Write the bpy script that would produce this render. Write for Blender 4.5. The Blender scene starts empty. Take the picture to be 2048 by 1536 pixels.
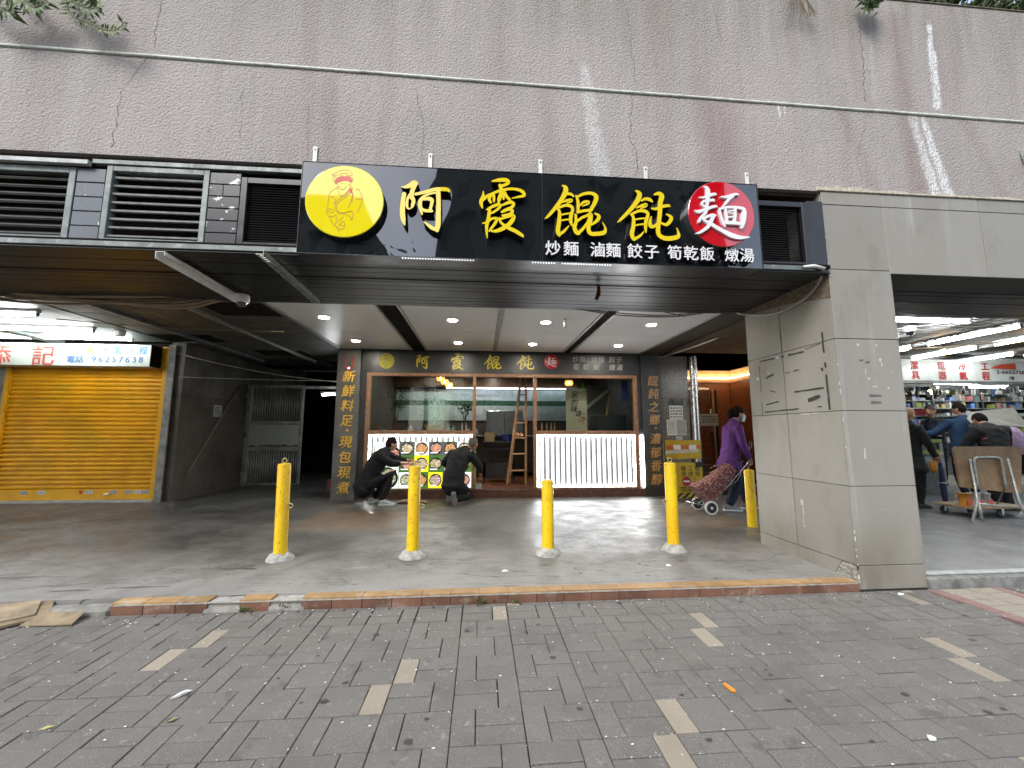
import bpy, bmesh, math, random
from math import radians, sin, cos, pi, sqrt, atan2
from mathutils import Vector, Matrix, Quaternion, noise

random.seed(7)
SC = bpy.context.scene
COL = SC.collection

# ------------------------------------------------------------------ camera
YAW, PITCH, ROLL, EYE = radians(4.5), radians(6.97), radians(0.06), 1.29
_f = Vector((sin(YAW) * cos(PITCH), cos(YAW) * cos(PITCH), sin(PITCH)))
_r0 = Vector((cos(YAW), -sin(YAW), 0))
_u0 = _r0.cross(_f)
_r = _r0 * cos(ROLL) + _u0 * sin(ROLL)
_u = _u0 * cos(ROLL) - _r0 * sin(ROLL)
cam = bpy.data.cameras.new('camera')
cam.sensor_width = 36.0
cam.lens = 36.0 * 800 / 2048
cam.clip_start, cam.clip_end = 0.05, 500
camo = bpy.data.objects.new('camera', cam)
camo.matrix_world = Matrix(((_r.x, _u.x, -_f.x, 0), (_r.y, _u.y, -_f.y, 0), (_r.z, _u.z, -_f.z, EYE), (0, 0, 0, 1)))
COL.objects.link(camo)
SC.camera = camo

# ------------------------------------------------------------------ sky, sun, exposure
SUN_EL, SUN_ROT = radians(45), radians(216)
W = bpy.data.worlds.new('World')
SC.world = W
W.use_nodes = True
wn = W.node_tree
wn.nodes.clear()
wo = wn.nodes.new('ShaderNodeOutputWorld')
wb = wn.nodes.new('ShaderNodeBackground')
wh = wn.nodes.new('ShaderNodeHueSaturation')
wh.inputs['Saturation'].default_value = 0.6
sky = wn.nodes.new('ShaderNodeTexSky')
sky.sky_type = 'NISHITA'
sky.sun_disc = False
sky.sun_elevation = SUN_EL
sky.sun_rotation = SUN_ROT
sky.air_density, sky.dust_density, sky.ozone_density = 1.0, 1.0, 1.0
wb.inputs['Strength'].default_value = 0.15
wn.links.new(sky.outputs[0], wh.inputs['Color'])
wn.links.new(wh.outputs[0], wb.inputs['Color'])
wn.links.new(wb.outputs[0], wo.inputs['Surface'])

sl = bpy.data.lights.new('sun', 'SUN')
sl.energy = 1.25
sl.angle = radians(26)
sl.color = (1.0, 0.95, 0.88)
so = bpy.data.objects.new('sun', sl)
_sd = Vector((sin(SUN_ROT) * cos(SUN_EL), cos(SUN_ROT) * cos(SUN_EL), sin(SUN_EL)))
so.rotation_euler = _sd.to_track_quat('Z', 'Y').to_euler()
so.location = (0, -6, 12)
COL.objects.link(so)

VS = SC.view_settings
VS.view_transform = 'Standard'
VS.look = 'None'
VS.exposure = 1.38
VS.gamma = 1.0
VS.use_curve_mapping = False
SC.cycles.use_denoising = True
SC.cycles.max_bounces = 8
SC.cycles.diffuse_bounces = 4
SC.cycles.glossy_bounces = 4
SC.cycles.transparent_max_bounces = 12
SC.cycles.sample_clamp_indirect = 6.0
SC.cycles.caustics_reflective = False
SC.cycles.caustics_refractive = False

# ------------------------------------------------------------------ objects
def T(name, label, cat, loc=(0, 0, 0), rz=0.0, group=None):
    o = bpy.data.objects.new(name, None)
    COL.objects.link(o)
    o.location = loc
    o.rotation_euler = (0, 0, rz)
    o['label'] = label
    o['category'] = cat
    if group:
        o['group'] = group
    return o

def tag(o, label, cat, group=None):
    o['label'] = label
    o['category'] = cat
    if group:
        o['group'] = group
    return o

def struct(o):
    o['kind'] = 'structure'
    return o

def stuff(o):
    o['kind'] = 'stuff'
    return o

def obj(name, data, parent=None, loc=(0, 0, 0), rot=(0, 0, 0)):
    o = bpy.data.objects.new(name, data)
    COL.objects.link(o)
    o.location = loc
    o.rotation_euler = rot
    if parent is not None:
        o.parent = parent
    return o

def clone(root, label=None, loc=None, rz=None):
    r = root.copy()
    COL.objects.link(r)
    if label:
        r['label'] = label
    if loc is not None:
        r.location = loc
    if rz is not None:
        r.rotation_euler = (0, 0, rz)
    for ch in list(root.children):
        c = ch.copy()
        COL.objects.link(c)
        c.parent = r
        for g in list(ch.children):
            d = g.copy()
            COL.objects.link(d)
            d.parent = c
    return r

class MB:
    """collects simple shapes and links them as one mesh object"""
    def __init__(s):
        s.v, s.f = [], []

    def add(s, vs, fs):
        n = len(s.v)
        s.v += [tuple(p) for p in vs]
        s.f += [tuple(i + n for i in f) for f in fs]
        return s

    def box(s, x0, x1, y0, y1, z0, z1, b=0.0):
        if b <= 0:
            vs = [(x, y, z) for z in (z0, z1) for y in (y0, y1) for x in (x0, x1)]
            return s.add(vs, [(0, 2, 3, 1), (4, 5, 7, 6), (0, 1, 5, 4), (2, 6, 7, 3), (0, 4, 6, 2), (1, 3, 7, 5)])
        vs, idx = [], {}
        X, Y, Z = (x0, x1), (y0, y1), (z0, z1)
        sg = (1, -1)
        for i in (0, 1):
            for j in (0, 1):
                for k in (0, 1):
                    for a in range(3):
                        p = [X[i], Y[j], Z[k]]
                        for c, t in enumerate((i, j, k)):
                            if c != a:
                                p[c] += b * sg[t]
                        idx[i, j, k, a] = len(vs)
                        vs.append(tuple(p))
        fs = []
        for a in range(3):
            o1, o2 = (a + 1) % 3, (a + 2) % 3
            for t in (0, 1):
                q = []
                for (m, n) in ((0, 0), (1, 0), (1, 1), (0, 1)):
                    c = [0, 0, 0]
                    c[a], c[o1], c[o2] = t, m, n
                    q.append(idx[c[0], c[1], c[2], a])
                fs.append(tuple(q if t else q[::-1]))
            for m in (0, 1):
                for n in (0, 1):
                    c0, c1 = [0, 0, 0], [0, 0, 0]
                    c0[a], c1[a] = 0, 1
                    c0[o1] = c1[o1] = m
                    c0[o2] = c1[o2] = n
                    q = (idx[c0[0], c0[1], c0[2], o1], idx[c1[0], c1[1], c1[2], o1], idx[c1[0], c1[1], c1[2], o2], idx[c0[0], c0[1], c0[2], o2])
                    fs.append(q if m == n else q[::-1])
        for i in (0, 1):
            for j in (0, 1):
                for k in (0, 1):
                    q = [idx[i, j, k, a] for a in range(3)]
                    fs.append(tuple(q if (i + j + k) % 2 else q[::-1]))
        return s.add(vs, fs)

    def xf(s, m, start=0):
        for i in range(start, len(s.v)):
            s.v[i] = tuple(m @ Vector(s.v[i]))
        return s

    def tube(s, pts, rad, n=8, cap=True):
        pts = [Vector(p) for p in pts]
        if not isinstance(rad, (list, tuple)):
            rad = [rad] * len(pts)
        base = len(s.v)
        up = Vector((0, 0, 1))
        prev = None
        for i, p in enumerate(pts):
            t = (pts[min(i + 1, len(pts) - 1)] - pts[max(i - 1, 0)]).normalized()
            if prev is None:
                a = t.cross(up)
                if a.length < 0.05:
                    a = t.cross(Vector((1, 0, 0)))
                a.normalize()
            else:
                a = prev - t * prev.dot(t)
                if a.length < 1e-4:
                    a = t.cross(Vector((1, 0.3, 0)))
                a.normalize()
            prev = a
            b = t.cross(a)
            for k in range(n):
                w = 2 * pi * k / n
                s.v.append(tuple(p + (a * cos(w) + b * sin(w)) * rad[i]))
        for i in range(len(pts) - 1):
            for k in range(n):
                q = base + i * n
                s.f.append((q + k, q + (k + 1) % n, q + n + (k + 1) % n, q + n + k))
        if cap:
            s.f.append(tuple(base + k for k in range(n))[::-1])
            e = base + (len(pts) - 1) * n
            s.f.append(tuple(e + k for k in range(n)))
        return s

    def lathe(s, prof, n=24, c=(0, 0, 0), axis='z'):
        base = len(s.v)
        for r, z in prof:
            for k in range(n):
                w = 2 * pi * k / n
                p = (r * cos(w), r * sin(w), z)
                if axis == 'y':
                    p = (p[0], p[2], p[1])
                elif axis == 'x':
                    p = (p[2], p[0], p[1])
                s.v.append((p[0] + c[0], p[1] + c[1], p[2] + c[2]))
        for i in range(len(prof) - 1):
            for k in range(n):
                q = base + i * n
                s.f.append((q + k, q + (k + 1) % n, q + n + (k + 1) % n, q + n + k))
        closed = prof[0] == prof[-1]
        if prof[0][0] > 1e-5 and not closed:
            s.f.append(tuple(base + k for k in range(n))[::-1])
        if prof[-1][0] > 1e-5 and not closed:
            e = base + (len(prof) - 1) * n
            s.f.append(tuple(e + k for k in range(n)))
        return s

    def prism(s, poly, y0, y1):
        """polygon in x,z pushed from y0 to y1"""
        n = len(poly)
        vs = [(x, y0, z) for x, z in poly] + [(x, y1, z) for x, z in poly]
        fs = [tuple(range(n)), tuple(range(2 * n - 1, n - 1, -1))]
        for i in range(n):
            j = (i + 1) % n
            fs.append((i, i + n, j + n, j))
        return s.add(vs, fs)

    def ring(s, c, R, r, n=16, m=6, axis='y'):
        base = len(s.v)
        for i in range(n):
            w = 2 * pi * i / n
            for k in range(m):
                q = 2 * pi * k / m
                a, b, h = (R + r * cos(q)) * cos(w), (R + r * cos(q)) * sin(w), r * sin(q)
                p = (a, h, b) if axis == 'y' else ((h, a, b) if axis == 'x' else (a, b, h))
                s.v.append((c[0] + p[0], c[1] + p[1], c[2] + p[2]))
        for i in range(n):
            for k in range(m):
                s.f.append((base + i * m + k, base + ((i + 1) % n) * m + k, base + ((i + 1) % n) * m + (k + 1) % m, base + i * m + (k + 1) % m))
        return s

    def sph(s, c, r, n=12, m=8):
        if not isinstance(r, (tuple, list)):
            r = (r, r, r)
        base = len(s.v)
        for i in range(m + 1):
            t = pi * i / m
            for k in range(n):
                w = 2 * pi * k / n
                s.v.append((c[0] + r[0] * sin(t) * cos(w), c[1] + r[1] * sin(t) * sin(w), c[2] - r[2] * cos(t)))
        for i in range(m):
            for k in range(n):
                q = base + i * n
                s.f.append((q + k, q + (k + 1) % n, q + n + (k + 1) % n, q + n + k))
        return s

    def mesh(s, name, mat, smooth=False):
        me = bpy.data.meshes.new(name)
        me.from_pydata(s.v, [], s.f)
        bm = bmesh.new()
        bm.from_mesh(me)
        bmesh.ops.remove_doubles(bm, verts=bm.verts, dist=1e-6)
        bmesh.ops.recalc_face_normals(bm, faces=bm.faces)
        bm.to_mesh(me)
        bm.free()
        if mat is not None:
            me.materials.append(mat)
        if smooth:
            me.shade_smooth()
            if smooth != 'all':
                try:
                    me.set_sharp_from_angle(angle=radians(38))
                except Exception:
                    pass
        return me

    def build(s, name, mat, parent=None, smooth=False, loc=(0, 0, 0), rot=(0, 0, 0)):
        return obj(name, s.mesh(name, mat, smooth), parent, loc, rot)

def BX(*a, b=0.0):
    return MB().box(*a, b=b)

def spline(pts, n=6):
    """Catmull-Rom through points of any size"""
    out = []
    P = [pts[0]] + list(pts) + [pts[-1]]
    for i in range(1, len(P) - 2):
        for k in range(n):
            t = k / n
            out.append(tuple(0.5 * (2 * P[i][c] + (P[i + 1][c] - P[i - 1][c]) * t + (2 * P[i - 1][c] - 5 * P[i][c] + 4 * P[i + 1][c] - P[i + 2][c]) * t * t + (3 * P[i][c] - P[i - 1][c] - 3 * P[i + 1][c] + P[i + 2][c]) * t ** 3) for c in range(len(P[0]))))
    out.append(tuple(pts[-1]))
    return out

def sag(a, b, d, n=14):
    a, b = Vector(a), Vector(b)
    return [tuple(a.lerp(b, i / n) - Vector((0, 0, d * 4 * (i / n) * (1 - i / n)))) for i in range(n + 1)]

# ------------------------------------------------------------------ materials
class NT:
    def __init__(s, name):
        s.m = bpy.data.materials.new(name)
        s.m.use_nodes = True
        s.t = s.m.node_tree
        s.t.nodes.clear()
        s.out = s.t.nodes.new('ShaderNodeOutputMaterial')
        s._pos = None

    def n(s, kind, ins=None, **props):
        nd = s.t.nodes.new('ShaderNode' + kind)
        for k, v in props.items():
            setattr(nd, k, v)
        for k, v in (ins or {}).items():
            s.set(nd.inputs[k], v)
        return nd

    def set(s, sock, v):
        if isinstance(v, bpy.types.NodeSocket):
            s.t.links.new(v, sock)
        elif isinstance(v, bpy.types.Node):
            s.t.links.new(v.outputs[0], sock)
        else:
            if isinstance(v, (tuple, list)) and len(v) == 3 and sock.type == 'RGBA':
                v = (*v, 1)
            sock.default_value = v

    @property
    def pos(s):
        if s._pos is None:
            s._pos = s.n('NewGeometry').outputs['Position']
        return s._pos

    def vec(s, sx=1, sy=1, sz=1, off=(0, 0, 0)):
        return s.n('Mapping', {'Vector': s.pos, 'Scale': (sx, sy, sz), 'Location': off}).outputs[0]

    def noise(s, scale, detail=3, vec=None, rough=0.55, dist=0.0):
        return s.n('TexNoise', {'Vector': vec or s.pos, 'Scale': scale, 'Detail': detail, 'Roughness': rough, 'Distortion': dist}).outputs['Fac']

    def math(s, op, a, b=0.0, c=None, clamp=False):
        nd = s.n('Math', operation=op, use_clamp=clamp)
        s.set(nd.inputs[0], a)
        s.set(nd.inputs[1], b)
        if c is not None:
            s.set(nd.inputs[2], c)
        return nd.outputs[0]

    def rng(s, v, a, b, c=0.0, d=1.0, smooth=True):
        return s.n('MapRange', {'Value': v, 'From Min': a, 'From Max': b, 'To Min': c, 'To Max': d}, interpolation_type='SMOOTHSTEP' if smooth else 'LINEAR').outputs[0]

    def mix(s, fac, a, b, blend='MIX'):
        nd = s.n('Mix', data_type='RGBA', blend_type=blend)
        s.set(nd.inputs[0], fac)
        s.set(nd.inputs[6], a)
        s.set(nd.inputs[7], b)
        return nd.outputs[2]

    def xyz(s):
        o = s.n('SeparateXYZ', {'Vector': s.pos}).outputs
        return o[0], o[1], o[2]

    def bump(s, h, strength=0.3, dist=0.01, normal=None):
        ins = {'Height': h, 'Strength': strength, 'Distance': dist}
        if normal is not None:
            ins['Normal'] = normal
        return s.n('Bump', ins).outputs[0]

    def bsdf(s, color, rough=0.6, metal=0.0, spec=0.5, normal=None, **kw):
        ins = {'Base Color': color, 'Roughness': rough, 'Metallic': metal, 'Specular IOR Level': spec}
        if normal is not None:
            ins['Normal'] = normal
        ins.update(kw)
        p = s.n('BsdfPrincipled', ins)
        s.t.links.new(p.outputs[0], s.out.inputs[0])
        return s.m

def mat(name, col, rough=0.6, metal=0.0, var=0.12, scale=6.0, bump=0.0, bscale=60.0, spec=0.5, rnd=0.0, emit=0.0, ecol=None, coat=0.0, dirt=None, dscale=3.0, rv=0.07):
    N = NT(name)
    a = N.noise(scale, 4)
    c = N.mix(N.rng(a, 0.25, 0.75), tuple(x * (1 - var) for x in col), tuple(min(1, x * (1 + var)) for x in col))
    if dirt:
        d = N.noise(dscale, 6, rough=0.7)
        c = N.mix(N.rng(d, 0.52, 0.72), c, dirt)
    if rnd:
        r = N.n('ObjectInfo').outputs['Random']
        c = N.mix(1.0, c, N.n('CombineColor', {0: N.rng(r, 0, 1, 1 - rnd, 1 + rnd, False), 1: N.rng(r, 0, 1, 1 - rnd, 1 + rnd, False), 2: N.rng(r, 0, 1, 1 - rnd, 1 + rnd, False)}).outputs[0], 'MULTIPLY')
    nm = N.bump(N.noise(bscale, 3), bump, 0.004) if bump else None
    kw = {}
    if emit:
        kw = {'Emission Color': (*(ecol or col), 1), 'Emission Strength': emit}
    if coat:
        kw['Coat Weight'] = coat
    ro = N.rng(N.noise(scale * 2.3, 3), 0.3, 0.7, max(0.02, rough - rv), min(1, rough + rv))
    return N.bsdf(c, ro, metal, spec, nm, **kw)

def emitter(name, col, strength):
    N = NT(name)
    e = N.n('Emission', {'Color': col, 'Strength': strength})
    N.t.links.new(e.outputs[0], N.out.inputs[0])
    return N.m

def glass(name, tint=(0.86, 0.92, 0.9), refl=1.0):
    N = NT(name)
    fr = N.n('Fresnel', {'IOR': 1.5}).outputs[0]
    tr = N.n('BsdfTransparent', {'Color': (*tint, 1)})
    gl = N.n('BsdfGlossy', {'Roughness': 0.015, 'Color': (1, 1, 1, 1)})
    ms = N.n('MixShader')
    N.set(ms.inputs[0], N.math('MULTIPLY', fr, refl))
    N.t.links.new(tr.outputs[0], ms.inputs[1])
    N.t.links.new(gl.outputs[0], ms.inputs[2])
    N.t.links.new(ms.outputs[0], N.out.inputs[0])
    return N.m

M = {}
M['black'] = mat('black_paint', (0.02, 0.02, 0.022), 0.35)
M['void'] = mat('dark_cavity', (0.012, 0.01, 0.009), 0.9, spec=0.1)
M['grey_metal'] = mat('weathered_grey_frame', (0.16, 0.18, 0.175), 0.5, 0.3, var=0.3, dirt=(0.34, 0.36, 0.34), dscale=9)
M['slat_light'] = mat('pale_louver_slat', (0.36, 0.37, 0.36), 0.45, 0.2, var=0.25, scale=12)
M['slat_dark'] = mat('dark_louver_slat', (0.10, 0.105, 0.095), 0.5, 0.2, var=0.3)
M['slat_black'] = mat('black_louver_slat', (0.035, 0.038, 0.042), 0.35, 0.2)
M['white_paint'] = mat('white_paint', (0.72, 0.72, 0.7), 0.5, var=0.06, dirt=(0.5, 0.49, 0.45), dscale=8)
M['steel'] = mat('brushed_steel', (0.55, 0.56, 0.57), 0.28, 1.0, var=0.1)
M['galv'] = mat('galvanised_bar', (0.42, 0.43, 0.4), 0.45, 0.7, var=0.3, scale=20, dirt=(0.3, 0.27, 0.2), dscale=14)
M['cable_tan'] = mat('dusty_tan_cable', (0.27, 0.2, 0.13), 0.7, var=0.25)
M['cable_dark'] = mat('dark_cable', (0.05, 0.045, 0.04), 0.6)
M['cable_grey'] = mat('grey_conduit', (0.3, 0.29, 0.26), 0.6)
M['wood'] = mat('brown_wood_frame', (0.30, 0.155, 0.085), 0.45, var=0.25, scale=14)
M['ladder_wood'] = mat('ladder_wood', (0.42, 0.24, 0.12), 0.55, var=0.25, scale=18)
M['ply'] = mat('weathered_plywood', (0.26, 0.2, 0.125), 0.8, var=0.35, scale=10, bump=0.3, bscale=40, dirt=(0.2, 0.15, 0.1), dscale=5)
M['card'] = mat('brown_cardboard', (0.40, 0.26, 0.14), 0.85, var=0.15)
M['paper'] = mat('white_paper', (0.72, 0.72, 0.69), 0.8, var=0.04)
M['paper_grey'] = mat('grey_notice_paper', (0.5, 0.5, 0.5), 0.8, var=0.06)
M['ink'] = mat('black_ink', (0.03, 0.03, 0.03), 0.7)
M['red_ink'] = mat('red_ink', (0.55, 0.03, 0.02), 0.6)
M['gold'] = mat('gold_lettering', (0.85, 0.52, 0.08), 0.4, 0.1, var=0.15)
M['gold_dull'] = mat('dull_bronze_lettering', (0.5, 0.29, 0.13), 0.45, 0.1, var=0.15)
M['yellow_print'] = mat('yellow_lettering', (0.72, 0.6, 0.06), 0.45)
M['white_print'] = mat('white_lettering', (0.78, 0.8, 0.8), 0.45, var=0.03)
M['grey_print'] = mat('grey_lettering', (0.42, 0.42, 0.42), 0.5, var=0.05)
M['return_black'] = mat('letter_side_black', (0.01, 0.01, 0.01), 0.3)
M['tube'] = emitter('fluorescent_tube_glow', (0.93, 0.98, 1.0, 1), 34)
M['led'] = emitter('white_led_strip', (0.95, 0.98, 1.0, 1), 34)
M['led_soft'] = emitter('small_led_dots', (0.9, 0.95, 1.0, 1), 7)
M['spot'] = emitter('shop_spotlight_glow', (1.0, 0.93, 0.8, 1), 420)
M['led_dot'] = emitter('tiny_led_dots', (0.9, 0.95, 1.0, 1), 1.2)
M['downlight'] = emitter('downlight_lens_glow', (1.0, 0.93, 0.8, 1), 130)
M['warm_bulb'] = emitter('warm_bulb_glow', (1.0, 0.6, 0.2, 1), 22)
M['lens'] = mat('dark_camera_dome', (0.02, 0.02, 0.025), 0.08, coat=1.0)
M['rubber'] = mat('black_rubber', (0.025, 0.025, 0.025), 0.7)
M['white_rubber'] = mat('white_rubber', (0.7, 0.7, 0.66), 0.55)
M['glass'] = glass('shop_window_glass', (0.9, 0.95, 0.93), 0.55)

# the sheet-metal sign: gloss black with a slightly wavy surface
def sign_gloss(name, col, wav=0.1, rough=0.03, spec=0.5, coat=0.6):
    N = NT(name)
    h = N.noise(1.7, 1, N.vec(1, 1, 0.6), dist=0.5)
    nm = N.bump(h, wav, 0.05)
    return N.bsdf(col, rough, 0.0, spec, nm, **{'Coat Weight': coat, 'Coat Roughness': 0.02, 'Coat Normal': nm})

M['sign_black'] = sign_gloss('glossy_black_sign', (0.008, 0.010, 0.011), 0.22, 0.02, 0.9, 0.8)
M['sign_yellow'] = sign_gloss('glossy_yellow_acrylic', (0.78, 0.66, 0.005), 0.12, 0.04, 0.6, 1.0)
M['letter_yellow'] = sign_gloss('glossy_yellow_letter', (0.80, 0.61, 0.02), 0.15, 0.06, 0.6, 1.0)
M['sign_red'] = sign_gloss('glossy_red_acrylic', (0.52, 0.004, 0.012), 0.12, 0.03, 0.8, 1.0)
M['sign_white'] = sign_gloss('glossy_white_letter', (0.78, 0.78, 0.8), 0.2, 0.12, 0.4)

def plaster():
    N = NT('pinkish_roughcast_plaster')
    x, y, z = N.xyz()
    big = N.noise(1.1, 4)
    st = N.noise(3.0, 4, N.vec(1.2, 1, 0.14), dist=0.4)
    st2 = N.noise(5.0, 5, N.vec(1.6, 1, 0.1, (3, 0, 7)), rough=0.65)
    fine = N.noise(60, 2)
    c = N.mix(N.rng(big, 0.3, 0.7), (0.35, 0.328, 0.312), (0.405, 0.372, 0.355))
    c = N.mix(N.math('MULTIPLY', N.rng(st, 0.48, 0.72), 0.65), c, (0.325, 0.27, 0.262))
    c = N.mix(N.math('MULTIPLY', N.rng(st2, 0.5, 0.75), 0.6), c, (0.44, 0.415, 0.385))
    # grey-green grime that comes down from the parapet
    gr = N.math('MULTIPLY', N.rng(N.math('ADD', z, N.math('MULTIPLY', st, 1.3)), 5.0, 6.2), N.rng(st2, 0.25, 0.7))
    c = N.mix(N.math('MULTIPLY', gr, 0.85), c, (0.25, 0.24, 0.205))
    sp = N.noise(9, 5, N.vec(1, 1, 0.7, (9, 2, 1)), rough=0.7)
    c = N.mix(N.math('MULTIPLY', N.rng(sp, 0.6, 0.75), 0.45), c, (0.22, 0.205, 0.19))
    c = N.mix(N.rng(fine, 0.62, 0.3, 0, 0.35), c, (0.26, 0.235, 0.225))
    # lime run-off: (x at the top, x at the bottom, z top, z bottom, width top, width bottom, strength)
    runs = ((4.50, 4.47, 5.45, 4.47, 0.035, 0.055, 1.0), (4.17, 4.33, 4.42, 3.50, 0.05, 0.07, 1.0), (4.28, 4.47, 4.40, 3.50, 0.03, 0.075, 0.9),
            (0.91, 1.06, 4.70, 3.55, 0.05, 0.11, 0.42), (0.98, 1.03, 4.30, 3.5, 0.03, 0.05, 0.35), (2.81, 2.81, 4.44, 4.27, 0.014, 0.01, 1.0), (2.86, 2.865, 4.43, 4.3, 0.012, 0.008, 0.9), (3.86, 3.80, 5.6, 4.5, 0.02, 0.03, 0.12))
    grain = N.rng(N.noise(75, 3, N.vec(1, 1, 0.5)), 0.36, 0.56)
    wob = N.math('MULTIPLY', N.math('SUBTRACT', N.noise(5, 3), 0.5), 0.09)
    tot = None
    for xa, xb, za, zb, wa, wb2, k in runs:
        t = N.rng(z, za, zb, 0, 1, False)
        cx = N.math('MULTIPLY_ADD', t, xb - xa, xa)
        w = N.math('MULTIPLY_ADD', t, wb2 - wa, wa)
        d = N.math('DIVIDE', N.math('ABSOLUTE', N.math('SUBTRACT', N.math('ADD', x, wob), cx)), w)
        m = N.math('MULTIPLY', N.rng(d, 1.25, 0.35), N.math('MULTIPLY', N.rng(z, za + 0.04, za - 0.08), N.rng(z, zb - 0.03, zb + 0.03)))
        m = N.math('MULTIPLY', m, k)
        tot = m if tot is None else N.math('MAXIMUM', tot, m)
    lime = N.math('MULTIPLY', tot, N.math('MAXIMUM', grain, N.math('MULTIPLY', tot, 0.25)))
    c = N.mix(lime, c, (0.72, 0.74, 0.74))
    # wet brownish streaks below the joint on the right
    tot = None
    for xa, xb, za, zb, w in ((3.42, 3.72, 4.45, 3.55, 0.09), (4.75, 5.05, 4.42, 3.55, 0.10), (0.55, 0.62, 4.4, 3.5, 0.12), (-1.35, -1.3, 4.4, 3.5, 0.1), (2.15, 2.2, 4.4, 3.5, 0.2), (1.6, 1.62, 5.6, 4.5, 0.16), (4.1, 4.15, 5.55, 4.45, 0.18)):
        t = N.rng(z, za, zb, 0, 1, False)
        d = N.math('DIVIDE', N.math('ABSOLUTE', N.math('SUBTRACT', N.math('ADD', x, wob), N.math('MULTIPLY_ADD', t, xb - xa, xa))), w)
        m = N.math('MULTIPLY', N.rng(d, 1.2, 0.1), N.rng(z, za + 0.02, za - 0.05))
        tot = m if tot is None else N.math('MAXIMUM', tot, m)
    c = N.mix(N.math('MULTIPLY', N.math('MULTIPLY', tot, N.rng(st, 0.3, 0.65, 0.2, 1)), 0.5), c, (0.25, 0.195, 0.18))
    b1 = N.noise(70, 3, rough=0.55)
    b2 = N.n('TexVoronoi', {'Vector': N.pos, 'Scale': 58.0}, feature='SMOOTH_F1').outputs['Distance']
    h = N.math('ADD', N.math('MULTIPLY', b1, 0.7), N.math('MULTIPLY', b2, -0.9))
    nm = N.bump(h, 0.7, 0.011)
    return N.bsdf(c, 0.9, 0, 0.2, nm)
M['plaster'] = plaster()

def paver_mat(name, base, fleck, rnd=0.08):
    N = NT(name)
    r = N.n('ObjectInfo').outputs['Random']
    k = N.noise(1.3, 3)
    c = N.mix(N.rng(r, 0, 1, 0, 1, False), tuple(v * (1 - rnd) for v in base), tuple(v * (1 + rnd) for v in base))
    c = N.mix(N.math('MULTIPLY', N.rng(k, 0.35, 0.7), 0.5), c, (base[0] * 1.1, base[1] * 1.03, base[2] * 0.98))
    g = N.noise(330, 2)
    c = N.mix(N.rng(g, 0.58, 0.7, 0, 0.75), c, fleck)
    c = N.mix(N.rng(g, 0.42, 0.3, 0, 0.5), c, tuple(v * 0.45 for v in base))
    st = N.noise(5.5, 4, rough=0.6)
    c = N.mix(N.rng(st, 0.60, 0.7, 0, 0.5), c, tuple(v * 0.5 for v in base))
    st3 = N.noise(2.1, 5, rough=0.65)
    c = N.mix(N.rng(st3, 0.45, 0.7, 0, 0.4), c, tuple(v * 0.62 for v in base))
    du = N.noise(16, 4, rough=0.7)
    c = N.mix(N.rng(du, 0.58, 0.72, 0, 0.35), c, fleck)
    nm = N.bump(g, 0.45, 0.003)
    return N.bsdf(c, 0.85, 0, 0.3, nm)
M['paver'] = paver_mat('grey_concrete_paver', (0.152, 0.146, 0.134), (0.44, 0.42, 0.39))
M['paver_beige'] = paver_mat('beige_granite_paver', (0.30, 0.268, 0.212), (0.50, 0.45, 0.37))
M['paver_red'] = paver_mat('dusty_red_paver', (0.25, 0.155, 0.14), (0.4, 0.32, 0.30))
M['bedding'] = mat('dark_joint_sand', (0.06, 0.057, 0.052), 0.95, var=0.3, scale=30)
M['gum'] = mat('dark_gum_spot', (0.05, 0.05, 0.052), 0.7)

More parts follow.
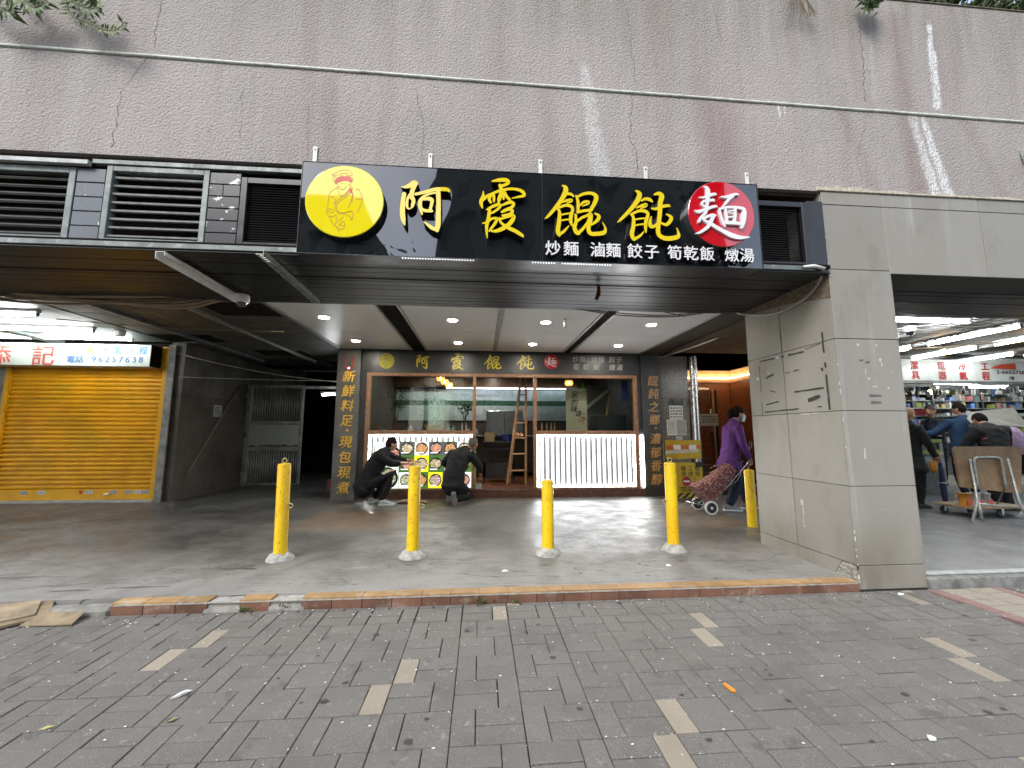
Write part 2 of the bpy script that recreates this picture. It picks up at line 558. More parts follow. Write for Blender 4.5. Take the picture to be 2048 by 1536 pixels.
def floor_mat():
    N = NT('stained_concrete_floor')
    x, y, z = N.xyz()
    a = N.noise(1.1, 6, rough=0.65, dist=0.4)
    b = N.noise(4.2, 6, N.vec(0.9, 1.1, 1), rough=0.7)
    sp = N.noise(150, 2)
    c = N.mix(N.rng(a, 0.3, 0.68), (0.044, 0.042, 0.038), (0.118, 0.114, 0.105))
    c = N.mix(N.rng(b, 0.5, 0.72, 0, 0.5), c, (0.045, 0.043, 0.04))
    # pale cement dust in a band along the kerb
    du = N.math('MULTIPLY', N.rng(N.math('ADD', y, N.math('MULTIPLY', b, 0.9)), 5.1, 3.75), N.rng(a, 0.25, 0.6, 0.45, 1))
    c = N.mix(N.math('MULTIPLY', du, 0.85), c, (0.29, 0.285, 0.27))
    c = N.mix(N.rng(sp, 0.56, 0.72, 0, 0.5), c, (0.36, 0.35, 0.33))
    c = N.mix(N.rng(sp, 0.44, 0.3, 0, 0.4), c, (0.05, 0.05, 0.045))
    # yellow-brown worn patch behind the first bollard
    pa = N.math('MULTIPLY', N.math('MULTIPLY', N.rng(x, -2.6, -2.3), N.rng(x, -1.0, -1.25)), N.math('MULTIPLY', N.rng(y, 5.3, 5.5), N.rng(y, 6.7, 6.5)))
    c = N.mix(N.math('MULTIPLY', pa, 0.5), c, (0.20, 0.125, 0.06))
    pb = N.math('MULTIPLY', N.math('MULTIPLY', N.rng(x, 2.3, 2.7), N.rng(x, 4.2, 3.9)), N.math('MULTIPLY', N.rng(y, 4.9, 5.3), N.rng(y, 6.9, 6.5)))
    c = N.mix(N.math('MULTIPLY', pb, N.rng(b, 0.35, 0.6, 0.1, 0.5)), c, (0.19, 0.125, 0.06))
    # trodden white scrapes
    sc = N.noise(4.0, 4, N.n('Mapping', {'Vector': N.pos, 'Rotation': (0, 0, 0.7), 'Scale': (0.5, 5.0, 1)}).outputs[0], dist=0.3)
    c = N.mix(N.rng(sc, 0.66, 0.72, 0, 0.5), c, (0.4, 0.4, 0.37))
    cr = N.noise(2.0, 3, N.n('Mapping', {'Vector': N.pos, 'Rotation': (0, 0, -0.55), 'Scale': (0.25, 2.4, 1)}).outputs[0], dist=0.6)
    cd = N.math('ABSOLUTE', N.math('SUBTRACT', cr, 0.5))
    c = N.mix(N.rng(cd, 0.007, 0.002, 0, 0.8), c, (0.03, 0.03, 0.026))
    sp2 = N.noise(7.5, 5, rough=0.75)
    c = N.mix(N.rng(sp2, 0.64, 0.72, 0, 0.4), c, (0.05, 0.047, 0.04))
    c = N.mix(N.rng(sp2, 0.36, 0.29, 0, 0.35), c, (0.33, 0.325, 0.30))
    ro = N.rng(N.math('ADD', b, N.math('MULTIPLY', a, 0.6)), 0.6, 1.0, 0.33, 0.6)
    ro = N.math('ADD', ro, N.math('MULTIPLY', du, 0.3))
    nm = N.bump(N.math('ADD', sp, N.math('MULTIPLY', b, 1.5)), 0.22, 0.004)
    return N.bsdf(c, ro, 0, 0.5, nm)
M['floor'] = floor_mat()

def tile_mat(name, base, rnd=0.07, dirt=0.6):
    N = NT(name)
    x, y, z = N.xyz()
    r = N.n('ObjectInfo').outputs['Random']
    c = N.mix(N.rng(r, 0, 1, 0, 1, False), tuple(v * (1 - rnd) for v in base), tuple(v * (1 + rnd) for v in base))
    a = N.noise(1.6, 5, N.vec(1, 1, 0.6), rough=0.6)
    c = N.mix(N.rng(a, 0.35, 0.7, 0, 0.5), c, (base[0] * 0.82, base[1] * 0.8, base[2] * 0.76))
    g = N.noise(240, 2)
    c = N.mix(N.rng(g, 0.3, 0.7, 0.35, 0), c, tuple(v * 0.7 for v in base))
    s = N.noise(14, 5, N.n('Mapping', {'Vector': N.pos, 'Rotation': (0.5, 0.4, 0), 'Scale': (1, 1, 4)}).outputs[0], rough=0.7)
    c = N.mix(N.rng(s, 0.66, 0.74, 0, dirt), c, (0.10, 0.09, 0.075))
    lo = N.math('MULTIPLY', N.rng(z, 0.75, 0.05), N.rng(N.noise(2.5, 4, N.vec(1, 1, 0.4)), 0.35, 0.65))
    c = N.mix(N.math('MULTIPLY', lo, 0.75), c, (0.17, 0.155, 0.125))
    gr = N.noise(3.3, 6, N.vec(1, 1, 0.5, (2, 7, 1)), rough=0.72)
    c = N.mix(N.rng(gr, 0.5, 0.72, 0, 0.5), c, (base[0] * 0.62, base[1] * 0.58, base[2] * 0.5))
    dr = N.noise(7, 4, N.vec(1, 1, 0.06, (4, 4, 0)))
    c = N.mix(N.math('MULTIPLY', N.rng(dr, 0.62, 0.75), 0.35), c, (0.5, 0.5, 0.48))
    return N.bsdf(c, 0.55, 0, 0.4, N.bump(g, 0.1, 0.002))
M['pillar_tile'] = tile_mat('warm_grey_wall_tile', (0.30, 0.288, 0.255))
M['grout'] = mat('dark_tile_joint', (0.06, 0.06, 0.055), 0.9)
M['concrete_raw'] = mat('bare_grey_concrete', (0.24, 0.235, 0.21), 0.9, var=0.35, scale=9, bump=0.6, bscale=30)
M['kerb_tile'] = mat('terracotta_nosing_tile', (0.16, 0.078, 0.05), 0.6, var=0.22, scale=5, rnd=0.22, bump=0.15, bscale=80, dirt=(0.28, 0.22, 0.17), dscale=7)
M['kerb_top'] = mat('ochre_nosing_tile', (0.33, 0.20, 0.085), 0.65, var=0.2, scale=5, rnd=0.15, bump=0.15, bscale=80, dirt=(0.42, 0.36, 0.27), dscale=6)
M['mortar'] = mat('grey_mortar', (0.33, 0.325, 0.30), 0.95, var=0.25, scale=20, bump=0.8, bscale=35)

def bollard_paint():
    N = NT('chipped_yellow_paint')
    a = N.noise(3, 4)
    c = N.mix(N.rng(a, 0.3, 0.7), (0.72, 0.43, 0.003), (0.80, 0.56, 0.004))
    f = N.noise(26, 5, N.vec(1, 1, 0.45), rough=0.7)
    c = N.mix(N.rng(f, 0.57, 0.66, 0, 0.75), c, (0.46, 0.24, 0.01))
    ch = N.noise(40, 4, N.vec(1, 1, 0.8, (5, 3, 2)), rough=0.6)
    c = N.mix(N.rng(ch, 0.645, 0.66), c, (0.03, 0.025, 0.02))
    sc = N.noise(30, 4, N.vec(1, 1, 0.3, (1, 8, 2)), rough=0.6)
    c = N.mix(N.rng(sc, 0.63, 0.7, 0, 0.3), c, (0.75, 0.62, 0.25))
    return N.bsdf(c, 0.42, 0, 0.5, N.bump(f, 0.25, 0.003))
M['bollard'] = bollard_paint()

def soffit_mat():
    N = NT('dark_aluminium_strip')
    a = N.noise(1.3, 4)
    c = N.mix(N.rng(a, 0.3, 0.7), (0.012, 0.013, 0.013), (0.028, 0.027, 0.024))
    d = N.noise(8, 5, rough=0.7)
    c = N.mix(N.rng(d, 0.6, 0.75, 0, 0.6), c, (0.055, 0.043, 0.028))
    return N.bsdf(c, N.rng(a, 0.3, 0.7, 0.36, 0.5), 0.2, 0.4)
M['soffit'] = soffit_mat()

def food(name, cols, scale=70):
    N = NT(name)
    r = N.n('ObjectInfo').outputs['Random']
    v = N.n('TexVoronoi', {'Vector': N.n('VectorMath', {0: N.pos, 1: N.n('CombineXYZ', {0: r, 1: r, 2: r}).outputs[0]}, operation='ADD').outputs[0], 'Scale': scale})
    cr = N.n('ValToRGB', {'Fac': N.n('SeparateColor', {0: v.outputs['Color']}).outputs[0]})
    el = cr.color_ramp.elements
    while len(el) < len(cols):
        el.new(0.5)
    for i, cc in enumerate(cols):
        el[i].position = i / max(1, len(cols) - 1)
        el[i].color = (*cc, 1)
    c = N.mix(N.rng(v.outputs['Distance'], 0.0, 0.9, 0.0, 0.8), cr.outputs[0], (0.05, 0.02, 0.01))
    return N.bsdf(c, 0.4, 0, 0.4, **{'Emission Color': c, 'Emission Strength': 0.75})
FOODS = [food('noodle_picture', [(0.7, 0.5, 0.3), (0.5, 0.16, 0.06), (0.65, 0.3, 0.15), (0.25, 0.3, 0.05)]),
         food('dumpling_picture', [(0.75, 0.65, 0.55), (0.6, 0.4, 0.3), (0.2, 0.28, 0.06), (0.7, 0.6, 0.5)], 55),
         food('meat_picture', [(0.45, 0.12, 0.08), (0.62, 0.3, 0.2), (0.7, 0.45, 0.35), (0.2, 0.05, 0.03)]),
         food('greens_picture', [(0.12, 0.25, 0.03), (0.55, 0.6, 0.4), (0.05, 0.08, 0.03), (0.7, 0.7, 0.6)], 60),
         food('salad_picture', [(0.45, 0.2, 0.3), (0.2, 0.35, 0.05), (0.6, 0.5, 0.55), (0.5, 0.1, 0.1)], 65)]
def printed(name, col, e=0.75):
    return mat(name, col, 0.4, var=0.05, emit=e)
M['print_white'] = printed('backlit_white_print', (0.72, 0.74, 0.76))
M['print_yellow'] = printed('backlit_yellow_print', (0.72, 0.62, 0.01))
M['print_green'] = printed('backlit_leaf_print', (0.07, 0.17, 0.03), 0.35)
M['print_dark'] = printed('backlit_dark_print', (0.10, 0.11, 0.12), 0.3)
M['bowl'] = printed('printed_dark_bowl', (0.02, 0.022, 0.03), 0.1)

def bag_mat():
    N = NT('maroon_floral_fabric')
    v = N.n('TexVoronoi', {'Vector': N.pos, 'Scale': 26.0})
    n2 = N.noise(40, 3)
    c = N.mix(N.rng(v.outputs['Distance'], 0.5, 0.2), (0.15, 0.045, 0.045), (0.34, 0.18, 0.145))
    c = N.mix(N.rng(n2, 0.58, 0.66), c, (0.5, 0.36, 0.3))
    c = N.mix(N.rng(n2, 0.4, 0.34), c, (0.06, 0.015, 0.02))
    return N.bsdf(c, 0.75, 0, 0.3, N.bump(N.noise(14, 3), 0.6, 0.02))
M['bag'] = bag_mat()

def leaf_mat(name, a, b):
    N = NT(name)
    r = N.noise(9, 3)
    c = N.mix(N.rng(r, 0.3, 0.7), a, b)
    return N.bsdf(c, 0.5, 0, 0.4, **{'Subsurface Weight': 0.0})
M['leaf'] = leaf_mat('green_leaf', (0.05, 0.09, 0.02), (0.12, 0.17, 0.05))
M['leaf_dark'] = leaf_mat('dark_leaf', (0.025, 0.045, 0.015), (0.06, 0.085, 0.03))
M['stem'] = mat('brown_stem', (0.12, 0.08, 0.045), 0.8)
def cloth(name, col, var=0.2, rough=0.85):
    return mat(name, col, rough, var=var, scale=5, bump=0.25, bscale=9, spec=0.2)
SKIN = mat('skin', (0.40, 0.22, 0.145), 0.55, var=0.08)
HAIR = mat('black_hair', (0.011, 0.009, 0.008), 0.6, var=0.3, scale=40, bump=0.4, bscale=90, spec=0.05)
# ------------------------------------------------------------------ lettering
GLYPHS = {
 'a': ((-0.449,3.034), [[(-186,157,5),(-156,156,24),(-121,169,42),(-85,193,48),(-70,190,36)], [(-79,186,42),(-98,126,37),(-103,80,40),(-87,49,33),(-92,10,30),(-100,-16,13)], [(-160,97,36),(-167,32,37),(-168,-52,43),(-159,-115,37),(-146,-162,8)], [(-107,106,24),(-132,59,22),(-136,1,24),(-121,-24,13),(-100,-13,12)], [(-71,100,26),(-5,119,29),(78,147,34),(157,152,36),(181,144,26),(186,128,12)], [(100,143,40),(106,45,38),(107,-52,40),(106,-142,44),(99,-193,30)], [(104,-190,26),(62,-173,34),(20,-142,20),(-5,-124,8)], [(85,119,17),(31,105,19),(-13,78,25),(-36,38,35),(-31,-13,31),(-17,-70,13)], [(-10,59,22),(26,66,34),(54,56,34),(52,17,26),(44,-23,26),(53,-41,14)], [(-25,-19,24),(5,-34,29),(56,-35,24)]]),
 'b': ((0.157,3.042), [[(-82,233,15),(-33,245,32),(23,249,38),(45,233,32),(30,213,28),(-14,194,25)], [(-153,147,6),(-155,100,27),(-170,54,33),(-160,5,15)], [(-155,67,21),(-124,102,27),(-82,127,22),(-26,153,25),(55,174,25),(123,171,27),(161,153,32),(170,123,27),(129,111,21),(73,95,9)], [(-20,200,32),(-10,147,31),(-26,87,35),(-32,57,19)], [(-81,124,19),(-106,83,27),(-93,51,21)], [(-69,124,15),(-69,91,25),(-69,59,16)], [(17,149,15),(30,110,28),(55,84,25)], [(-1,154,15),(5,115,22),(8,82,16)], [(-123,-10,15),(-75,19,27),(-25,38,26),(-25,11,25),(-68,-27,20),(-99,-44,17)], [(-102,-9,28),(-111,-81,30),(-125,-159,27),(-118,-249,7)], [(-159,-128,9),(-123,-117,23),(-86,-86,22),(-43,-84,25),(-64,-131,26),(-92,-171,21),(-104,-190,14)], [(-7,29,16),(55,58,32),(86,50,27),(74,19,27),(24,-3,19),(-7,-24,16)], [(-7,-30,15),(49,-1,26),(77,-13,27),(61,-40,27),(-0,-56,20)], [(-25,-90,19),(37,-64,25),(86,-52,28),(77,-92,36),(37,-139,38),(-24,-177,35),(-73,-189,22),(-98,-177,10)], [(-25,-77,16),(-12,-115,22),(37,-152,31),(98,-179,35),(154,-215,27),(160,-231,9)]]),
 'c': ((0.736,3.051), [[(-101,219,11),(-72,200,39),(-76,156,45),(-109,91,39),(-164,14,32),(-217,-51,24),(-244,-74,6)], [(-67,144,24),(-37,148,26),(-13,134,21),(-10,121,11)], [(-101,70,10),(-62,90,23),(-26,97,24),(-32,79,16),(-68,65,10)], [(-143,18,20),(-125,-9,27),(-128,-84,35),(-139,-158,39),(-134,-201,32),(-122,-219,11)], [(-134,21,20),(-80,46,25),(-33,42,30),(-18,14,26),(-31,-36,31),(-35,-86,31),(-24,-122,16)], [(-117,-37,14),(-75,-26,16),(-34,-17,13)], [(-118,-86,14),(-76,-75,16),(-35,-70,13)], [(-131,-204,27),(-89,-171,23),(-50,-124,8)], [(11,132,16),(25,92,27),(27,35,27),(23,-9,24)], [(22,123,20),(77,152,26),(137,160,31),(176,137,39),(169,92,39),(147,47,33),(122,2,26)], [(45,52,16),(75,81,24),(112,86,24),(105,67,19),(63,46,12)], [(23,-9,24),(74,6,26),(134,15,26)], [(5,-31,21),(7,-90,29),(-6,-140,36),(11,-182,36),(28,-191,24)], [(12,-90,20),(55,-54,24),(103,-33,24)], [(22,-188,30),(65,-143,26),(102,-86,20),(121,-26,21)], [(103,-27,20),(130,-22,27),(126,-72,32),(106,-141,37),(123,-184,37),(177,-185,37),(231,-173,37),(244,-135,20),(220,-84,7)], [(157,-12,13),(193,-32,30),(183,-67,31),(143,-103,21),(119,-116,11)]]),
 'd': ((1.334,3.039), [[(-94,217,11),(-61,196,41),(-65,155,45),(-101,96,41),(-162,23,33),(-219,-36,25),(-251,-67,6)], [(-45,130,16),(-10,148,27),(26,143,32),(47,125,15)], [(-93,64,10),(-50,85,25),(-6,100,27),(-13,81,18),(-57,60,11)], [(-138,8,18),(-118,-19,28),(-120,-88,34),(-135,-157,39),(-125,-200,32),(-110,-217,11)], [(-126,12,21),(-70,40,26),(-15,39,32),(5,12,29),(-12,-39,32),(-20,-90,31),(-19,-140,15)], [(-106,-37,15),(-60,-26,16),(-17,-21,14)], [(-108,-87,15),(-62,-76,16),(-19,-71,14)], [(-122,-206,28),(-72,-176,23),(-34,-134,9)], [(32,67,12),(72,63,26),(135,88,29),(185,97,25),(187,84,12)], [(65,187,16),(103,198,37),(127,177,47),(112,119,44),(105,42,41),(95,-34,39),(83,-110,41),(90,-160,41),(134,-186,42),(196,-184,42),(249,-166,38),(251,-128,21),(239,-91,6)], [(32,-3,9),(18,-50,27),(23,-88,36),(53,-87,27),(85,-57,18)], [(160,19,14),(196,-1,32),(188,-37,34),(152,-70,29),(110,-56,18)]]),
 'e': ((1.945,3.086), [[(-141,216,6),(-113,205,33),(-102,171,40),(-108,111,36),(-115,64,29),(-123,42,25)], [(-180,120,7),(-141,120,18),(-90,142,28),(-43,153,23),(-33,144,6)], [(-161,61,17),(-147,83,23),(-97,94,23),(-59,100,23),(-55,88,10)], [(-165,61,14),(-149,47,19),(-117,34,21)], [(-227,1,8),(-198,-8,28),(-152,7,28),(-84,35,26),(-41,46,21),(-33,36,6)], [(-117,34,29),(-136,-14,28),(-176,-58,25),(-193,-92,23),(-189,-102,10)], [(-160,-70,21),(-122,-47,25),(-75,-32,26),(-51,-35,15)], [(-67,-36,30),(-91,-83,33),(-123,-135,31),(-175,-175,25),(-209,-193,17),(-232,-196,4)], [(-153,-82,18),(-109,-103,32),(-53,-136,35),(11,-171,38),(76,-202,46),(141,-216,36),(196,-214,18),(232,-209,3)], [(2,131,9),(44,131,23),(100,149,25),(138,160,21),(159,154,12)], [(108,143,28),(72,115,28),(45,80,23),(17,49,13),(2,39,6)], [(-15,26,15),(-12,-16,23),(-2,-63,25),(12,-104,28),(23,-125,15)], [(-9,22,17),(50,40,22),(118,43,22),(176,37,28),(196,19,36),(192,-32,40),(180,-80,40),(165,-123,32),(155,-138,13)], [(36,16,25),(39,-40,25),(42,-86,25)], [(119,32,25),(113,-28,28),(103,-83,28)], [(59,8,13),(103,12,13)], [(51,-45,15),(99,-41,15)], [(56,-7,8),(101,-15,10)], [(29,-97,23),(79,-95,32),(141,-98,28),(165,-114,18)]]),
}
FIGURE = [[(-100,208),(-75,229),(-36,250),(2,255),(34,240),(48,217),(31,211),(3,229),(-35,222),(-73,205),(-94,192)], [(-113,217),(-100,206),(-78,212)], [(-94,189),(-95,165),(-83,146),(-74,137),(-60,114),(-42,98),(-24,92),(-3,102),(9,122)], [(-90,185),(-55,191),(-30,207),(-7,194),(6,171)], [(-4,218),(27,201),(51,188),(53,163),(28,172)], [(11,166),(24,172),(38,153),(30,128),(16,142)], [(-70,137),(-55,140)], [(-37,142),(-18,147)], [(-51,112),(-36,110)], [(-50,134),(-50,119)], [(-62,107),(-89,84),(-109,63),(-116,30),(-122,-22),(-123,-74),(-124,-108),(-112,-126)], [(-59,104),(-49,66),(-30,39),(-4,50),(19,80),(35,109),(48,120)], [(50,117),(54,96),(33,61),(-11,20),(-53,-24),(-60,-48)], [(44,105),(12,60),(-37,19),(-70,-24)], [(-107,28),(-81,26),(-69,8),(-74,-25),(-64,-57),(-58,-86)], [(-60,-48),(-50,-80),(-44,-104),(-14,-102),(19,-91),(53,-80)], [(-49,-85),(-14,-95),(28,-89),(62,-77)], [(-119,-70),(-93,-73),(-76,-67)], [(-120,-88),(-92,-99),(-71,-86)], [(-112,-126),(-81,-129),(-56,-114)], [(-107,-130),(-93,-153),(-83,-181),(-56,-208),(-33,-235),(-24,-249)], [(-56,-123),(-48,-151),(-53,-180),(-65,-190)], [(-56,-199),(-33,-226),(-7,-229),(8,-210),(11,-186),(1,-163),(-10,-168),(-26,-193),(-32,-160),(0,-125)], [(-30,-198),(0,-201)], [(59,72),(52,43),(58,14),(50,-9)], [(64,63),(45,-4),(30,-53)], [(102,103),(131,28),(117,-39),(97,-88)], [(84,18),(132,18)], [(-1,-107),(29,-115),(56,-132),(59,-151),(44,-147)], [(62,-80),(68,-118),(65,-141)], [(75,102),(102,98)]]


def brush(strokes, depth, k=1.0, jitter=0.0004):
    """brush strokes (x, z, width in mm) as ribbons that stand DEPTH deep; the face lies at y = 0, the back at y = depth"""
    mb = MB()
    for si, st in enumerate(strokes):
        sp = spline([tuple(c / 1000.0 * k for c in p) for p in st], 5)
        L, R = [], []
        for i, p in enumerate(sp):
            a, b = sp[max(i - 1, 0)], sp[min(i + 1, len(sp) - 1)]
            dx, dz = b[0] - a[0], b[1] - a[1]
            l = sqrt(dx * dx + dz * dz) or 1
            nx, nz = -dz / l, dx / l
            w = max(0.001 * k, p[2] * .455)
            L.append((p[0] + nx * w, p[1] + nz * w))
            R.append((p[0] - nx * w, p[1] - nz * w))
        y0 = -si * jitter
        n = len(L)
        vs = [(x, y0, z) for x, z in L] + [(x, y0, z) for x, z in R] + [(x, depth, z) for x, z in L] + [(x, depth, z) for x, z in R]
        fs = []
        for i in range(n - 1):
            fs += [(i, i + 1, n + i + 1, n + i), (i, 2 * n + i, 2 * n + i + 1, i + 1), (n + i, n + i + 1, 3 * n + i + 1, 3 * n + i)]
        fs += [(0, n, 3 * n, 2 * n), (n - 1, 3 * n - 1, 4 * n - 1, 2 * n - 1)]
        mb.add(vs, fs)
        # round ends
        for (p, q) in ((sp[0], 0), (sp[-1], n - 1)):
            r = p[2] * .455
            if r > 0.006 * k:
                poly = [(p[0] + r * cos(2 * pi * i / 12), p[1] + r * sin(2 * pi * i / 12)) for i in range(12)]
                mb.prism(poly, y0 + jitter * 0.37, depth)
    return mb

def glyph(name, key, x, y, z, depth, front, side, parent, k=1.0):
    (_, st) = GLYPHS[key]
    me = brush(st, depth, k, 0.0004 * k).mesh(name, front)
    me.materials.append(side)
    for p in me.polygons:
        if abs(p.normal.y) < 0.5:
            p.material_index = 1
    return obj(name, me, parent, (x, y, z))

def text(name, s, x, y, z, size, mt, parent=None, bold=0.0, depth=0.002, width=None, align='CENTER', shear=0.0, rot=None, spacing=1.0, side=None, label=None):
    """lettering that faces the street (-y); x, z is the middle of the base line"""
    cu = bpy.data.curves.new(name, 'FONT')
    cu.body = s
    cu.size = size
    cu.align_x = align
    cu.extrude = depth / 2
    cu.shear = shear
    cu.resolution_u = 3
    cu.space_character = spacing
    tmp = bpy.data.objects.new(name, cu)
    COL.objects.link(tmp)
    dg = bpy.context.evaluated_depsgraph_get()
    me = bpy.data.meshes.new_from_object(tmp.evaluated_get(dg))
    bpy.data.objects.remove(tmp)
    bpy.data.curves.remove(cu)
    me.materials.clear()
    me.materials.append(mt)
    if width:
        xs = [v.co.x for v in me.vertices]
        k = width / max(1e-6, max(xs) - min(xs))
        for v in me.vertices:
            v.co.x *= k
    if bold:
        bm = bmesh.new()
        for i, (dx, dy) in enumerate(((0, 0), (bold, 0), (-bold, 0), (0, bold * .7), (0, -bold * .7))):
            n0 = len(bm.verts)
            bm.from_mesh(me)
            bm.verts.ensure_lookup_table()
            for v in bm.verts[n0:]:
                v.co.x += dx
                v.co.y += dy
                v.co.z += (.0003 * i if v.co.z > 0 else 0)
        bm.to_mesh(me)
        bm.free()
    if side:
        me.materials.append(side)
        for p in me.polygons:
            if abs(p.normal.z) < 0.5:
                p.material_index = 1
    o = obj(name, me, parent, (x, y, z), rot or (pi / 2, 0, 0))
    if label:
        o['label'] = label
    return o

def printed_lines(name, x0, x1, y, z0, z1, n, mt, parent):
    """rows of unreadable small print"""
    mb = MB()
    for i in range(n):
        z = z1 + (z0 - z1) * (i + 0.5) / n
        h = abs(z1 - z0) / n * 0.22
        x = x0
        while x < x1 - 0.01:
            w = random.uniform(0.012, 0.05)
            mb.box(x, min(x + w, x1), y - 0.0006, y, z - h, z + h)
            x += w + random.uniform(0.006, 0.02)
    return stuff(mb.build(name, mt, parent))
# ================================================================== THE SETTING
ground = struct(BX(-120, 120, -120, 120, -0.5, -0.07).build('ground', mat('far_asphalt', (0.07, 0.07, 0.07), 0.9)))
pavement = struct(BX(-9, 9.5, -4, 3.235, -0.065, -0.016).build('pavement', M['bedding']))

# block paving: each 0.325 m cell holds one upright paver and two lying ones, swapped from row to row
CW, RD, X0, Y0 = 0.325, 0.2245, -0.115, 2.29
def paver_mesh(w, d, mt):
    mb = MB()
    g, c = 0.0021, 0.003
    a, b = w / 2 - g, d / 2 - g * 1.4
    vs = [(sx * a, sy * b, -0.05) for sx, sy in ((-1, -1), (1, -1), (1, 1), (-1, 1))]
    vs += [(sx * a, sy * b, -c) for sx, sy in ((-1, -1), (1, -1), (1, 1), (-1, 1))]
    vs += [(sx * (a - c), sy * (b - c), 0) for sx, sy in ((-1, -1), (1, -1), (1, 1), (-1, 1))]
    fs = [(8, 9, 10, 11)]
    for i in range(4):
        j = (i + 1) % 4
        fs += [(i, j, j + 4, i + 4), (i + 4, j + 4, j + 8, i + 8)]
    mb.add(vs, fs)
    return mb.mesh('paver', mt)
BEIGE = {(0, -1), (-1, -2), (3, 0), (4, 1), (-2, 3), (-3, 2), (2, 5), (1, 4), (2, -5), (1, -6), (0, 9), (-1, 8), (3, 10), (4, 11), (-4, 7), (-5, 6), (-2, -9), (-3, -10)}
PM = {}
slots = []
for row in range(-14, 5):
    for cell in range(-27, 30):
        x, y = X0 + cell * CW, Y0 + row * RD
        up_left = row % 2 == 0
        ux = x + CW / 6 if up_left else x + CW * 5 / 6
        lx = x + CW * 2 / 3 if up_left else x + CW / 3
        slots.append((ux, y + RD / 2, CW / 3, RD, 'beige' if (row, cell) in BEIGE else 'grey'))
        slots.append((lx, y + RD / 4, CW * 2 / 3, RD / 2, 'grey'))
        slots.append((lx, y + RD * 3 / 4, CW * 2 / 3, RD / 2, 'grey'))
for r_ in range(6):
    y_ = 3.235 - (r_ + .5) * .2167
    slots.append((3.775, y_, .108, .2167, 'red', 1))
    slots.append((4.36, y_, .108, .2167, 'red', 1))
    for q_ in range(2):
        for c_ in range(2):
            slots.append((3.829 + .119 + c_ * .238, y_ + (q_ - .5) * .108, .238, .108, 'beige', 1))
def in_view(x, y):
    d = Vector((x, y, 0 - EYE))
    zc = d.dot(_f)
    if zc <= 0.2:
        return None
    px, py = 1024 + 800 * d.dot(_r) / zc, 768 - 800 * d.dot(_u) / zc
    if -40 < px < 2088 and py < 1590:
        return zc
    return None
near, rest = [], []
for s_ in slots:
    x, y, w, d, k = s_[:5]
    # yellow guide path with a red border beside the pillar
    if y > 1.9:
        if 3.70 < x < 4.44 and len(s_) == 5:
            continue
    top = y + d / 2 - .0001
    if top > 3.235:
        if y - d / 2 > 3.19:
            continue
        d2 = 3.233 - (y - d / 2)
        y, d = 3.233 - d2 / 2, d2
    zc = in_view(x, y)
    (near if zc else rest).append((zc or 99, x, y, w, d, k))
near.sort()
rest += near[300:]
near = near[:300]
def pv_mesh(w, d, k):
    key = (round(w, 3), round(d, 3), k)
    if key not in PM:
        PM[key] = paver_mesh(w, d, M[{'grey': 'paver', 'beige': 'paver_beige', 'red': 'paver_red'}[k]])
    return PM[key]
rg = random.Random(3)
for _, x, y, w, d, k in near:
    o = obj('paver', pv_mesh(w, d, k), pavement, (x + rg.uniform(-.0012, .0012), y + rg.uniform(-.0012, .0012), rg.uniform(-0.003, 0.0012)), (rg.uniform(-.008, .008), rg.uniform(-.008, .008), rg.uniform(-.006, .006)))
    if k == 'beige':
        o['label'] = 'beige granite paver'
for kind in ('grey', 'beige', 'red'):
    mb = MB()
    for _, x, y, w, d, k in rest:
        if k != kind:
            continue
        z = rg.uniform(-0.003, 0.001)
        g, c = 0.0026, 0.003
        a, b = w / 2 - g, d / 2 - g
        vs = [(x + sx * a, y + sy * b, -0.02) for sx, sy in ((-1, -1), (1, -1), (1, 1), (-1, 1))] + [(x + sx * (a - c), y + sy * (b - c), z) for sx, sy in ((-1, -1), (1, -1), (1, 1), (-1, 1))]
        mb.add(vs, [(4, 5, 6, 7), (0, 1, 5, 4), (1, 2, 6, 5), (2, 3, 7, 6), (3, 0, 4, 7)])
    if mb.v:
        stuff(mb.build('paver', M[{'grey': 'paver', 'beige': 'paver_beige', 'red': 'paver_red'}[kind]], pavement))
# trodden-in gum and pale specks on the paving
mb = MB()
for _ in range(70):
    x, y, r = rg.uniform(-3.2, 4.6), rg.uniform(1.3, 3.18), rg.uniform(0.006, 0.022)
    n = 9
    mb.add([(x + r * cos(2 * pi * i / n) * rg.uniform(.75, 1.2), y + r * .8 * sin(2 * pi * i / n) * rg.uniform(.75, 1.2), 0.0022) for i in range(n)] + [(x, y, 0.003)], [(i, (i + 1) % n, n) for i in range(n)])
stuff(mb.build('gum_spots', M['gum']))
mb = MB()
for _ in range(1500):
    x, y = rg.uniform(-4.2, 5.2), rg.uniform(1.1, 3.2)
    if rg.random() < 0.5:
        y = Y0 + RD / 2 * round((y - Y0) / (RD / 2)) + rg.gauss(0, 0.006)
    elif rg.random() < 0.25:
        y = rg.uniform(3.08, 3.22)
    if y > 3.225:
        continue
    r = rg.choice((0.0014, 0.0018, 0.0022, 0.003, 0.0034, 0.0055))
    a = rg.uniform(0, 3)
    l = rg.uniform(1, 2.2)
    vs = [(x + r * l * cos(a + t) * (1 if i % 2 == 0 else .7), y + r * sin(a + t), 0.0018) for i, t in enumerate((0, pi / 2, pi, 3 * pi / 2))]
    mb.add(vs + [(x, y, 0.0018 + r * .7)], [(0, 1, 4), (1, 2, 4), (2, 3, 4), (3, 0, 4)])
stuff(mb.build('litter_specks', mat('pale_debris', (0.62, 0.61, 0.57), 0.8)))

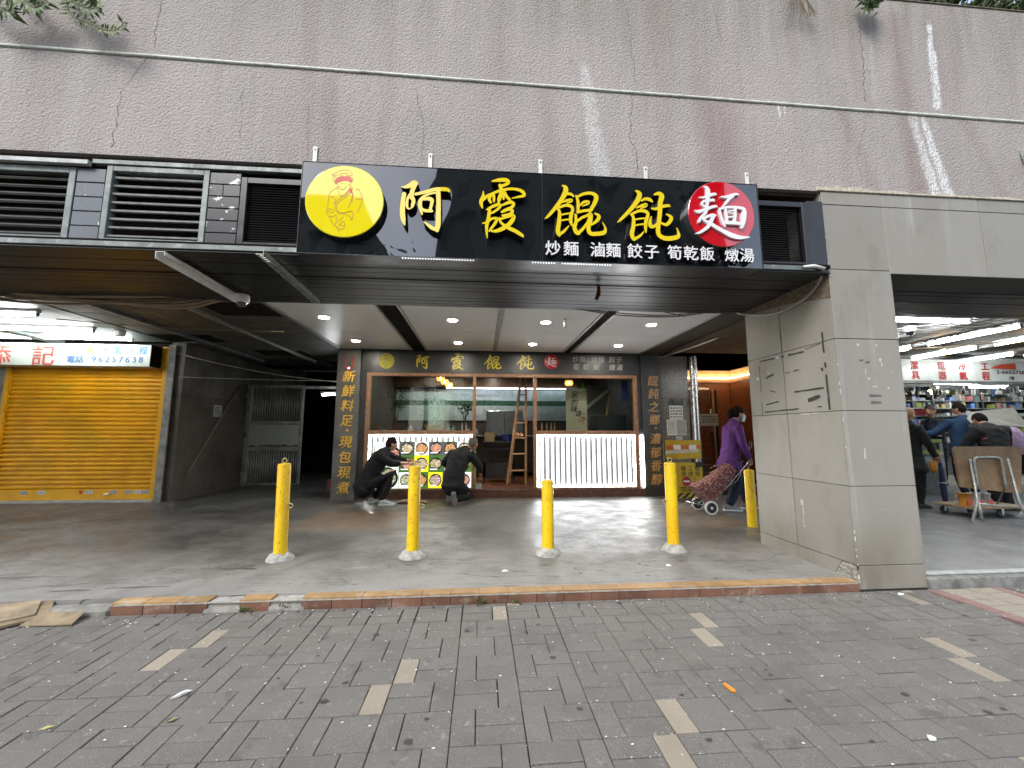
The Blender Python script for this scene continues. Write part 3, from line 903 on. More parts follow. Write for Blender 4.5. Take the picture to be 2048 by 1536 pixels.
# raised arcade floor and its tiled kerb
arcade = struct(BX(-14, 3.72, 3.352, 13.5, -0.3, 0.07).build('arcade_floor', M['floor']))
struct(BX(3.722, 16, 3.36, 7.78, -0.3, 0.068).build('market_floor', mat('blue_grey_terrazzo', (0.125, 0.13, 0.135), 0.38, var=0.25, scale=3, bump=0.1, bscale=200, dirt=(0.13, 0.115, 0.09), dscale=1.2)))
kerb = struct(BX(-2.62, 3.135, 3.255, 3.351, -0.3, 0.060).build('kerb', M['mortar']))
rk = random.Random(5)
x = -2.62
k = 0
broken = {3, 5}
while x < 3.12:
    w = min(0.219, 3.135 - x)
    if k not in broken:
        o = MB().box(x + .0015, x + w - .0015, 3.241 + rk.uniform(0, .003), 3.256, -0.04, 0.056, b=.003).build('tile', M['kerb_tile'], kerb)
        o['label'] = 'red-brown kerb face tile'
        vs = MB()
        n = 6
        fr = [(x + .0015 + (w - .003) * i / n, 3.247 + rk.uniform(-.004, .006)) for i in range(n + 1)]
        ring = [(a, b) for a, b in fr] + [(x + w - .0015, 3.352), (x + .0015, 3.352)]
        zt = 0.0725 + rk.uniform(-.001, .0015)
        m = len(ring)
        vs.add([(a, b, 0.0605) for a, b in ring] + [(a, b, zt) for a, b in ring], [tuple(range(m, 2 * m))] + [(i, (i + 1) % m, m + (i + 1) % m, m + i) for i in range(m)])
        o = vs.build('tile', M['kerb_top'], kerb)
        o['label'] = 'worn ochre kerb top tile'
    x += w
    k += 1
# lumps of cement where kerb tiles are missing, and the ragged mortar line between top and face
mb = MB()
for (xa, xb) in ((-1.98, -1.73), (-1.53, -1.28)):
    n = 14
    for i in range(n):
        for j in range(5):
            pass
    rows = []
    for j in range(5):
        t = j / 4
        rows.append([(xa + (xb - xa) * i / n, 3.225 + 0.13 * t * t + 0.012 * noise.noise(Vector((i * .9, j * .7, xa))), -0.02 + 0.10 * sin(t * pi / 2) * (0.75 + .25 * noise.noise(Vector((i * .7, j, xa * 3))))) for i in range(n + 1)])
    vs = [p for r in rows for p in r]
    mb.add(vs, [(j * (n + 1) + i, j * (n + 1) + i + 1, (j + 1) * (n + 1) + i + 1, (j + 1) * (n + 1) + i) for j in range(4) for i in range(n)])
o = mb.build('cement_patch', M['concrete_raw'], kerb, smooth=True)
mb = MB()
x = -2.6
while x < 3.12:
    w = rk.uniform(.02, .06)
    mb.box(x, min(x + w, 3.13), 3.2385 + rk.uniform(0, .004), 3.26, 0.0555, 0.0625 + rk.uniform(-.002, .002))
    x += w
stuff(mb.build('mortar_joint', M['mortar'], kerb))
# sunken ramp edge left of the kerb
struct(BX(-14, -2.622, 3.236, 3.353, -0.3, 0.045, b=.02).build('kerb_edge', M['concrete_raw']))

# the long roughcast wall above the arcade
wall = tag(BX(-14, 16, 3.25, 3.62, 3.533, 5.66).build('facade_wall', M['plaster']), 'long pinkish roughcast wall with white lime streaks above the shop sign', 'wall')
mb = MB()
n = 60
pts = [(-9 + 18 * i / n, 3.247, 4.452 - (-9 + 18 * i / n + 4) * 0.007 + .004 * noise.noise(Vector((i * .8, 0, 0)))) for i in range(n + 1)]
mb.tube(pts, [.0135 + .003 * noise.noise(Vector((i * 1.3, 5, 0))) for i in range(n + 1)], 6)
mb.build('joint_strip', mat('pale_green_white_sealant', (0.62, 0.66, 0.58), 0.7, var=0.15, scale=20, dirt=(0.35, 0.33, 0.28), dscale=9), wall, smooth='all')
BX(-14, 16, 3.24, 3.64, 5.661, 5.675, b=.003).build('coping', mat('mossy_coping', (0.16, 0.14, 0.10), 0.95, var=.4, scale=12), wall)
M['crack'] = mat('grey_brown_crack', (0.10, 0.085, 0.078), 0.95)
def crack(pts, w, seed):
    rr = random.Random(seed)
    out = []
    for i in range(len(pts) - 1):
        (xa, za), (xb, zb) = pts[i], pts[i + 1]
        m = max(2, int(abs(za - zb) / .035))
        for j in range(m):
            t = j / m
            out.append((xa + (xb - xa) * t + rr.uniform(-.012, .012), za + (zb - za) * t))
    mb = MB()
    for i in range(len(out) - 1):
        (xa, za), (xb, zb) = out[i], out[i + 1]
        wa = w * rr.uniform(.4, 1.2)
        mb.add([(xa - wa, 3.2478, za), (xa + wa, 3.2478, za), (xb + wa, 3.2478, zb), (xb - wa, 3.2478, zb)], [(0, 1, 2, 3)])
    return mb
for i, (pts, w) in enumerate((([(-2.76, 5.1), (-2.8, 4.7), (-2.78, 4.48)], .0022), ([(-2.84, 4.43), (-3.0, 4.1), (-3.02, 3.56)], .0026), ([(-2.05, 4.2), (-2.03, 3.7)], .0014), ([(-1.5, 4.1), (-1.48, 3.55)], .0012), ([(1.36, 5.3), (1.4, 4.46)], .0016), ([(1.36, 4.40), (1.33, 3.95), (1.40, 3.8), (1.37, 3.56)], .003), ([(-0.6, 4.3), (-0.52, 3.95), (-0.53, 3.6)], .002), ([(3.75, 5.55), (3.73, 5.0), (3.70, 4.46)], .0042), ([(3.72, 4.4), (3.55, 3.9), (3.58, 3.6)], .0016), ([(2.2, 5.5), (2.28, 5.0)], .0016), ([(4.9, 3.9), (5.6, 3.88)], .002))):
    crack(pts, w * .75, i).build('crack', M['crack'], wall)

# brackets and floodlight on the wall
fl = T('floodlight', 'small white floodlight bracketed to the plaster wall at the right picture edge', 'floodlight', (5.33, 3.25, 3.9))
BX(-.02, .16, -.16, -.02, -.03, .10, b=.012).build('lamp_body', M['white_paint'], fl)
BX(-.015, .155, -.158, -.03, -.036, -.031).build('lens', M['lens'], fl)
MB().tube([(-.03, 0, .18), (-.03, -.02, .06), (-.03, -.09, .03)], .008, 6).tube([(-.03, 0, .12), (.1, -.01, .12)], .007, 6).build('bracket', M['grey_metal'], fl)

# parapet planting
def leaf_cluster(name, centre_fn, n, size, mt, parent=None, seed=1, elong=2.4):
    rr = random.Random(seed)
    mb = MB()
    for i in range(n):
        c, dirn = centre_fn(rr)
        c = Vector(c)
        d = (Vector(dirn) + Vector((rr.gauss(0, .6), rr.gauss(0, .6), rr.gauss(0, .6)))).normalized()
        s = d.cross(Vector((rr.gauss(0, 1), rr.gauss(0, 1), rr.gauss(0, 1)))).normalized()
        nn = d.cross(s)
        L = size * rr.uniform(.6, 1.3)
        w = L / elong
        mb.add([c, c + d * L * .35 + s * w * .5 + nn * .1 * w, c + d * L, c + d * L * .35 - s * w * .5 + nn * .1 * w, c + d * L * .4 - nn * .05 * L], [(0, 1, 4), (1, 2, 4), (2, 3, 4), (3, 0, 4)])
    return mb.build(name, mt, parent)
hedge = T('hedge', 'dark shrubs growing behind the parapet at the top right', 'hedge', (0, 0, 0))
leaf_cluster('foliage', lambda r: ((r.uniform(3.0, 7), r.uniform(3.40, 4.2), 5.62 + abs(r.gauss(0, .28))), (0, -.3, .3)), 8000, .10, M['leaf_dark'], hedge, 11)
leaf_cluster('foliage', lambda r: ((r.uniform(3.6, 6.6), r.uniform(3.45, 3.9), 5.66 + abs(r.gauss(0, .2))), (0, -.3, .1)), 2500, .17, M['leaf_dark'], hedge, 12)
mb = MB()
for i in range(30):
    xx = 2.3 + i * .22
    mb.tube([(xx, 4.1, 5.4), (xx + rk.uniform(-.1, .1), 4.0, 5.8), (xx + rk.uniform(-.2, .2), 3.9, 6.2)], [.012, .008, .003], 5)
mb.build('stems', M['stem'], hedge)
struct(BX(-14, 16, 3.621, 9, 5.2, 5.45).build('roof_planter', M['bedding']))
# hanging sprays at the top left: two drooping shoots and a tuft of leaves
def spray(label, pts, nleaf, size, seed, mt='leaf'):
    t = T('hanging_plant', label, 'plant', pts[0], group='plants spilling over the wall')
    o = Vector(pts[0])
    loc = [tuple(Vector(p) - o) for p in pts]
    sp = spline(loc, 8)
    MB().tube(sp, [.006 - .004 * i / len(sp) for i in range(len(sp))], 5).build('stem', M['stem'], t)
    rr = random.Random(seed)
    mb = MB()
    for i in range(nleaf):
        f = (i + .5) / nleaf * (len(sp) - 1)
        j = int(f)
        p = Vector(sp[j]).lerp(Vector(sp[min(j + 1, len(sp) - 1)]), f - j)
        tg = (Vector(sp[min(j + 1, len(sp) - 1)]) - Vector(sp[max(j - 1, 0)])).normalized()
        sd = (tg.cross(Vector((0, -1, 0)))).normalized() * (1 if i % 2 else -1)
        d = (sd * .9 + tg * .45 + Vector((rr.gauss(0, .15), rr.gauss(0, .35), rr.gauss(0, .15)))).normalized()
        L = size * rr.uniform(.75, 1.2)
        w = L * .36
        nn = d.cross(tg).normalized()
        s2 = d.cross(nn)
        mb.add([p, p + d * L * .4 + s2 * w * .5, p + d * L, p + d * L * .4 - s2 * w * .5, p + d * L * .4 + nn * L * .06], [(0, 1, 4), (1, 2, 4), (2, 3, 4), (3, 0, 4)])
    mb.build('foliage', M[mt], t)
spray('long drooping shoot with paired narrow leaves on the upper left wall', [(-3.55, 3.2, 5.1), (-3.41, 3.12, 4.88), (-3.32, 3.1, 4.63), (-3.18, 3.1, 4.56), (-3.06, 3.1, 4.51), (-2.96, 3.09, 4.50), (-2.89, 3.08, 4.57)], 84, .062, 21)
spray('leafy green shoot hanging into the picture at the top left corner', [(-4.2, 3.2, 5.0), (-4.0, 3.12, 4.76), (-3.86, 3.1, 4.66), (-3.79, 3.1, 4.61), (-3.74, 3.1, 4.65)], 46, .11, 22)
spray('short bushy shoot above the long drooping one', [(-3.6, 3.2, 5.15), (-3.45, 3.12, 4.88), (-3.32, 3.1, 4.75), (-3.2, 3.1, 4.69), (-3.11, 3.1, 4.71)], 64, .09, 23)
spray('yellow-green twig tip near the top left corner', [(-3.9, 3.2, 5.05), (-3.75, 3.12, 4.82), (-3.65, 3.1, 4.70), (-3.58, 3.1, 4.66), (-3.50, 3.1, 4.73)], 54, .10, 24)
tf = T('fern_tuft', 'green tuft growing from the crack at the top of the plaster wall', 'plant', (3.76, 3.2, 5.50))
leaf_cluster('foliage', lambda r: ((r.gauss(0, .045), -.03 - abs(r.gauss(0, .04)), r.uniform(-.10, .1)), (.3 * r.gauss(0, 1), -.5, -.6)), 150, .08, M['leaf'], tf, 31, 3.2)
tf2 = T('dead_twigs', 'dry dark twigs hanging over the wall top left of the green tuft', 'plant', (3.03, 3.2, 5.44))
mb = MB()
for i in range(16):
    a = rk.uniform(-.12, .12)
    mb.tube([(a * .3, 0, .2), (a, -.03, .02), (a * 1.3 + rk.uniform(-.05, .05), -.04, -.14 + rk.uniform(-.05, .05))], .003, 4)
mb.build('twigs', M['stem'], tf2)

# ------------------------------------------------------------------ the tiled pillar and lintel
pil = T('tiled_pillar', 'broad grey tiled pillar with torn black tape marks between the two shop bays', 'pillar', (0, 0, 0))
BX(3.152, 3.748, 3.262, 4.408, -0.3, 3.52).build('core', M['grout'], pil)
rp = random.Random(9)
zs = [0.003, 0.195, 0.84, 1.485, 2.128, 2.775, 3.402, 3.531]
for i in range(len(zs) - 1):
    za, zb = zs[i] + .0025, zs[i + 1] - .0025
    o = MB().box(3.142, 3.748, 3.250 + rp.uniform(-.0012, .0012), 3.261, za, zb, b=.0025).build('tile', M['pillar_tile'], pil)
    # side tiles, two per course; the foot of the front one is broken off
    for (ya, yb) in ((3.262, 3.88), (3.885, 4.42)):
        if i == 0 and ya < 3.5:
            mb = MB()
            poly = [(3.52, za), (3.88, za), (3.88, zb), (3.40, zb)]
            vs = [(x_, y_, z_) for x_ in (3.141, 3.151) for (y_, z_) in poly]
            mb.add(vs, [(0, 1, 2, 3), (7, 6, 5, 4), (0, 4, 5, 1), (1, 5, 6, 2), (2, 6, 7, 3), (3, 7, 4, 0)])
            o = mb.build('tile', M['pillar_tile'], pil)
            o['label'] = 'side skirting tile with its corner broken off'
            continue
        MB().box(3.140 + rp.uniform(-.001, .001), 3.151, ya + .002, yb - .002, za, zb, b=.0025).build('tile', M['pillar_tile'], pil)
    MB().box(3.749, 3.758, 3.252, 3.83, za, zb, b=.0025).build('tile', M['pillar_tile'], pil)
    MB().box(3.749, 3.758, 3.834, 4.40, za, zb, b=.0025).build('tile', M['pillar_tile'], pil)
# rubble in the broken foot
mb = MB()
mb.add([(3.146, 3.262, 0), (3.146, 3.52, 0), (3.146, 3.40, .19), (3.146, 3.262, .19), (3.10, 3.27, 0.0)], [(0, 1, 2, 3)])
for i in range(40):
    y_, z_ = rp.uniform(3.265, 3.46), rp.uniform(.01, .17)
    r_ = rp.uniform(.008, .03)
    mb.sph((3.146, y_, z_), (r_ * .4, r_, r_ * .8), 6, 4)
mb.build('broken_mortar', M['concrete_raw'], pil)
# tape residue of an old poster: (y, z, y, z, width) on the side face
tape = MB()
rt = random.Random(12)
def tape_line(ya, za, yb, zb, w, gap=.25):
    L = sqrt((yb - ya) ** 2 + (zb - za) ** 2)
    t = 0
    while t < L:
        l = rt.uniform(.02, .12)
        if rt.random() > gap:
            a, b = t / L, min(1, (t + l) / L)
            dy, dz = (yb - ya) / L, (zb - za) / L
            ny, nz = -dz, dy
            q = []
            for s_, f_ in ((-1, a), (1, a), (1, b), (-1, b)):
                ww = w * rt.uniform(.55, 1.1)
                q.append((3.1372, ya + (yb - ya) * f_ + ny * ww * s_, za + (zb - za) * f_ + nz * ww * s_))
            tape.add(q, [(0, 1, 2, 3)])
        t += l
for q in ((4.22, 2.09, 3.60, 2.08, .010, .12), (3.58, 2.10, 3.40, 2.12, .004, .3), (3.375, 2.26, 3.37, 1.5, .011, .25), (4.23, 2.10, 4.235, 1.47, .005, .15), (4.2, 1.52, 3.72, 1.53, .008, .05), (3.70, 1.53, 3.45, 1.535, .005, .5), (3.76, 1.70, 3.41, 1.705, .010, .05), (3.60, 1.60, 3.46, 1.635, .019, .0), (4.19, 1.88, 4.02, 1.915, .013, .2), (3.86, 1.905, 3.68, 1.915, .005, .2), (4.17, 1.60, 3.98, 1.62, .010, .3), (3.42, 1.87, 3.40, 1.88, .02, .1), (4.1, 1.75, 4.0, 1.72, .006, .6), (3.9, 2.45, 3.89, 2.25, .003, .2), (4.0, 2.35, 3.9, 2.4, .005, .5)):
    tape_line(*q)
stuff(tape.build('tape_marks', M['ink'], pil))
mb = MB()
for (y_, z_, w_, h_) in ((3.95, 2.085, .02, .012), (4.1, 1.945, .015, .01), (4.27, 1.9, .02, .02), (3.65, 1.475, .06, .006), (3.53, 1.478, .05, .004), (3.78, .62, .018, .03), (3.77, .54, .007, .05), (3.78, .45, .006, .04), (3.775, .40, .016, .006)):
    mb.add([(3.1368, y_ - w_, z_ - h_), (3.1368, y_ + w_, z_ - h_ * .7), (3.1368, y_ + w_ * .7, z_ + h_), (3.1368, y_ - w_ * .8, z_ + h_ * .8)], [(0, 1, 2, 3)])
for (x_, z_, w_, h_) in ((3.352, 2.075, .016, .018), (3.53, 2.075, .014, .016), (3.40, 1.93, .03, .01), (3.55, 1.94, .02, .022), (3.56, 1.90, .01, .03), (3.40, 1.84, .008, .03), (3.42, 1.77, .02, .016), (3.47, 1.70, .035, .009), (3.60, 1.69, .012, .016), (3.65, 1.84, .008, .008), (3.31, 1.12, .012, .07), (3.70, 1.32, .004, .018), (3.44, .65, .006, .006)):
    w_, h_ = w_ * .75, h_ * .7
    mb.add([(x_ - w_, 3.2478, z_ - h_), (x_ + w_ * .8, 3.2478, z_ - h_), (x_ + w_, 3.2478, z_ + h_ * .8), (x_ - w_ * .6, 3.2478, z_ + h_)], [(0, 1, 2, 3)])
stuff(mb.build('paint_flecks', mat('dull_white_fleck', (0.5, 0.49, 0.46), 0.8), pil))
mb = MB()
for (x_, z_, w_, h_) in ((3.38, 1.935, .03, .008), (3.43, 1.92, .022, .012), (3.47, 1.62, .06, .012), (3.47, 1.56, .05, .014)):
    mb.add([(x_ - w_, 3.2474, z_ - h_), (x_ + w_, 3.2474, z_ - h_ * .4), (x_ + w_ * .9, 3.2474, z_ + h_ * .5), (x_ - w_, 3.2474, z_ + h_)], [(0, 1, 2, 3)])
stuff(mb.build('smudges', mat('grey_smudge', (0.13, 0.125, 0.12), 0.8), pil))
# chipped white edge of the corner
mb = MB()
for i in range(26):
    z_ = rp.choice((rp.uniform(2.78, 3.15), rp.uniform(.05, .5), rp.uniform(.2, 3.4)))
    mb.box(3.139, 3.139 + rp.uniform(.004, .009), 3.2455, 3.2455 + .008, z_, z_ + rp.uniform(.01, .05))
stuff(mb.build('edge_chips', bpy.data.materials['dull_white_fleck'], pil))

lin = T('tiled_lintel', 'grey tiled lintel over the lit market opening right of the pillar', 'lintel', (0, 0, 0))
BX(3.752, 12, 3.262, 3.66, 2.752, 3.531).build('core', M['grout'], lin)
x = 3.751
while x < 9:
    for za, zb in ((2.75, 3.40), (3.405, 3.53)):
        MB().box(x + .002, x + 1.005 - .002, 3.2505 + rp.uniform(-.001, .001), 3.261, za, zb, b=.0025).build('tile', M['pillar_tile'], lin)
    x += 1.008
mb = MB()
x = 3.1
while x < 7:
    w = rp.uniform(.04, .12)
    mb.box(x, x + w - .004, 3.236, 3.262, 3.532, 3.545 + rp.uniform(0, .022) + (.02 if x < 3.5 else 0), b=.004)
    x += w
stuff(mb.build('mortar_ledge', mat('cream_mortar', (0.5, 0.46, 0.37), 0.9, var=0.2, scale=20), lin))

# ------------------------------------------------------------------ louvre band under the wall
struct(BX(-14, 3.13, 3.66, 3.7, 2.72, 3.6).build('band_backing', M['void']))
struct(BX(-14, 3.13, 3.30, 3.659, 3.50, 3.532).build('band_ceiling', mat('rusty_brown_slab_edge', (0.07, 0.04, 0.025), 0.9, var=0.4)))
rail = tag(BX(-14, 2.985, 3.215, 3.28, 2.738, 2.782, b=.004).build('fascia_rail', M['grey_metal']), 'long grey metal rail under the louvres and behind the sign', 'rail')

def louvre(label, x0, x1, z0, z1, n, slat, frame, tilt, depth, th, fw, group=None, yf=3.235):
    t = T('louvre', label, 'louvre', (x0, yf, z0), group=group)
    w, h = x1 - x0, z1 - z0
    fr = MB()
    fr.box(0, fw, 0, .07, 0, h, b=.003)
    fr.box(w - fw, w, 0, .07, 0, h, b=.003)
    fr.box(fw + .0005, w - fw - .0005, .001, .07, 0, fw * .7, b=.003)
    fr.box(fw + .0005, w - fw - .0005, .001, .07, h - fw, h, b=.003)
    fr.build('frame', frame, t)
    me = None
    zz0, zz1 = fw * .7, h - fw
    for i in range(n):
        z = zz0 + (zz1 - zz0) * (i + .5) / n
        if me is None:
            mb = MB().box(fw + .001, w - fw - .001, -depth / 2, depth / 2, -th / 2, th / 2)
            me = mb.mesh('slat', slat)
        obj('slat', me, t, (0, .045, z), (tilt + rk.uniform(-.05, .05) * (1 if n < 15 else .1), 0, 0))
    return t
louvre('dark open louvre with grey frame at the left picture edge', -9.0, -3.245, 2.785, 3.40, 8, M['slat_dark'], M['grey_metal'], radians(38), .07, .016, .05)
louvre('open louvre of pale wide slats between the two tiled strips', -3.02, -2.235, 2.785, 3.43, 8, M['slat_light'], M['grey_metal'], radians(20), .06, .014, .045)
louvre('fine black louvre left of the black shop sign', -1.985, -1.30, 2.79, 3.385, 24, M['slat_black'], M['black'], radians(30), .03, .006, .05)
louvre('fine black louvre between the sign and the tiled pillar', 2.28, 2.975, 2.79, 3.405, 24, M['slat_black'], M['black'], radians(30), .03, .006, .05)
struct(BX(2.976, 3.135, 3.24, 3.32, 2.74, 3.42).build('band_end_panel', M['black']))
o = tag(BX(-9, -3.13, 3.195, 3.233, 3.405, 3.445, b=.004).build('metal_channel', M['slat_light']), 'pale metal channel along the top of the dark left louvre', 'channel')
o = tag(BX(-3.129, -1.3, 3.225, 3.275, 3.435, 3.475, b=.004).build('metal_channel', M['grey_metal']), 'grey metal channel over the pale wide louvre', 'channel')

rs = random.Random(14)
def tile_strip(label, x0, x1, z0, z1, rows, splash, split=()):
    t = T('tiled_strip', label, 'tiles', (x0, 3.24, z0))
    BX(-.004, x1 - x0 + .004, .012, .08, -.004, z1 - z0 + .004).build('backing', M['void'], t)
    h = (z1 - z0) / rows
    for i in range(rows):
        cuts = [(0, x1 - x0)] if i not in split else [(0, (x1 - x0) * .45), ((x1 - x0) * .45, x1 - x0)]
        for a, b in cuts:
            MB().box(a + .002, b - .002, rs.uniform(-.002, .001), .012, i * h + .004, (i + 1) * h - .004, b=.002).build('tile', splash, t)
    return t
def splash_mat(name, base, amt, scale, sc):
    N = NT(name)
    a = N.noise(scale, 5, N.n('Mapping', {'Vector': N.pos, 'Rotation': (0, 0.35, 0), 'Scale': sc}).outputs[0], rough=0.6)
    c = N.mix(N.rng(a, amt, amt + .04), base, (0.7, 0.72, 0.72))
    return N.bsdf(c, 0.3, 0, 0.5)
tile_strip('narrow strip of slate-grey tiles with white splashes between the louvres', -3.24, -3.025, 2.79, 3.40, 5, splash_mat('splashed_slate_tile', (0.115, 0.125, 0.14), 0.66, 14, (1.6, 1, .35)))
tile_strip('strip of black tiles with peeling white paint beside the fine louvre', -2.232, -1.99, 2.79, 3.42, 6, splash_mat('peeling_black_tile', (0.04, 0.042, 0.047), 0.60, 9, (1, 1, 1.6)), split=(4,))

# dark strip soffit under the band
def soffit(name, label, x0, x1, y0, y1, z, n):
    t = T(name, label, 'soffit', (x0, y0, z))
    BX(0, x1 - x0, 0, y1 - y0, .05, .08).build('backing', M['void'], t)
    p = (y1 - y0) / n
    me = MB().box(0, x1 - x0, .003, p - .003, 0, .012, b=.003).mesh('slat', M['soffit'])
    for i in range(n):
        obj('slat', me, t, (0, i * p, rs.uniform(-.002, .002)), (rs.uniform(-.006, .006), 0, 0))
    return t
soffit('strip_soffit', 'glossy black strip soffit under the shop sign and louvres', -12, 3.137, 3.22, 4.48, 2.72, 12)
soffit('strip_soffit', 'grey strip soffit behind the tiled lintel at the right', 3.76, 12, 3.665, 4.45, 2.745, 8)
o = tag(BX(3.13, 3.139, 3.30, 4.44, 2.735, 2.80).build('rusty_flashing', mat('rusty_ochre_edge', (0.25, 0.15, 0.06), 0.8)), 'rusty strip where the soffit meets the pillar side', 'flashing')
mb = MB().add([(3.139, 3.25, 2.715), (3.139, 4.40, 2.715), (3.139, 4.25, 2.66), (3.139, 3.7, 2.60), (3.139, 3.25, 2.50)], [(0, 1, 2, 3, 4)])
tag(mb.build('mortar_scar', mat('scraped_brown_mortar', (0.16, 0.12, 0.08), 0.95, var=.4, scale=30)), 'scraped brown mortar scar on the pillar side below the soffit', 'scar')

# concrete slab over the arcade, joists and the white ceiling
struct(BX(-14, 16, 4.5, 14, 3.25, 3.30).build('ceiling_slab', mat('sooty_slab', (0.03, 0.028, 0.024), 0.95)))
struct(BX(-14, 3.3, 4.482, 4.54, 2.78, 3.25).build('drop_beam', mat('brown_drop_beam', (0.06, 0.045, 0.03), 0.9)))
wc = struct(BX(-2.66, 3.2, 4.92, 7.74, 2.905, 2.93).build('white_ceiling', M['grey_metal']))
cm = mat('white_ceiling_board', (0.76, 0.765, 0.75), 0.3, var=0.02, scale=0.6, rv=0.0)
CX = [(-2.63, -1.36), (-1.03, 0.225), (0.305, 1.60), (1.82, 3.17)]
for xa, xb in CX:
    for ya, yb in ((4.93, 6.285), (6.30, 7.735)):
        MB().box(xa, xb, ya, yb, 2.884, 2.904, b=.003).build('panel', cm, wc)
for xa, xb in ((-2.665, -2.632), (-1.358, -1.32), (-1.07, -1.032), (.227, .303), (1.602, 1.645), (1.775, 1.818), (3.172, 3.205)):
    MB().box(xa, xb, 4.925, 7.735, 2.872, 2.906, b=.003).build('trim_strip', M['galv'], wc)
for xa, xb in ((-1.318, -1.072), (1.647, 1.773)):
    MB().box(xa, xb, 4.925, 7.735, 2.898, 2.9045).build('dark_gap', M['void'], wc)
DL = [('first', -2.18), ('second', -.41), ('third', .93), ('last', 2.51)]
d0 = None
for row, y in (('front', 5.59), ('back', 7.03)):
    for nm, x in DL:
        lab = f'round ceiling downlight, {nm} from the left in the {row} row'
        if d0 is None:
            d0 = T('downlight', lab, 'ceiling light', (x, y, 2.8825), group='round downlights in the white ceiling')
            MB().lathe([(.066, -.004), (.066, .001)], 20).build('lens', M['downlight'], d0, smooth=True)
            MB().lathe([(.067, -.006), (.075, -.007), (.082, -.004), (.083, .0015), (.067, .0015), (.067, -.006)], 24).build('rim', M['white_paint'], d0, smooth=True)
        else:
            clone(d0, lab, (x, y, 2.8825))
sp = T('sprinkler', 'small fire sprinkler head hanging below the white ceiling', 'sprinkler', (1.17, 5.4, 2.884))
MB().lathe([(.03, 0), (.03, -.006), (.012, -.008), (.012, -.05), (.02, -.052), (.02, -.065), (.006, -.07), (.004, -.10), (.022, -.102), (.022, -.106)], 12).build('body', M['steel'], sp, smooth=True)
MB().tube([(-.014, 0, -.06), (-.018, 0, -.085), (0, 0, -.1)], .0025, 5).tube([(.014, 0, -.06), (.018, 0, -.085), (0, 0, -.1)], .0025, 5).build('yoke', M['steel'], sp)

# dark ceiling over the passage on the left: planks and steel channels
lc = struct(BX(-5.7, -2.67, 4.6, 11, 2.97, 3.0).build('passage_ceiling', M['void']))
pm = mat('dirty_dark_ceiling_tile', (0.085, 0.078, 0.06), 0.6, var=.35, scale=4)
for i in range(9):
    for j in range(3):
        if (i * 3 + j) % 7 == 5:
            continue
        MB().box(-5.68 + j * 1.0, -5.68 + j * 1.0 + .985, 4.65 + i * .62, 4.65 + i * .62 + .61, 2.955, 2.969, b=.002).build('panel', pm, lc)
for i, xx in enumerate((-5.0, -3.84, -2.72)):
    tag(MB().box(xx - .035, xx + .035, 4.56, 9.5, 2.90, 2.95, b=.004).build('ceiling_channel', M['galv'] if i == 1 else M['grey_metal']), ('rusty steel channel under the dark ceiling nearest the shutter shop', 'pale steel channel along the middle of the dark passage ceiling', 'steel channel along the left edge of the white ceiling')[i], 'channel')
# ================================================================== BIG SIGN
sg = T('shop_sign', 'long glossy black sheet-metal shop sign with yellow brush lettering over the bay', 'shop sign', (0, 0, 0))
for xa, xb in ((-1.405, .482), (.486, 2.335)):
    # gently buckled sheet
    mb = MB()
    nx, nz = 24, 10
    za, zb = 2.651, 3.40
    vs = []
    for j in range(nz + 1):
        for i in range(nx + 1):
            u, v = i / nx, j / nz
            e = min(1, min(u, 1 - u, ) * 6, min(v, 1 - v) * 5)
            x_, z_ = xa + (xb - xa) * u, za + (zb - za) * v
            vs.append((x_, 3.02 - .006 * e * noise.noise(Vector((x_ * 2.0, z_ * 1.3, 3))) - .004 * e * noise.noise(Vector((x_ * 4.5, z_ * 2.5, 8))), z_))
    mb.add(vs, [(j * (nx + 1) + i, j * (nx + 1) + i + 1, (j + 1) * (nx + 1) + i + 1, (j + 1) * (nx + 1) + i) for j in range(nz) for i in range(nx)])
    mb.build('face_panel', M['sign_black'], sg, smooth='all')
BX(-1.403, 2.333, 3.030, 3.20, 2.653, 3.398).build('sign_box', M['black'], sg)
mb = MB()
mb.box(-1.409, -1.4055, 3.015, 3.2, 2.648, 3.403).box(2.3355, 2.339, 3.015, 3.2, 2.648, 3.403).box(.4825, .4855, 3.017, 3.03, 2.652, 3.399)
mb.box(-1.405, 2.335, 3.015, 3.03, 2.6465, 2.6505).box(-1.405, 2.335, 3.015, 3.2, 3.4005, 3.403)
mb.build('edge_trim', M['slat_black'], sg)
def disc(c, r, y, d, face, side, name):
    me = MB().lathe([(r, y + d), (r, y + .004), (r - .005, y)], 64, c, 'y').mesh(name, face, True)
    me.materials.append(side)
    for p in me.polygons:
        if abs(p.normal.y) < 0.4:
            p.material_index = 1
    return obj(name, me, sg)
disc((-1.052, 0, 3.047), .292, 2.955, .065, M['sign_yellow'], M['return_black'], 'yellow_disc')
disc((1.957, 0, 3.077), .285, 2.945, .075, M['sign_red'], mat('mirror_disc_side', (0.4, 0.4, 0.4), 0.15, 0.9), 'red_disc')
mb = MB()
for st in FIGURE:
    sp_ = spline([(a / 1000 - 1.052, b / 1000 + 3.047) for a, b in st], 5)
    for i in range(len(sp_) - 1):
        (xa, za), (xb, zb) = sp_[i], sp_[i + 1]
        l = sqrt((xb - xa) ** 2 + (zb - za) ** 2) or 1
        nx, nz = -(zb - za) / l * .0017, (xb - xa) / l * .0017
        mb.add([(xa + nx, 2.9538, za + nz), (xb + nx, 2.9538, zb + nz), (xb - nx, 2.9538, zb - nz), (xa - nx, 2.9538, za - nz)], [(0, 1, 2, 3)])
mb.build('line_drawing', mat('red_brown_line', (0.42, 0.09, 0.01), 0.3), sg)
mb = MB()
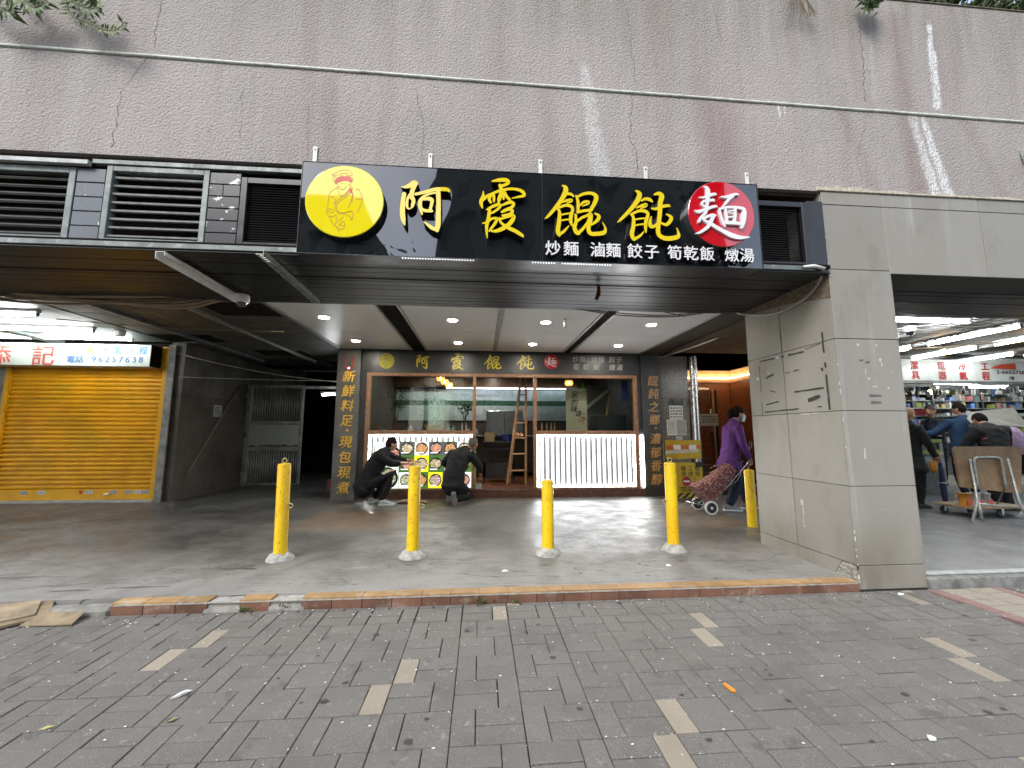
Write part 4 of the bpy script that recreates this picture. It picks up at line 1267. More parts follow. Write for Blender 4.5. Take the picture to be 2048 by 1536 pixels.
for poly in ([(-.085, .165), (-.04, .20), (.02, .203), (.05, .18), (.045, .155), (.0, .168), (-.04, .158), (-.075, .138)], [(.03, .10), (.05, .105), (.055, .07), (.035, .065)]):
    mb.add([(a - 1.052, 2.9534, b + 3.047) for a, b in poly], [tuple(range(len(poly)))])
mb.build('drawn_hair', mat('red_print', (0.55, 0.03, 0.015), 0.3), sg)
for key in 'abcd':
    (cx, cz), _ = GLYPHS[key]
    glyph('character', key, cx, 2.962, cz, .052, M['letter_yellow'], M['return_black'], sg)
(cx, cz), _ = GLYPHS['e']
glyph('character', 'e', cx, 2.930, cz, .0145, M['sign_white'], M['sign_white'], sg)
for s_, xs in (('炒麵', (.557, .703)), ('滷麵', (.918, 1.045)), ('餃子', (1.222, 1.362)), ('筍乾飯', (1.553, 1.69, 1.828)), ('燉湯', (2.037, 2.168))):
    for ch, xx in zip(s_, xs):
        text('small_character', ch, xx, 2.985, 2.692, .128, M['sign_white'], sg, bold=.0022, depth=.03, side=M['return_black'])
for i, (x, z) in enumerate(((-1.416, 3.695), (-.455, 3.69), (.505, 3.69), (1.461, 3.677), (2.419, 3.672))):
    bk_ = MB().box(x - .017, x + .017, 3.238, 3.2455, 3.36, z, b=.001).build('bracket', M['white_paint'], sg)
    BX(x - .005, x + .005, 3.234, 3.2378, z - .034, z - .022).build('bolt', M['black'], bk_)
mb = MB()
for (a, b, n) in ((-.62, -.05, 26), (.4, 1.1, 32)):
    for i in range(n):
        xx = a + (b - a) * i / n
        if noise.noise(Vector((xx * 9, 1, 1))) > -.3:
            mb.box(xx, xx + .007, 3.03, 3.036, 2.639, 2.6455)
stuff(mb.build('led_dots', M['led_dot'], sg))
rb = T('red_cloth_strip', 'torn dark red strip hanging below the soffit under the sign', 'ribbon', (1.105, 3.62, 2.715))
MB().add([(-.01, 0, 0), (.025, 0, -.01), (.035, .01, -.06), (.03, 0, -.11), (-.005, -.01, -.17), (-.035, -.01, -.16), (-.012, 0, -.1), (0, .01, -.05)], [(0, 1, 2, 7), (7, 2, 3, 6), (6, 3, 4, 5)]).build('cloth', mat('dull_red_cloth', (0.16, 0.02, 0.012), 0.8), rb)

# bars hanging below the soffit
wb_ = T('angle_bar', 'loose pale steel angle bar slanting below the soffit on the left', 'steel bar', (0, 0, 0))
a_, b_ = Vector((-2.52, 3.20, 2.70)), Vector((-2.47, 4.24, 2.66))
d_ = (b_ - a_).normalized()
mb = MB()
s_ = Vector((1, 0, 0))
for (o1, o2, o3, o4) in (((-.035, 0), (.035, 0), (.035, .004), (-.035, .004)), ((-.035, -.055), (-.031, -.055), (-.031, -.0005), (-.035, -.0005)), ((.031, -.03), (.035, -.03), (.035, -.0005), (.031, -.0005))):
    vs = []
    for p in (a_, b_):
        for (u_, w_) in (o1, o2, o3, o4):
            vs.append(tuple(p + s_ * u_ + Vector((0, 0, w_))))
    mb.add(vs, [(0, 1, 2, 3), (7, 6, 5, 4), (0, 4, 5, 1), (1, 5, 6, 2), (2, 6, 7, 3), (3, 7, 4, 0)])
mb.build('bar', M['white_paint'], wb_)
pb = T('perforated_bar', 'perforated galvanised bar slanting below the soffit left of the sign', 'steel bar', (0, 0, 0))
mb = MB()
for i in range(36):
    y = 3.12 + 1.2 * i / 36
    x = -1.73 - .04 * i / 36
    mb.box(x - .03, x - .018, y, y + .0333, 2.67, 2.676).box(x + .018, x + .03, y, y + .0333, 2.67, 2.676).box(x - .018, x + .018, y, y + .012, 2.67, 2.676)
    mb.box(x + .027, x + .03, y, y + .0333, 2.677, 2.71)
mb.build('bar', M['galv'], pb)
cc = T('security_camera', 'white dome camera under the end of the pale angle bar', 'security camera', (-2.36, 4.02, 2.565))
MB().lathe([(.0, .075), (.062, .075), (.065, .06), (.066, .02), (.058, .0), (.05, -.002)], 20).build('housing', M['white_paint'], cc, smooth=True)
MB().sph((0, 0, 0), (.047, .047, .05), 16, 10).build('dome', M['lens'], cc, smooth=True)

# cables along the drop beam
def cable(label, pts, r, mt, dup=None, grp=None, name='cable'):
    o = MB().tube(pts, r, 6).build(name, M[mt], smooth='all')
    return tag(o, label, 'cable', grp)
rc = random.Random(4)
for i in range(7):
    z0 = 2.81 - i * .018
    pts = [(-9, 4.42, z0 + .03)]
    for xx in (-7, -5.6, -4.6, -3.9, -3.2, -2.62, -1.9, -1.0, -.1, .7, 1.4):
        dz = -.05 * sin(i * 1.7 + xx * 1.1) - (.05 if -4.8 < xx < -3 else 0) + (.04 if xx > -2.8 else 0)
        pts.append((xx, 4.40 + .012 * i + rc.uniform(-.01, .01), min(2.83, z0 * (1 if xx < -2.7 else .25) + (0 if xx < -2.7 else 2.815 * .75) + dz * (1 if xx < -2.7 else .15))))
    cable(('thickest tan cable, topmost in the bunch along the beam' if i == 0 else 'thick tan cable in the middle of the bunch along the beam' if i == 3 else 'thick tan cable lowest in the bunch along the beam' if i == 6 else 'thin dusty tan cable among the thicker ones bunched along the beam'), spline(pts, 4), .012 if i % 3 else .017, 'cable_tan', grp='tan cables bunched along the beam')
cable('thick tan cable sagging towards the tiled pillar', spline([(1.2, 4.40, 2.81), (1.8, 4.41, 2.80), (2.3, 4.42, 2.77), (2.7, 4.42, 2.735), (3.13, 4.4, 2.74)], 6), .013, 'cable_tan')
cable('thin dark cable drooping lowest in front of the white ceiling', spline([(.62, 4.42, 2.80), (1.2, 4.44, 2.71), (1.7, 4.45, 2.66), (2.3, 4.45, 2.665), (2.9, 4.42, 2.76), (3.13, 4.40, 2.80)], 6), .007, 'cable_dark')
cable('thin dark cable just above the lowest drooping one', spline([(.60, 4.45, 2.81), (1.15, 4.46, 2.735), (1.7, 4.47, 2.69), (2.3, 4.47, 2.69), (3.13, 4.43, 2.81)], 6), .006, 'cable_dark')
cable('tan cable crossing between the dark drooping cables', spline([(1.0, 4.47, 2.82), (1.5, 4.48, 2.76), (2.1, 4.48, 2.735), (2.8, 4.46, 2.76), (3.13, 4.44, 2.77)], 6), .009, 'cable_tan')
cable('short dark cable slanting across the right end of the white ceiling', spline([(1.75, 4.46, 2.81), (2.2, 4.5, 2.73), (2.45, 4.52, 2.69)], 6), .006, 'cable_dark')
cable('dark double cable sagging over the left end of the white ceiling', spline([(-2.6, 4.50, 2.79), (-2.1, 4.5, 2.745), (-1.7, 4.5, 2.735), (-1.1, 4.5, 2.76), (-.7, 4.48, 2.80)], 6), .007, 'cable_dark')
cable('black looping cable over the second ceiling gap', spline([(-1.5, 4.52, 2.765), (-1.1, 4.53, 2.80), (-.5, 4.53, 2.77), (0, 4.52, 2.79), (.4, 4.5, 2.80)], 6), .006, 'cable_dark')
cable('grey conduit hanging in a curve down the side of the tiled pillar', spline([(3.04, 3.22, 2.765), (3.10, 3.27, 2.74), (3.118, 3.35, 2.66), (3.118, 3.5, 2.585), (3.118, 3.8, 2.55), (3.11, 4.1, 2.60), (3.06, 4.38, 2.70), (2.96, 4.46, 2.78)], 8), .013, 'cable_grey', name='conduit')
tag(MB().tube([(2.86, 3.20, 2.765), (2.95, 3.19, 2.77), (3.06, 3.2, 2.755)], [.012, .016, .012], 8).build('conduit_bend', M['white_paint'], smooth='all'), 'pale taped conduit end sticking out by the right louvre corner', 'conduit')
cable('thin pale cable drooping across the dark passage on the left', sag((-5.5, 7.6, 2.72), (-2.7, 7.7, 2.24), .07), .006, 'cable_grey')
cable('thin pale cable running level across the dark passage', sag((-5.5, 7.7, 2.3), (-2.7, 7.74, 2.26), .01), .005, 'cable_grey')
cable('thin cable crossing below the dark left ceiling', sag((-5.6, 5.6, 2.78), (-2.8, 5.8, 2.72), .04), .006, 'cable_tan')
cable('thin pale wire slanting towards the lobby right of the white ceiling', sag((3.15, 5.0, 2.55), (3.55, 7.7, 2.8), .02), .006, 'cable_grey')
mesh_c = struct(BX(3.21, 8, 4.6, 10, 2.93, 2.96).build('lobby_passage_ceiling', mat('brown_mesh_ceiling', (0.055, 0.045, 0.035), 0.8, var=.5, scale=60)))

# ================================================================== NOODLE SHOP FRONT (plane y = 7.8)
YF = 7.80
sf = T('noodle_shop', 'noodle shop front with brown timber window frames and dark header', 'shop', (0, 0, 0))
dk = mat('charcoal_cladding', (0.05, 0.052, 0.056), 0.35, var=.25, scale=3)
BX(-2.28, 3.22, YF, YF + .12, 2.445, 2.883, b=.004).build('header', dk, sf)
BX(-2.28, -2.175, YF + .001, YF + .1, .2205, 2.444).build('side_panel', dk, sf)
BX(3.14, 3.22, YF + .001, YF + .1, .2205, 2.444).build('side_panel', dk, sf)
plm = mat('brown_plinth_stone', (0.12, 0.052, 0.035), 0.4, var=.3, scale=9)
for i in range(9):
    xa = -2.28 + i * .612
    BX(xa + .001, xa + .611, YF - .05, YF + .30, .065, .222, b=.004).build('plinth_stone', plm, sf)
fr = [(-2.17, -2.09, .225, 2.44), (3.055, 3.135, .225, 2.44), (-.15, -.085, .225, 2.375), (1.035, 1.10, .225, 2.375)]
for xa, xb, za, zb in fr:
    BX(xa, xb, YF - .035, YF + .06, za, zb, b=.004).build('frame_post', M['wood'], sf)
BX(-2.089, 3.054, YF - .033, YF + .058, 2.376, 2.44, b=.004).build('frame_rail', M['wood'], sf)
for xa, xb in ((-2.089, -.151), (1.101, 3.054)):
    BX(xa, xb, YF - .034, YF + .20, 1.262, 1.335, b=.004).build('frame_rail', M['wood'], sf)
    BX(xa, xb, YF - .034, YF + .06, .226, .252, b=.003).build('frame_rail', M['wood'], sf)
    BX(xa, xb, YF + .012, YF + .018, 1.336, 2.375).build('pane', M['glass'], sf)
cp = T('logo_disc', 'small dull yellow logo disc on the dark header over the shop window', 'logo', (-1.824, YF - .012, 2.67))
MB().lathe([(.152, .011), (.152, .002), (.149, 0)], 40, (0, 0, 0), 'y').build('disc', mat('dull_yellow_disc', (0.5, 0.45, 0.06), 0.35), cp, smooth=True)
mb = MB()
for st in FIGURE:
    sp_ = [(a / 1000 * .52, b / 1000 * .52) for a, b in st]
    for i in range(len(sp_) - 1):
        (xa, za), (xb, zb) = sp_[i], sp_[i + 1]
        l = sqrt((xb - xa) ** 2 + (zb - za) ** 2) or 1
        nx, nz = -(zb - za) / l * .0022, (xb - xa) / l * .0022
        mb.add([(xa + nx, -.0015, za + nz), (xb + nx, -.0015, zb + nz), (xb - nx, -.0015, zb - nz), (xa - nx, -.0015, za - nz)], [(0, 1, 2, 3)])
mb.build('line_drawing', mat('olive_line', (0.22, 0.18, 0.02), 0.5), cp)
hl = T('header_lettering', 'row of gold brush characters on the dark header over the shop window', 'lettering', (0, 0, 0))
for key, xx, zz in (('a', -1.127, 2.66), ('b', -.459, 2.665), ('c', .227, 2.68), ('d', .873, 2.68)):
    glyph('character', key, xx, YF - .013, zz, .012, M['yellow_print'], M['gold'], hl, .68)
rd = T('red_badge', 'small red disc with a white character on the dark header', 'badge', (1.406, YF - .012, 2.705))
MB().lathe([(.148, .011), (.148, .002), (.145, 0)], 40, (0, 0, 0), 'y').build('disc', mat('red_badge_face', (0.42, 0.012, 0.02), 0.35), rd, smooth=True)
glyph('character', 'e', 0, -.010, 0, .009, M['white_print'], M['white_print'], rd, .44)
ml = T('menu_lettering', 'two rows of small grey characters at the right of the dark header', 'lettering', (0, 0, 0))
for s_, z, xs in (('炒麵滷麵餃子', 2.715, (1.885, 2.03, 2.27, 2.415, 2.64, 2.785)), ('筍乾飯燉湯', 2.555, (1.90, 2.10, 2.31, 2.64, 2.79))):
    for ch, xx in zip(s_, xs):
        text('small_character', ch, xx, YF - .005, z, .135, M['grey_print'], ml, bold=.001, depth=.008, shear=.12)

# the two calligraphy columns
def slab_col(label, x0, x1, y, z1, mt, chars, lx, top, step, lm, sz, dot=None):
    t = T('calligraphy_pillar', label, 'pillar', ((x0 + x1) / 2, y, 0))
    w = (x1 - x0) / 2
    BX(-w, w, 0, .42, .03, z1, b=.004).build('shaft', mt, t)
    z = top
    for ch in chars:
        if ch == '·':
            MB().lathe([(.024, -.008), (.024, .004)], 14, (lx + .03, 0, z + .185), 'y').build('dot', lm, t)
            z -= step * .42
            continue
        text('character', ch, lx, -.007, z, sz, lm, t, bold=.003, depth=.010, shear=.16)
        z -= step
    return t
stone = mat('grey_veined_slab', (0.12, 0.118, 0.108), 0.45, var=.4, scale=2.2, bump=.05)
slab_col('grey stone pillar with gold vertical characters left of the window', -2.71, -2.285, 7.715, 2.87, stone, '新鮮料足·現包現煮', .0, 2.26, .277, M['gold'], .235)
slab_col('near-black pillar with dull bronze vertical characters right of the window', 3.225, 3.625, 7.75, 2.87, dk, '餛飩之鄉·濃郁香醇', .02, 2.25, .262, M['gold_dull'], .225)
rf = T('red_lantern', 'thin red lantern outline hung at the top of the grey stone pillar', 'ornament', (-2.49, 7.70, 2.62))
MB().box(-.075, -.06, -.01, .0, -.12, .14).box(.06, .075, -.01, 0, -.12, .14).box(-.0605, .0605, -.009, -.001, -.12, -.10).box(-.03, .03, -.009, -.001, -.135, -.119).build('frame', M['red_ink'], rf)
MB().sph((0, -.012, -.115), .012, 8, 6).build('bulb', M['led_soft'], rf)
tag(BX(3.185, 3.215, YF - .02, YF, .25, 1.25).build('led_line', M['led']), 'thin upright white light strip beside the near-black pillar', 'light strip')

# corrugated light panels under the windows
lpm = mat('white_corrugated_panel', (0.30, 0.31, 0.33), 0.4, var=.03)
def light_panel(label, x0, x1, n, cover):
    t = T('lit_counter', label, 'counter', (x0, YF, .254))
    w, h = x1 - x0, 1.005
    BX(0, w, .06, .07, 0, h).build('back', lpm, t)
    p = w / n
    prof = [(p * .12 + p * .76 * i / 8, .055 - .05 * sin(pi * i / 8)) for i in range(9)]
    mb = MB()
    m = len(prof)
    mb.add([(a, b, .035) for a, b in prof] + [(a, b, h - .035) for a, b in prof], [(i, i + 1, m + i + 1, m + i) for i in range(m - 1)])
    me = mb.mesh('rib', lpm, 'all')
    for i in range(n):
        obj('rib', me, t, (i * p, 0, 0))
    me = MB().box(-p * .06, p * .06, .03, .056, .03, h - .03).mesh('led_strip', M['led_rib'])
    for i in range(n + 1):
        if 0 < i < n:
            obj('led_strip', me, t, (i * p, 0, 0))
    BX(.002, w - .002, .02, .03, h - .028, h - .006).build('led_strip', M['led'], t)
    BX(.002, w - .002, .02, .03, .006, .026).build('led_strip', M['led'], t)
    for xx in (.008, w - .022):
        BX(xx, xx + .014, .02, .03, .03, h - .03).build('led_strip', M['led'], t)
    return t
M['led_rib'] = emitter('dimmer_led_strip', (0.96, 0.98, 1.0, 1), 4.0)
light_panel('glowing corrugated white panel under the right shop window', 1.104, 3.052, 19, False)
light_panel('glowing white panel half hidden behind the food picture board', -2.087, -.153, 19, True)

# food picture board
mn = T('menu_board', 'backlit board of food pictures that the two kneeling men are fitting', 'menu board', (0, YF - .03, 0))
BX(-1.98, -.075, 0, .012, .235, 1.13, b=.002).build('board', M['print_green'], mn)
def picture(x0, x1, z0, z1, bg, food_m, r, cx=None, cz=None, plate=True):
    o = BX(x0, x1, -.004, -.0005, z0, z1).build('picture', M[bg], mn)
    cx = (x0 + x1) / 2 if cx is None else cx
    cz = (z0 + z1) / 2 if cz is None else cz
    if plate:
        MB().lathe([(0.0001, -.0052), (r, -.0052), (r, -.0045)], 28, (cx, 0, cz), 'y').build('bowl', M['bowl'], o)
    mb = MB()
    n = 22
    rr = random.Random(int((cx + 5) * 977 + cz * 331))
    ring = [(cx + r * .90 * cos(2 * pi * i / n) * rr.uniform(.85, 1.05), -.0062, cz + r * .76 * sin(2 * pi * i / n) * rr.uniform(.8, 1.15)) for i in range(n)]
    mb.add(ring + [(cx, -.010, cz)], [(i, (i + 1) % n, n) for i in range(n)])
    mb.build('dish', food_m, o)
    mb = MB()
    xx = x0 + .03
    while xx < x0 + (x1 - x0) * .6:
        w = rr.uniform(.012, .02)
        mb.box(xx, xx + w, -.0075, -.0066, z0 + .035, z0 + .055)
        xx += w + .005
    mb.build('caption', M['print_white'], o)
cols = [(-1.505, -1.235), (-1.228, -.968), (-.961, -.703), (-.696, -.44), (-.433, -.165)]
rows = [(.872, 1.12), (.565, .862), (.265, .552)]
spec = [[('print_dark', 1), ('print_white', 0), ('print_dark', 2), ('print_dark', 0), ('print_white', 1)],
        [('print_green', 2), ('print_yellow', 1), ('print_green', 1), ('print_dark', 3), ('print_green', 2)],
        [('print_white', 3), ('print_green', 0), ('print_yellow', 4), ('print_dark', 1), ('print_white', 2)]]
for j, (za, zb) in enumerate(rows):
    for i, (xa, xb) in enumerate(cols):
        bg, fd = spec[j][i]
        picture(xa, xb, za, zb, bg, FOODS[fd], .118)
picture(-1.96, -1.52, .66, 1.12, 'print_white', FOODS[2], .2, -1.68, .86)
picture(-1.96, -1.52, .265, .65, 'print_white', FOODS[3], .2, -1.72, .45)

# ------------------------------------------------------------------ inside the noodle shop
ins = mat('dark_shop_wall', (0.06, 0.045, 0.035), 0.6, var=.3, scale=3)
struct(BX(-2.3, 3.22, 10.9, 11.0, .2, 2.9).build('back_wall', ins))
struct(BX(-2.4, -2.29, 7.93, 10.899, .2, 2.9).build('side_wall', ins))
struct(BX(3.221, 3.32, 7.93, 10.899, .2, 2.9).build('side_wall', ins))
sc_ = struct(BX(-2.289, 3.22, 7.93, 10.9, 2.80, 2.85).build('shop_ceiling', M['void']))
fl_ = struct(BX(-2.289, 3.22, 8.105, 10.899, .10, .205).build('shop_floor', M['grout']))
ftm = mat('terracotta_floor_tile', (0.20, 0.075, 0.035), 0.35, var=.25, scale=6, rnd=.12)
fme = BX(.002, .298, .002, .298, 0, .015, b=.002).mesh('tile', ftm)
for i in range(6):
    for j in range(9):
        obj('tile', fme, fl_, (-.35 + i * .3, 8.107 + j * .3, .2055))
wpm = mat('dark_wood_panel', (0.07, 0.038, 0.022), 0.4, var=.3, scale=9)
bw = T('wall_cabinets', 'dark timber wall cabinets above the lit strip at the back of the shop', 'cabinets', (0, 10.62, 0))
for i in range(12):
    BX(-2.25 + i * .45, -2.25 + i * .45 + .444, 0, .26, 2.5, 2.79, b=.004).build('door', wpm, bw)
tag(BX(-.9, 2.6, 10.58, 10.60, 2.455, 2.475).build('light_strip', M['led_soft']), 'long thin white light strip under the shop cabinets', 'light strip')
bs = T('splashback', 'pale blue-grey splashback wall behind the shop kitchen', 'splashback', (0, 10.85, 0))
gl_ = mat('blue_grey_splash_tile', (0.34, 0.41, 0.44), 0.3, var=.1)
gr_ = mat('green_band_tile', (0.03, 0.09, 0.06), 0.3)
for i in range(14):
    xa = -2.25 + i * .388
    BX(xa + .002, xa + .386, 0, .045, 1.62, 2.02, b=.003).build('panel', gl_, bs)
    BX(xa + .002, xa + .386, .002, .045, 2.025, 2.15, b=.003).build('panel', gr_, bs)
    BX(xa + .002, xa + .386, 0, .045, 2.155, 2.45, b=.003).build('panel', gl_, bs)
kc = T('kitchen_counter', 'dark counter with steel edge along the back of the shop', 'counter', (0, 10.2, .2205))
BX(-2.2, 3.1, 0, .6, .1, .98, b=.006).build('cabinet', ins, kc)
BX(-2.22, 3.12, -.03, .63, .982, 1.01, b=.004).build('worktop', M['steel'], kc)
fg = T('fridge', 'steel upright cabinet at the back of the shop', 'fridge', (.55, 9.95, .2205))
BX(-.4, .5, .0, .22, 1.012, 1.62, b=.01).build('body', mat('dull_steel_box', (0.3, 0.33, 0.35), 0.35, .6), fg)
BX(.045, .055, -.004, .0, 1.05, 1.58).build('door_gap', M['void'], fg)
rr = random.Random(77)
for i in range(14):
    t = T('jar', 'small dark jar on the back counter of the noodle shop', 'jar', (-2.0 + i * .17 + rr.uniform(-.04, .04), 10.3 + rr.uniform(0, .2), 1.231), group='jars on the back counter')
    h = rr.uniform(.08, .2)
    MB().lathe([(.035, 0), (.04, .01), (.04, h * .7), (.025, h * .85), (.025, h)], 10).build('glass_body', rr.choice((M['steel'], M['black'], gl_)), t, smooth=True)
    MB().lathe([(.028, h + .0005), (.028, h + .018)], 10).build('lid', M['black'], t)
def spotlight(label, x, y):
    t = T('spotlight', label, 'ceiling light', (x, y, 2.798), group='small spotlights in the shop ceiling')
    MB().lathe([(.034, -.004), (.034, 0)], 14).build('lens', M['spot'], t)
    MB().lathe([(.035, -.006), (.045, -.006), (.046, .001), (.035, .001), (.035, -.006)], 16).build('rim', M['white_paint'], t)
for x, y, l in ((-1.33, 10.0, 'small spotlight over the left window, left one'), (-.70, 10.0, 'small spotlight just left of the left door post'), (.35, 10.1, 'small spotlight above the open shop doorway')):
    spotlight(l, x, y)
lw = mat('amber_wicker', (0.5, 0.2, 0.04), 0.6, emit=.9, ecol=(1, .42, .08))
for i, (x, y, z, l) in enumerate(((-.90, 9.0, 2.50, 'nearest and highest of the three amber wicker lanterns over the left window'), (-.86, 9.6, 2.50, 'middle one of the three amber wicker lanterns'), (-.80, 10.2, 2.49, 'lowest and farthest of the three amber wicker lanterns'), (2.02, 9.0, 2.43, 'single amber wicker lantern above the hanging scroll'))):
    t = T('wicker_lantern', l, 'lantern', (x, y, z), group='amber wicker lanterns')
    for k in range(5):
        MB().ring((0, 0, -.05 + k * .025), .075 + .02 * sin(pi * k / 4), .006, 16, 5, 'z').build('hoop', lw, t)
    MB().sph((0, 0, 0), .03, 10, 8).build('bulb', M['warm_bulb'], t)
    MB().tube([(0, 0, .055), (0, 0, 2.80 - z)], .004, 5).build('cord', M['cable_dark'], t)

# ladder
ld = T('ladder', 'brown wooden A-frame step ladder standing in the shop doorway', 'ladder', (.80, 8.55, .2205))
lm_ = M['ladder_wood']
for s_ in (-1, 1):
    MB().tube([(-.045 + s_ * .20 + .0, -.13, 0), (.13 + s_ * .05, .02, 2.35)], .024, 6).build('rail', lm_, ld)
    MB().tube([(.02 + s_ * .17, .36, 0), (.14 + s_ * .05, .05, 2.33)], .018, 6).build('rear_leg', lm_, ld)
for k, z in enumerate((.28, .62, .95, 1.27, 1.58, 1.88)):
    t_ = z / 2.35
    xc, hw, y = -.045 + .175 * t_, .20 - .15 * t_, -.13 + .15 * t_
    BX(xc - hw, xc + hw, y - .04, y + .05, z, z + .028, b=.003).build('tread', lm_, ld)
BX(.05, .21, -.01, .08, 2.352, 2.38, b=.003).build('top_cap', lm_, ld)
for i, x in enumerate((-.02, .07)):
    t = T('bread_bun', ('round pale bun on the middle ladder tread, left one', 'round pale bun on the middle ladder tread, right one')[i], 'bun', (.80 + x, 8.50, 1.198 + .05))
    MB().sph((0, 0, 0), (.05, .05, .05), 12, 8).build('bun', mat('pale_bun', (0.55, 0.3, 0.16), 0.6), t, smooth='all')

# stacked furniture in the doorway
tb = T('stacked_tables', 'dark stack of tables and stools behind the ladder', 'tables', (.42, 9.2, .2205))
for i in range(2):
    BX(-.36, .36, -.3, .3, .70 + i * .14, .735 + i * .14, b=.005).build('tabletop', M['black'], tb)
for sx in (-1, 1):
    for sy in (-1, 1):
        BX(sx * .32 - .02, sx * .32 + .02, sy * .26 - .02, sy * .26 + .02, 0, .699).build('leg', M['black'], tb)
for i in range(3):
    BX(-.2 + i * .02, .2 + i * .02, -.2, .2, .45 - i * .16, .48 - i * .16, b=.004).build('stool_seat', M['rubber'], tb)
BX(-.34, .34, -.28, -.26, .08, .42).build('apron', M['rubber'], tb)
bt = T('blue_tub', 'dark blue plastic tub on the stacked tables', 'tub', (.62, 9.15, 1.0965))
MB().lathe([(.10, 0), (.13, .16), (.135, .16), (.13, .165), (.105, .01)], 16).build('tub', mat('dark_blue_plastic', (0.02, 0.03, 0.16), 0.4), bt, smooth=True)
cbx = T('carton', 'small brown carton on the stacked tables', 'box', (.22, 9.1, 1.0965))
BX(-.12, .1, -.1, .1, 0, .2, b=.003).build('carton', M['card'], cbx)

# hanging scroll and stored timber in the right window
hs = T('hanging_scroll', 'cream scroll with black brush writing leaning in the right window', 'scroll', (2.03, 8.35, 1.336))
BX(-.225, .225, 0, .012, 0, .89, b=.002).build('sheet', mat('cream_scroll_paper', (0.60, 0.52, 0.38), 0.7, var=.12, scale=5), hs)
for ch, xx, zz, sz in (('家', -.045, .70, .17), ('的', -.05, .545, .15), ('味', -.06, .40, .16), ('道', .03, .31, .14)):
    text('character', ch, xx, -.003, zz, sz, M['ink'], hs, bold=.002, depth=.002, shear=.2)
rr = random.Random(5)
mb = MB()
for i in range(26):
    mb.sph((rr.gauss(.12, .05), -.002, rr.gauss(.25, .05)), (rr.uniform(.008, .03), .001, rr.uniform(.005, .018)), 8, 4)
stuff(mb.build('painted_flowers', mat('faded_red_brush', (0.42, 0.12, 0.06), 0.7), hs))
mb = MB()
for i in range(20):
    mb.sph((rr.gauss(.15, .05), -.002, rr.gauss(.82, .03)), (rr.uniform(.006, .02), .001, .005), 8, 4)
stuff(mb.build('painted_leaves', mat('faded_grey_brush', (0.2, 0.2, 0.14), 0.7), hs))
gp = T('green_card', 'bright green folded card on top of the cream scroll', 'card', (2.17, 8.36, 2.227))
MB().add([(-.05, 0, 0), (.03, 0, 0), (.03, 0, .13), (-.01, .02, .11)], [(0, 1, 2, 3)]).add([(.031, 0, 0), (.045, .03, 0), (.045, .03, .12), (.031, 0, .13)], [(0, 1, 2, 3)]).build('card', mat('bright_green_card', (0.12, 0.45, 0.08), 0.6), gp)
def plank(label, a, b, w, th, mt):
    a, b = Vector(a), Vector(b)
    t = T('plank', label, 'plank', a)
    mb = MB().box(0, (b - a).length, -th / 2, th / 2, -w / 2, w / 2, b=.003)
    o = mb.build('board', mt, t)
    o.rotation_mode = 'QUATERNION'
    o.rotation_quaternion = (b - a).to_track_quat('X', 'Z')
    return t
plank('pale batten leaning diagonally in the right window', (2.27, 8.5, 1.82), (2.84, 8.6, 2.26), .07, .02, mat('pale_batten', (0.4, 0.4, 0.33), 0.6))
plank('brown board leaning steeply in the right window', (2.66, 8.5, 1.36), (2.86, 8.6, 2.2), .05, .03, M['ladder_wood'])
pnl = T('grey_board', 'tall grey board leaning behind the scroll', 'board', (2.55, 8.75, 1.0))
BX(-.3, .3, 0, .02, 0, 1.35, b=.003).build('board', mat('grey_laminate', (0.11, 0.115, 0.11), 0.4), pnl)
dbx = T('dark_cabinet', 'low dark cabinet behind the right window sill', 'cabinet', (2.72, 8.15, .2055))
BX(-.32, .32, 0, .5, 0, 1.45, b=.006).build('body', M['black'], dbx)
bl = T('blue_coat', 'dark blue cloth hanging at the right edge of the right window', 'cloth', (3.0, 8.1, 1.95))
mb = MB()
for i in range(8):
    mb.tube([(-.06 + i * .016, .01 * sin(i * 2), .42), (-.06 + i * .016, .012 * cos(i * 2), 0)], .012, 6)
mb.build('folds', mat('blue_cloth', (0.02, 0.035, 0.16), 0.9), bl, smooth=True)
# counter behind the left window: plants, tanks and utensils
ctr = T('window_counter', 'wooden serving counter just behind the left shop window', 'counter', (0, 7.9, 0))
BX(-2.085, -.155, .102, .55, 1.28, 1.32, b=.004).build('worktop', M['wood'], ctr)
BX(-2.08, -.16, .14, .5, .23, 1.279).build('front', ins, ctr)
BX(1.106, 2.38, .102, .35, 1.28, 1.335, b=.004).build('worktop', M['wood'], ctr)
def potted(label, x, y, z, h, seed):
    t = T('potted_plant', label, 'plant', (x, y, z))
    MB().lathe([(.05, 0), (.075, .12), (.08, .125), (.07, .125), (.0, .115)], 14).build('pot', mat('brown_pot', (0.13, 0.06, 0.04), 0.5), t, smooth=True)
    r_ = random.Random(seed)
    mb = MB()
    tips = []
    for i in range(6):
        a = r_.uniform(0, 6.28)
        tip = (cos(a) * r_.uniform(.05, .16), sin(a) * .1, .12 + h * r_.uniform(.5, 1))
        mb.tube([(0, 0, .11), (tip[0] * .4, tip[1] * .4, .12 + h * .4), tip], [.008, .005, .002], 5)
        tips.append(tip)
    mb.build('stems', M['stem'], t)
    leaf_cluster('foliage', lambda q: ((lambda p: (p[0] + q.gauss(0, .045), p[1] + q.gauss(0, .045), p[2] + q.gauss(0, .05)))(q.choice(tips)), (0, -.2, .3)), 170, .05, M['leaf_dark'], t, seed + 1, 1.8)
potted('leafy potted plant standing behind the left shop window', -1.68, 8.22, 1.3205, .68, 41)
potted('smaller potted plant at the right end of the left window', -.32, 8.3, 1.3205, .45, 42)
tk = T('glass_tank', 'clear glass tank standing behind the left shop window', 'tank', (-.93, 8.2, 1.3205))
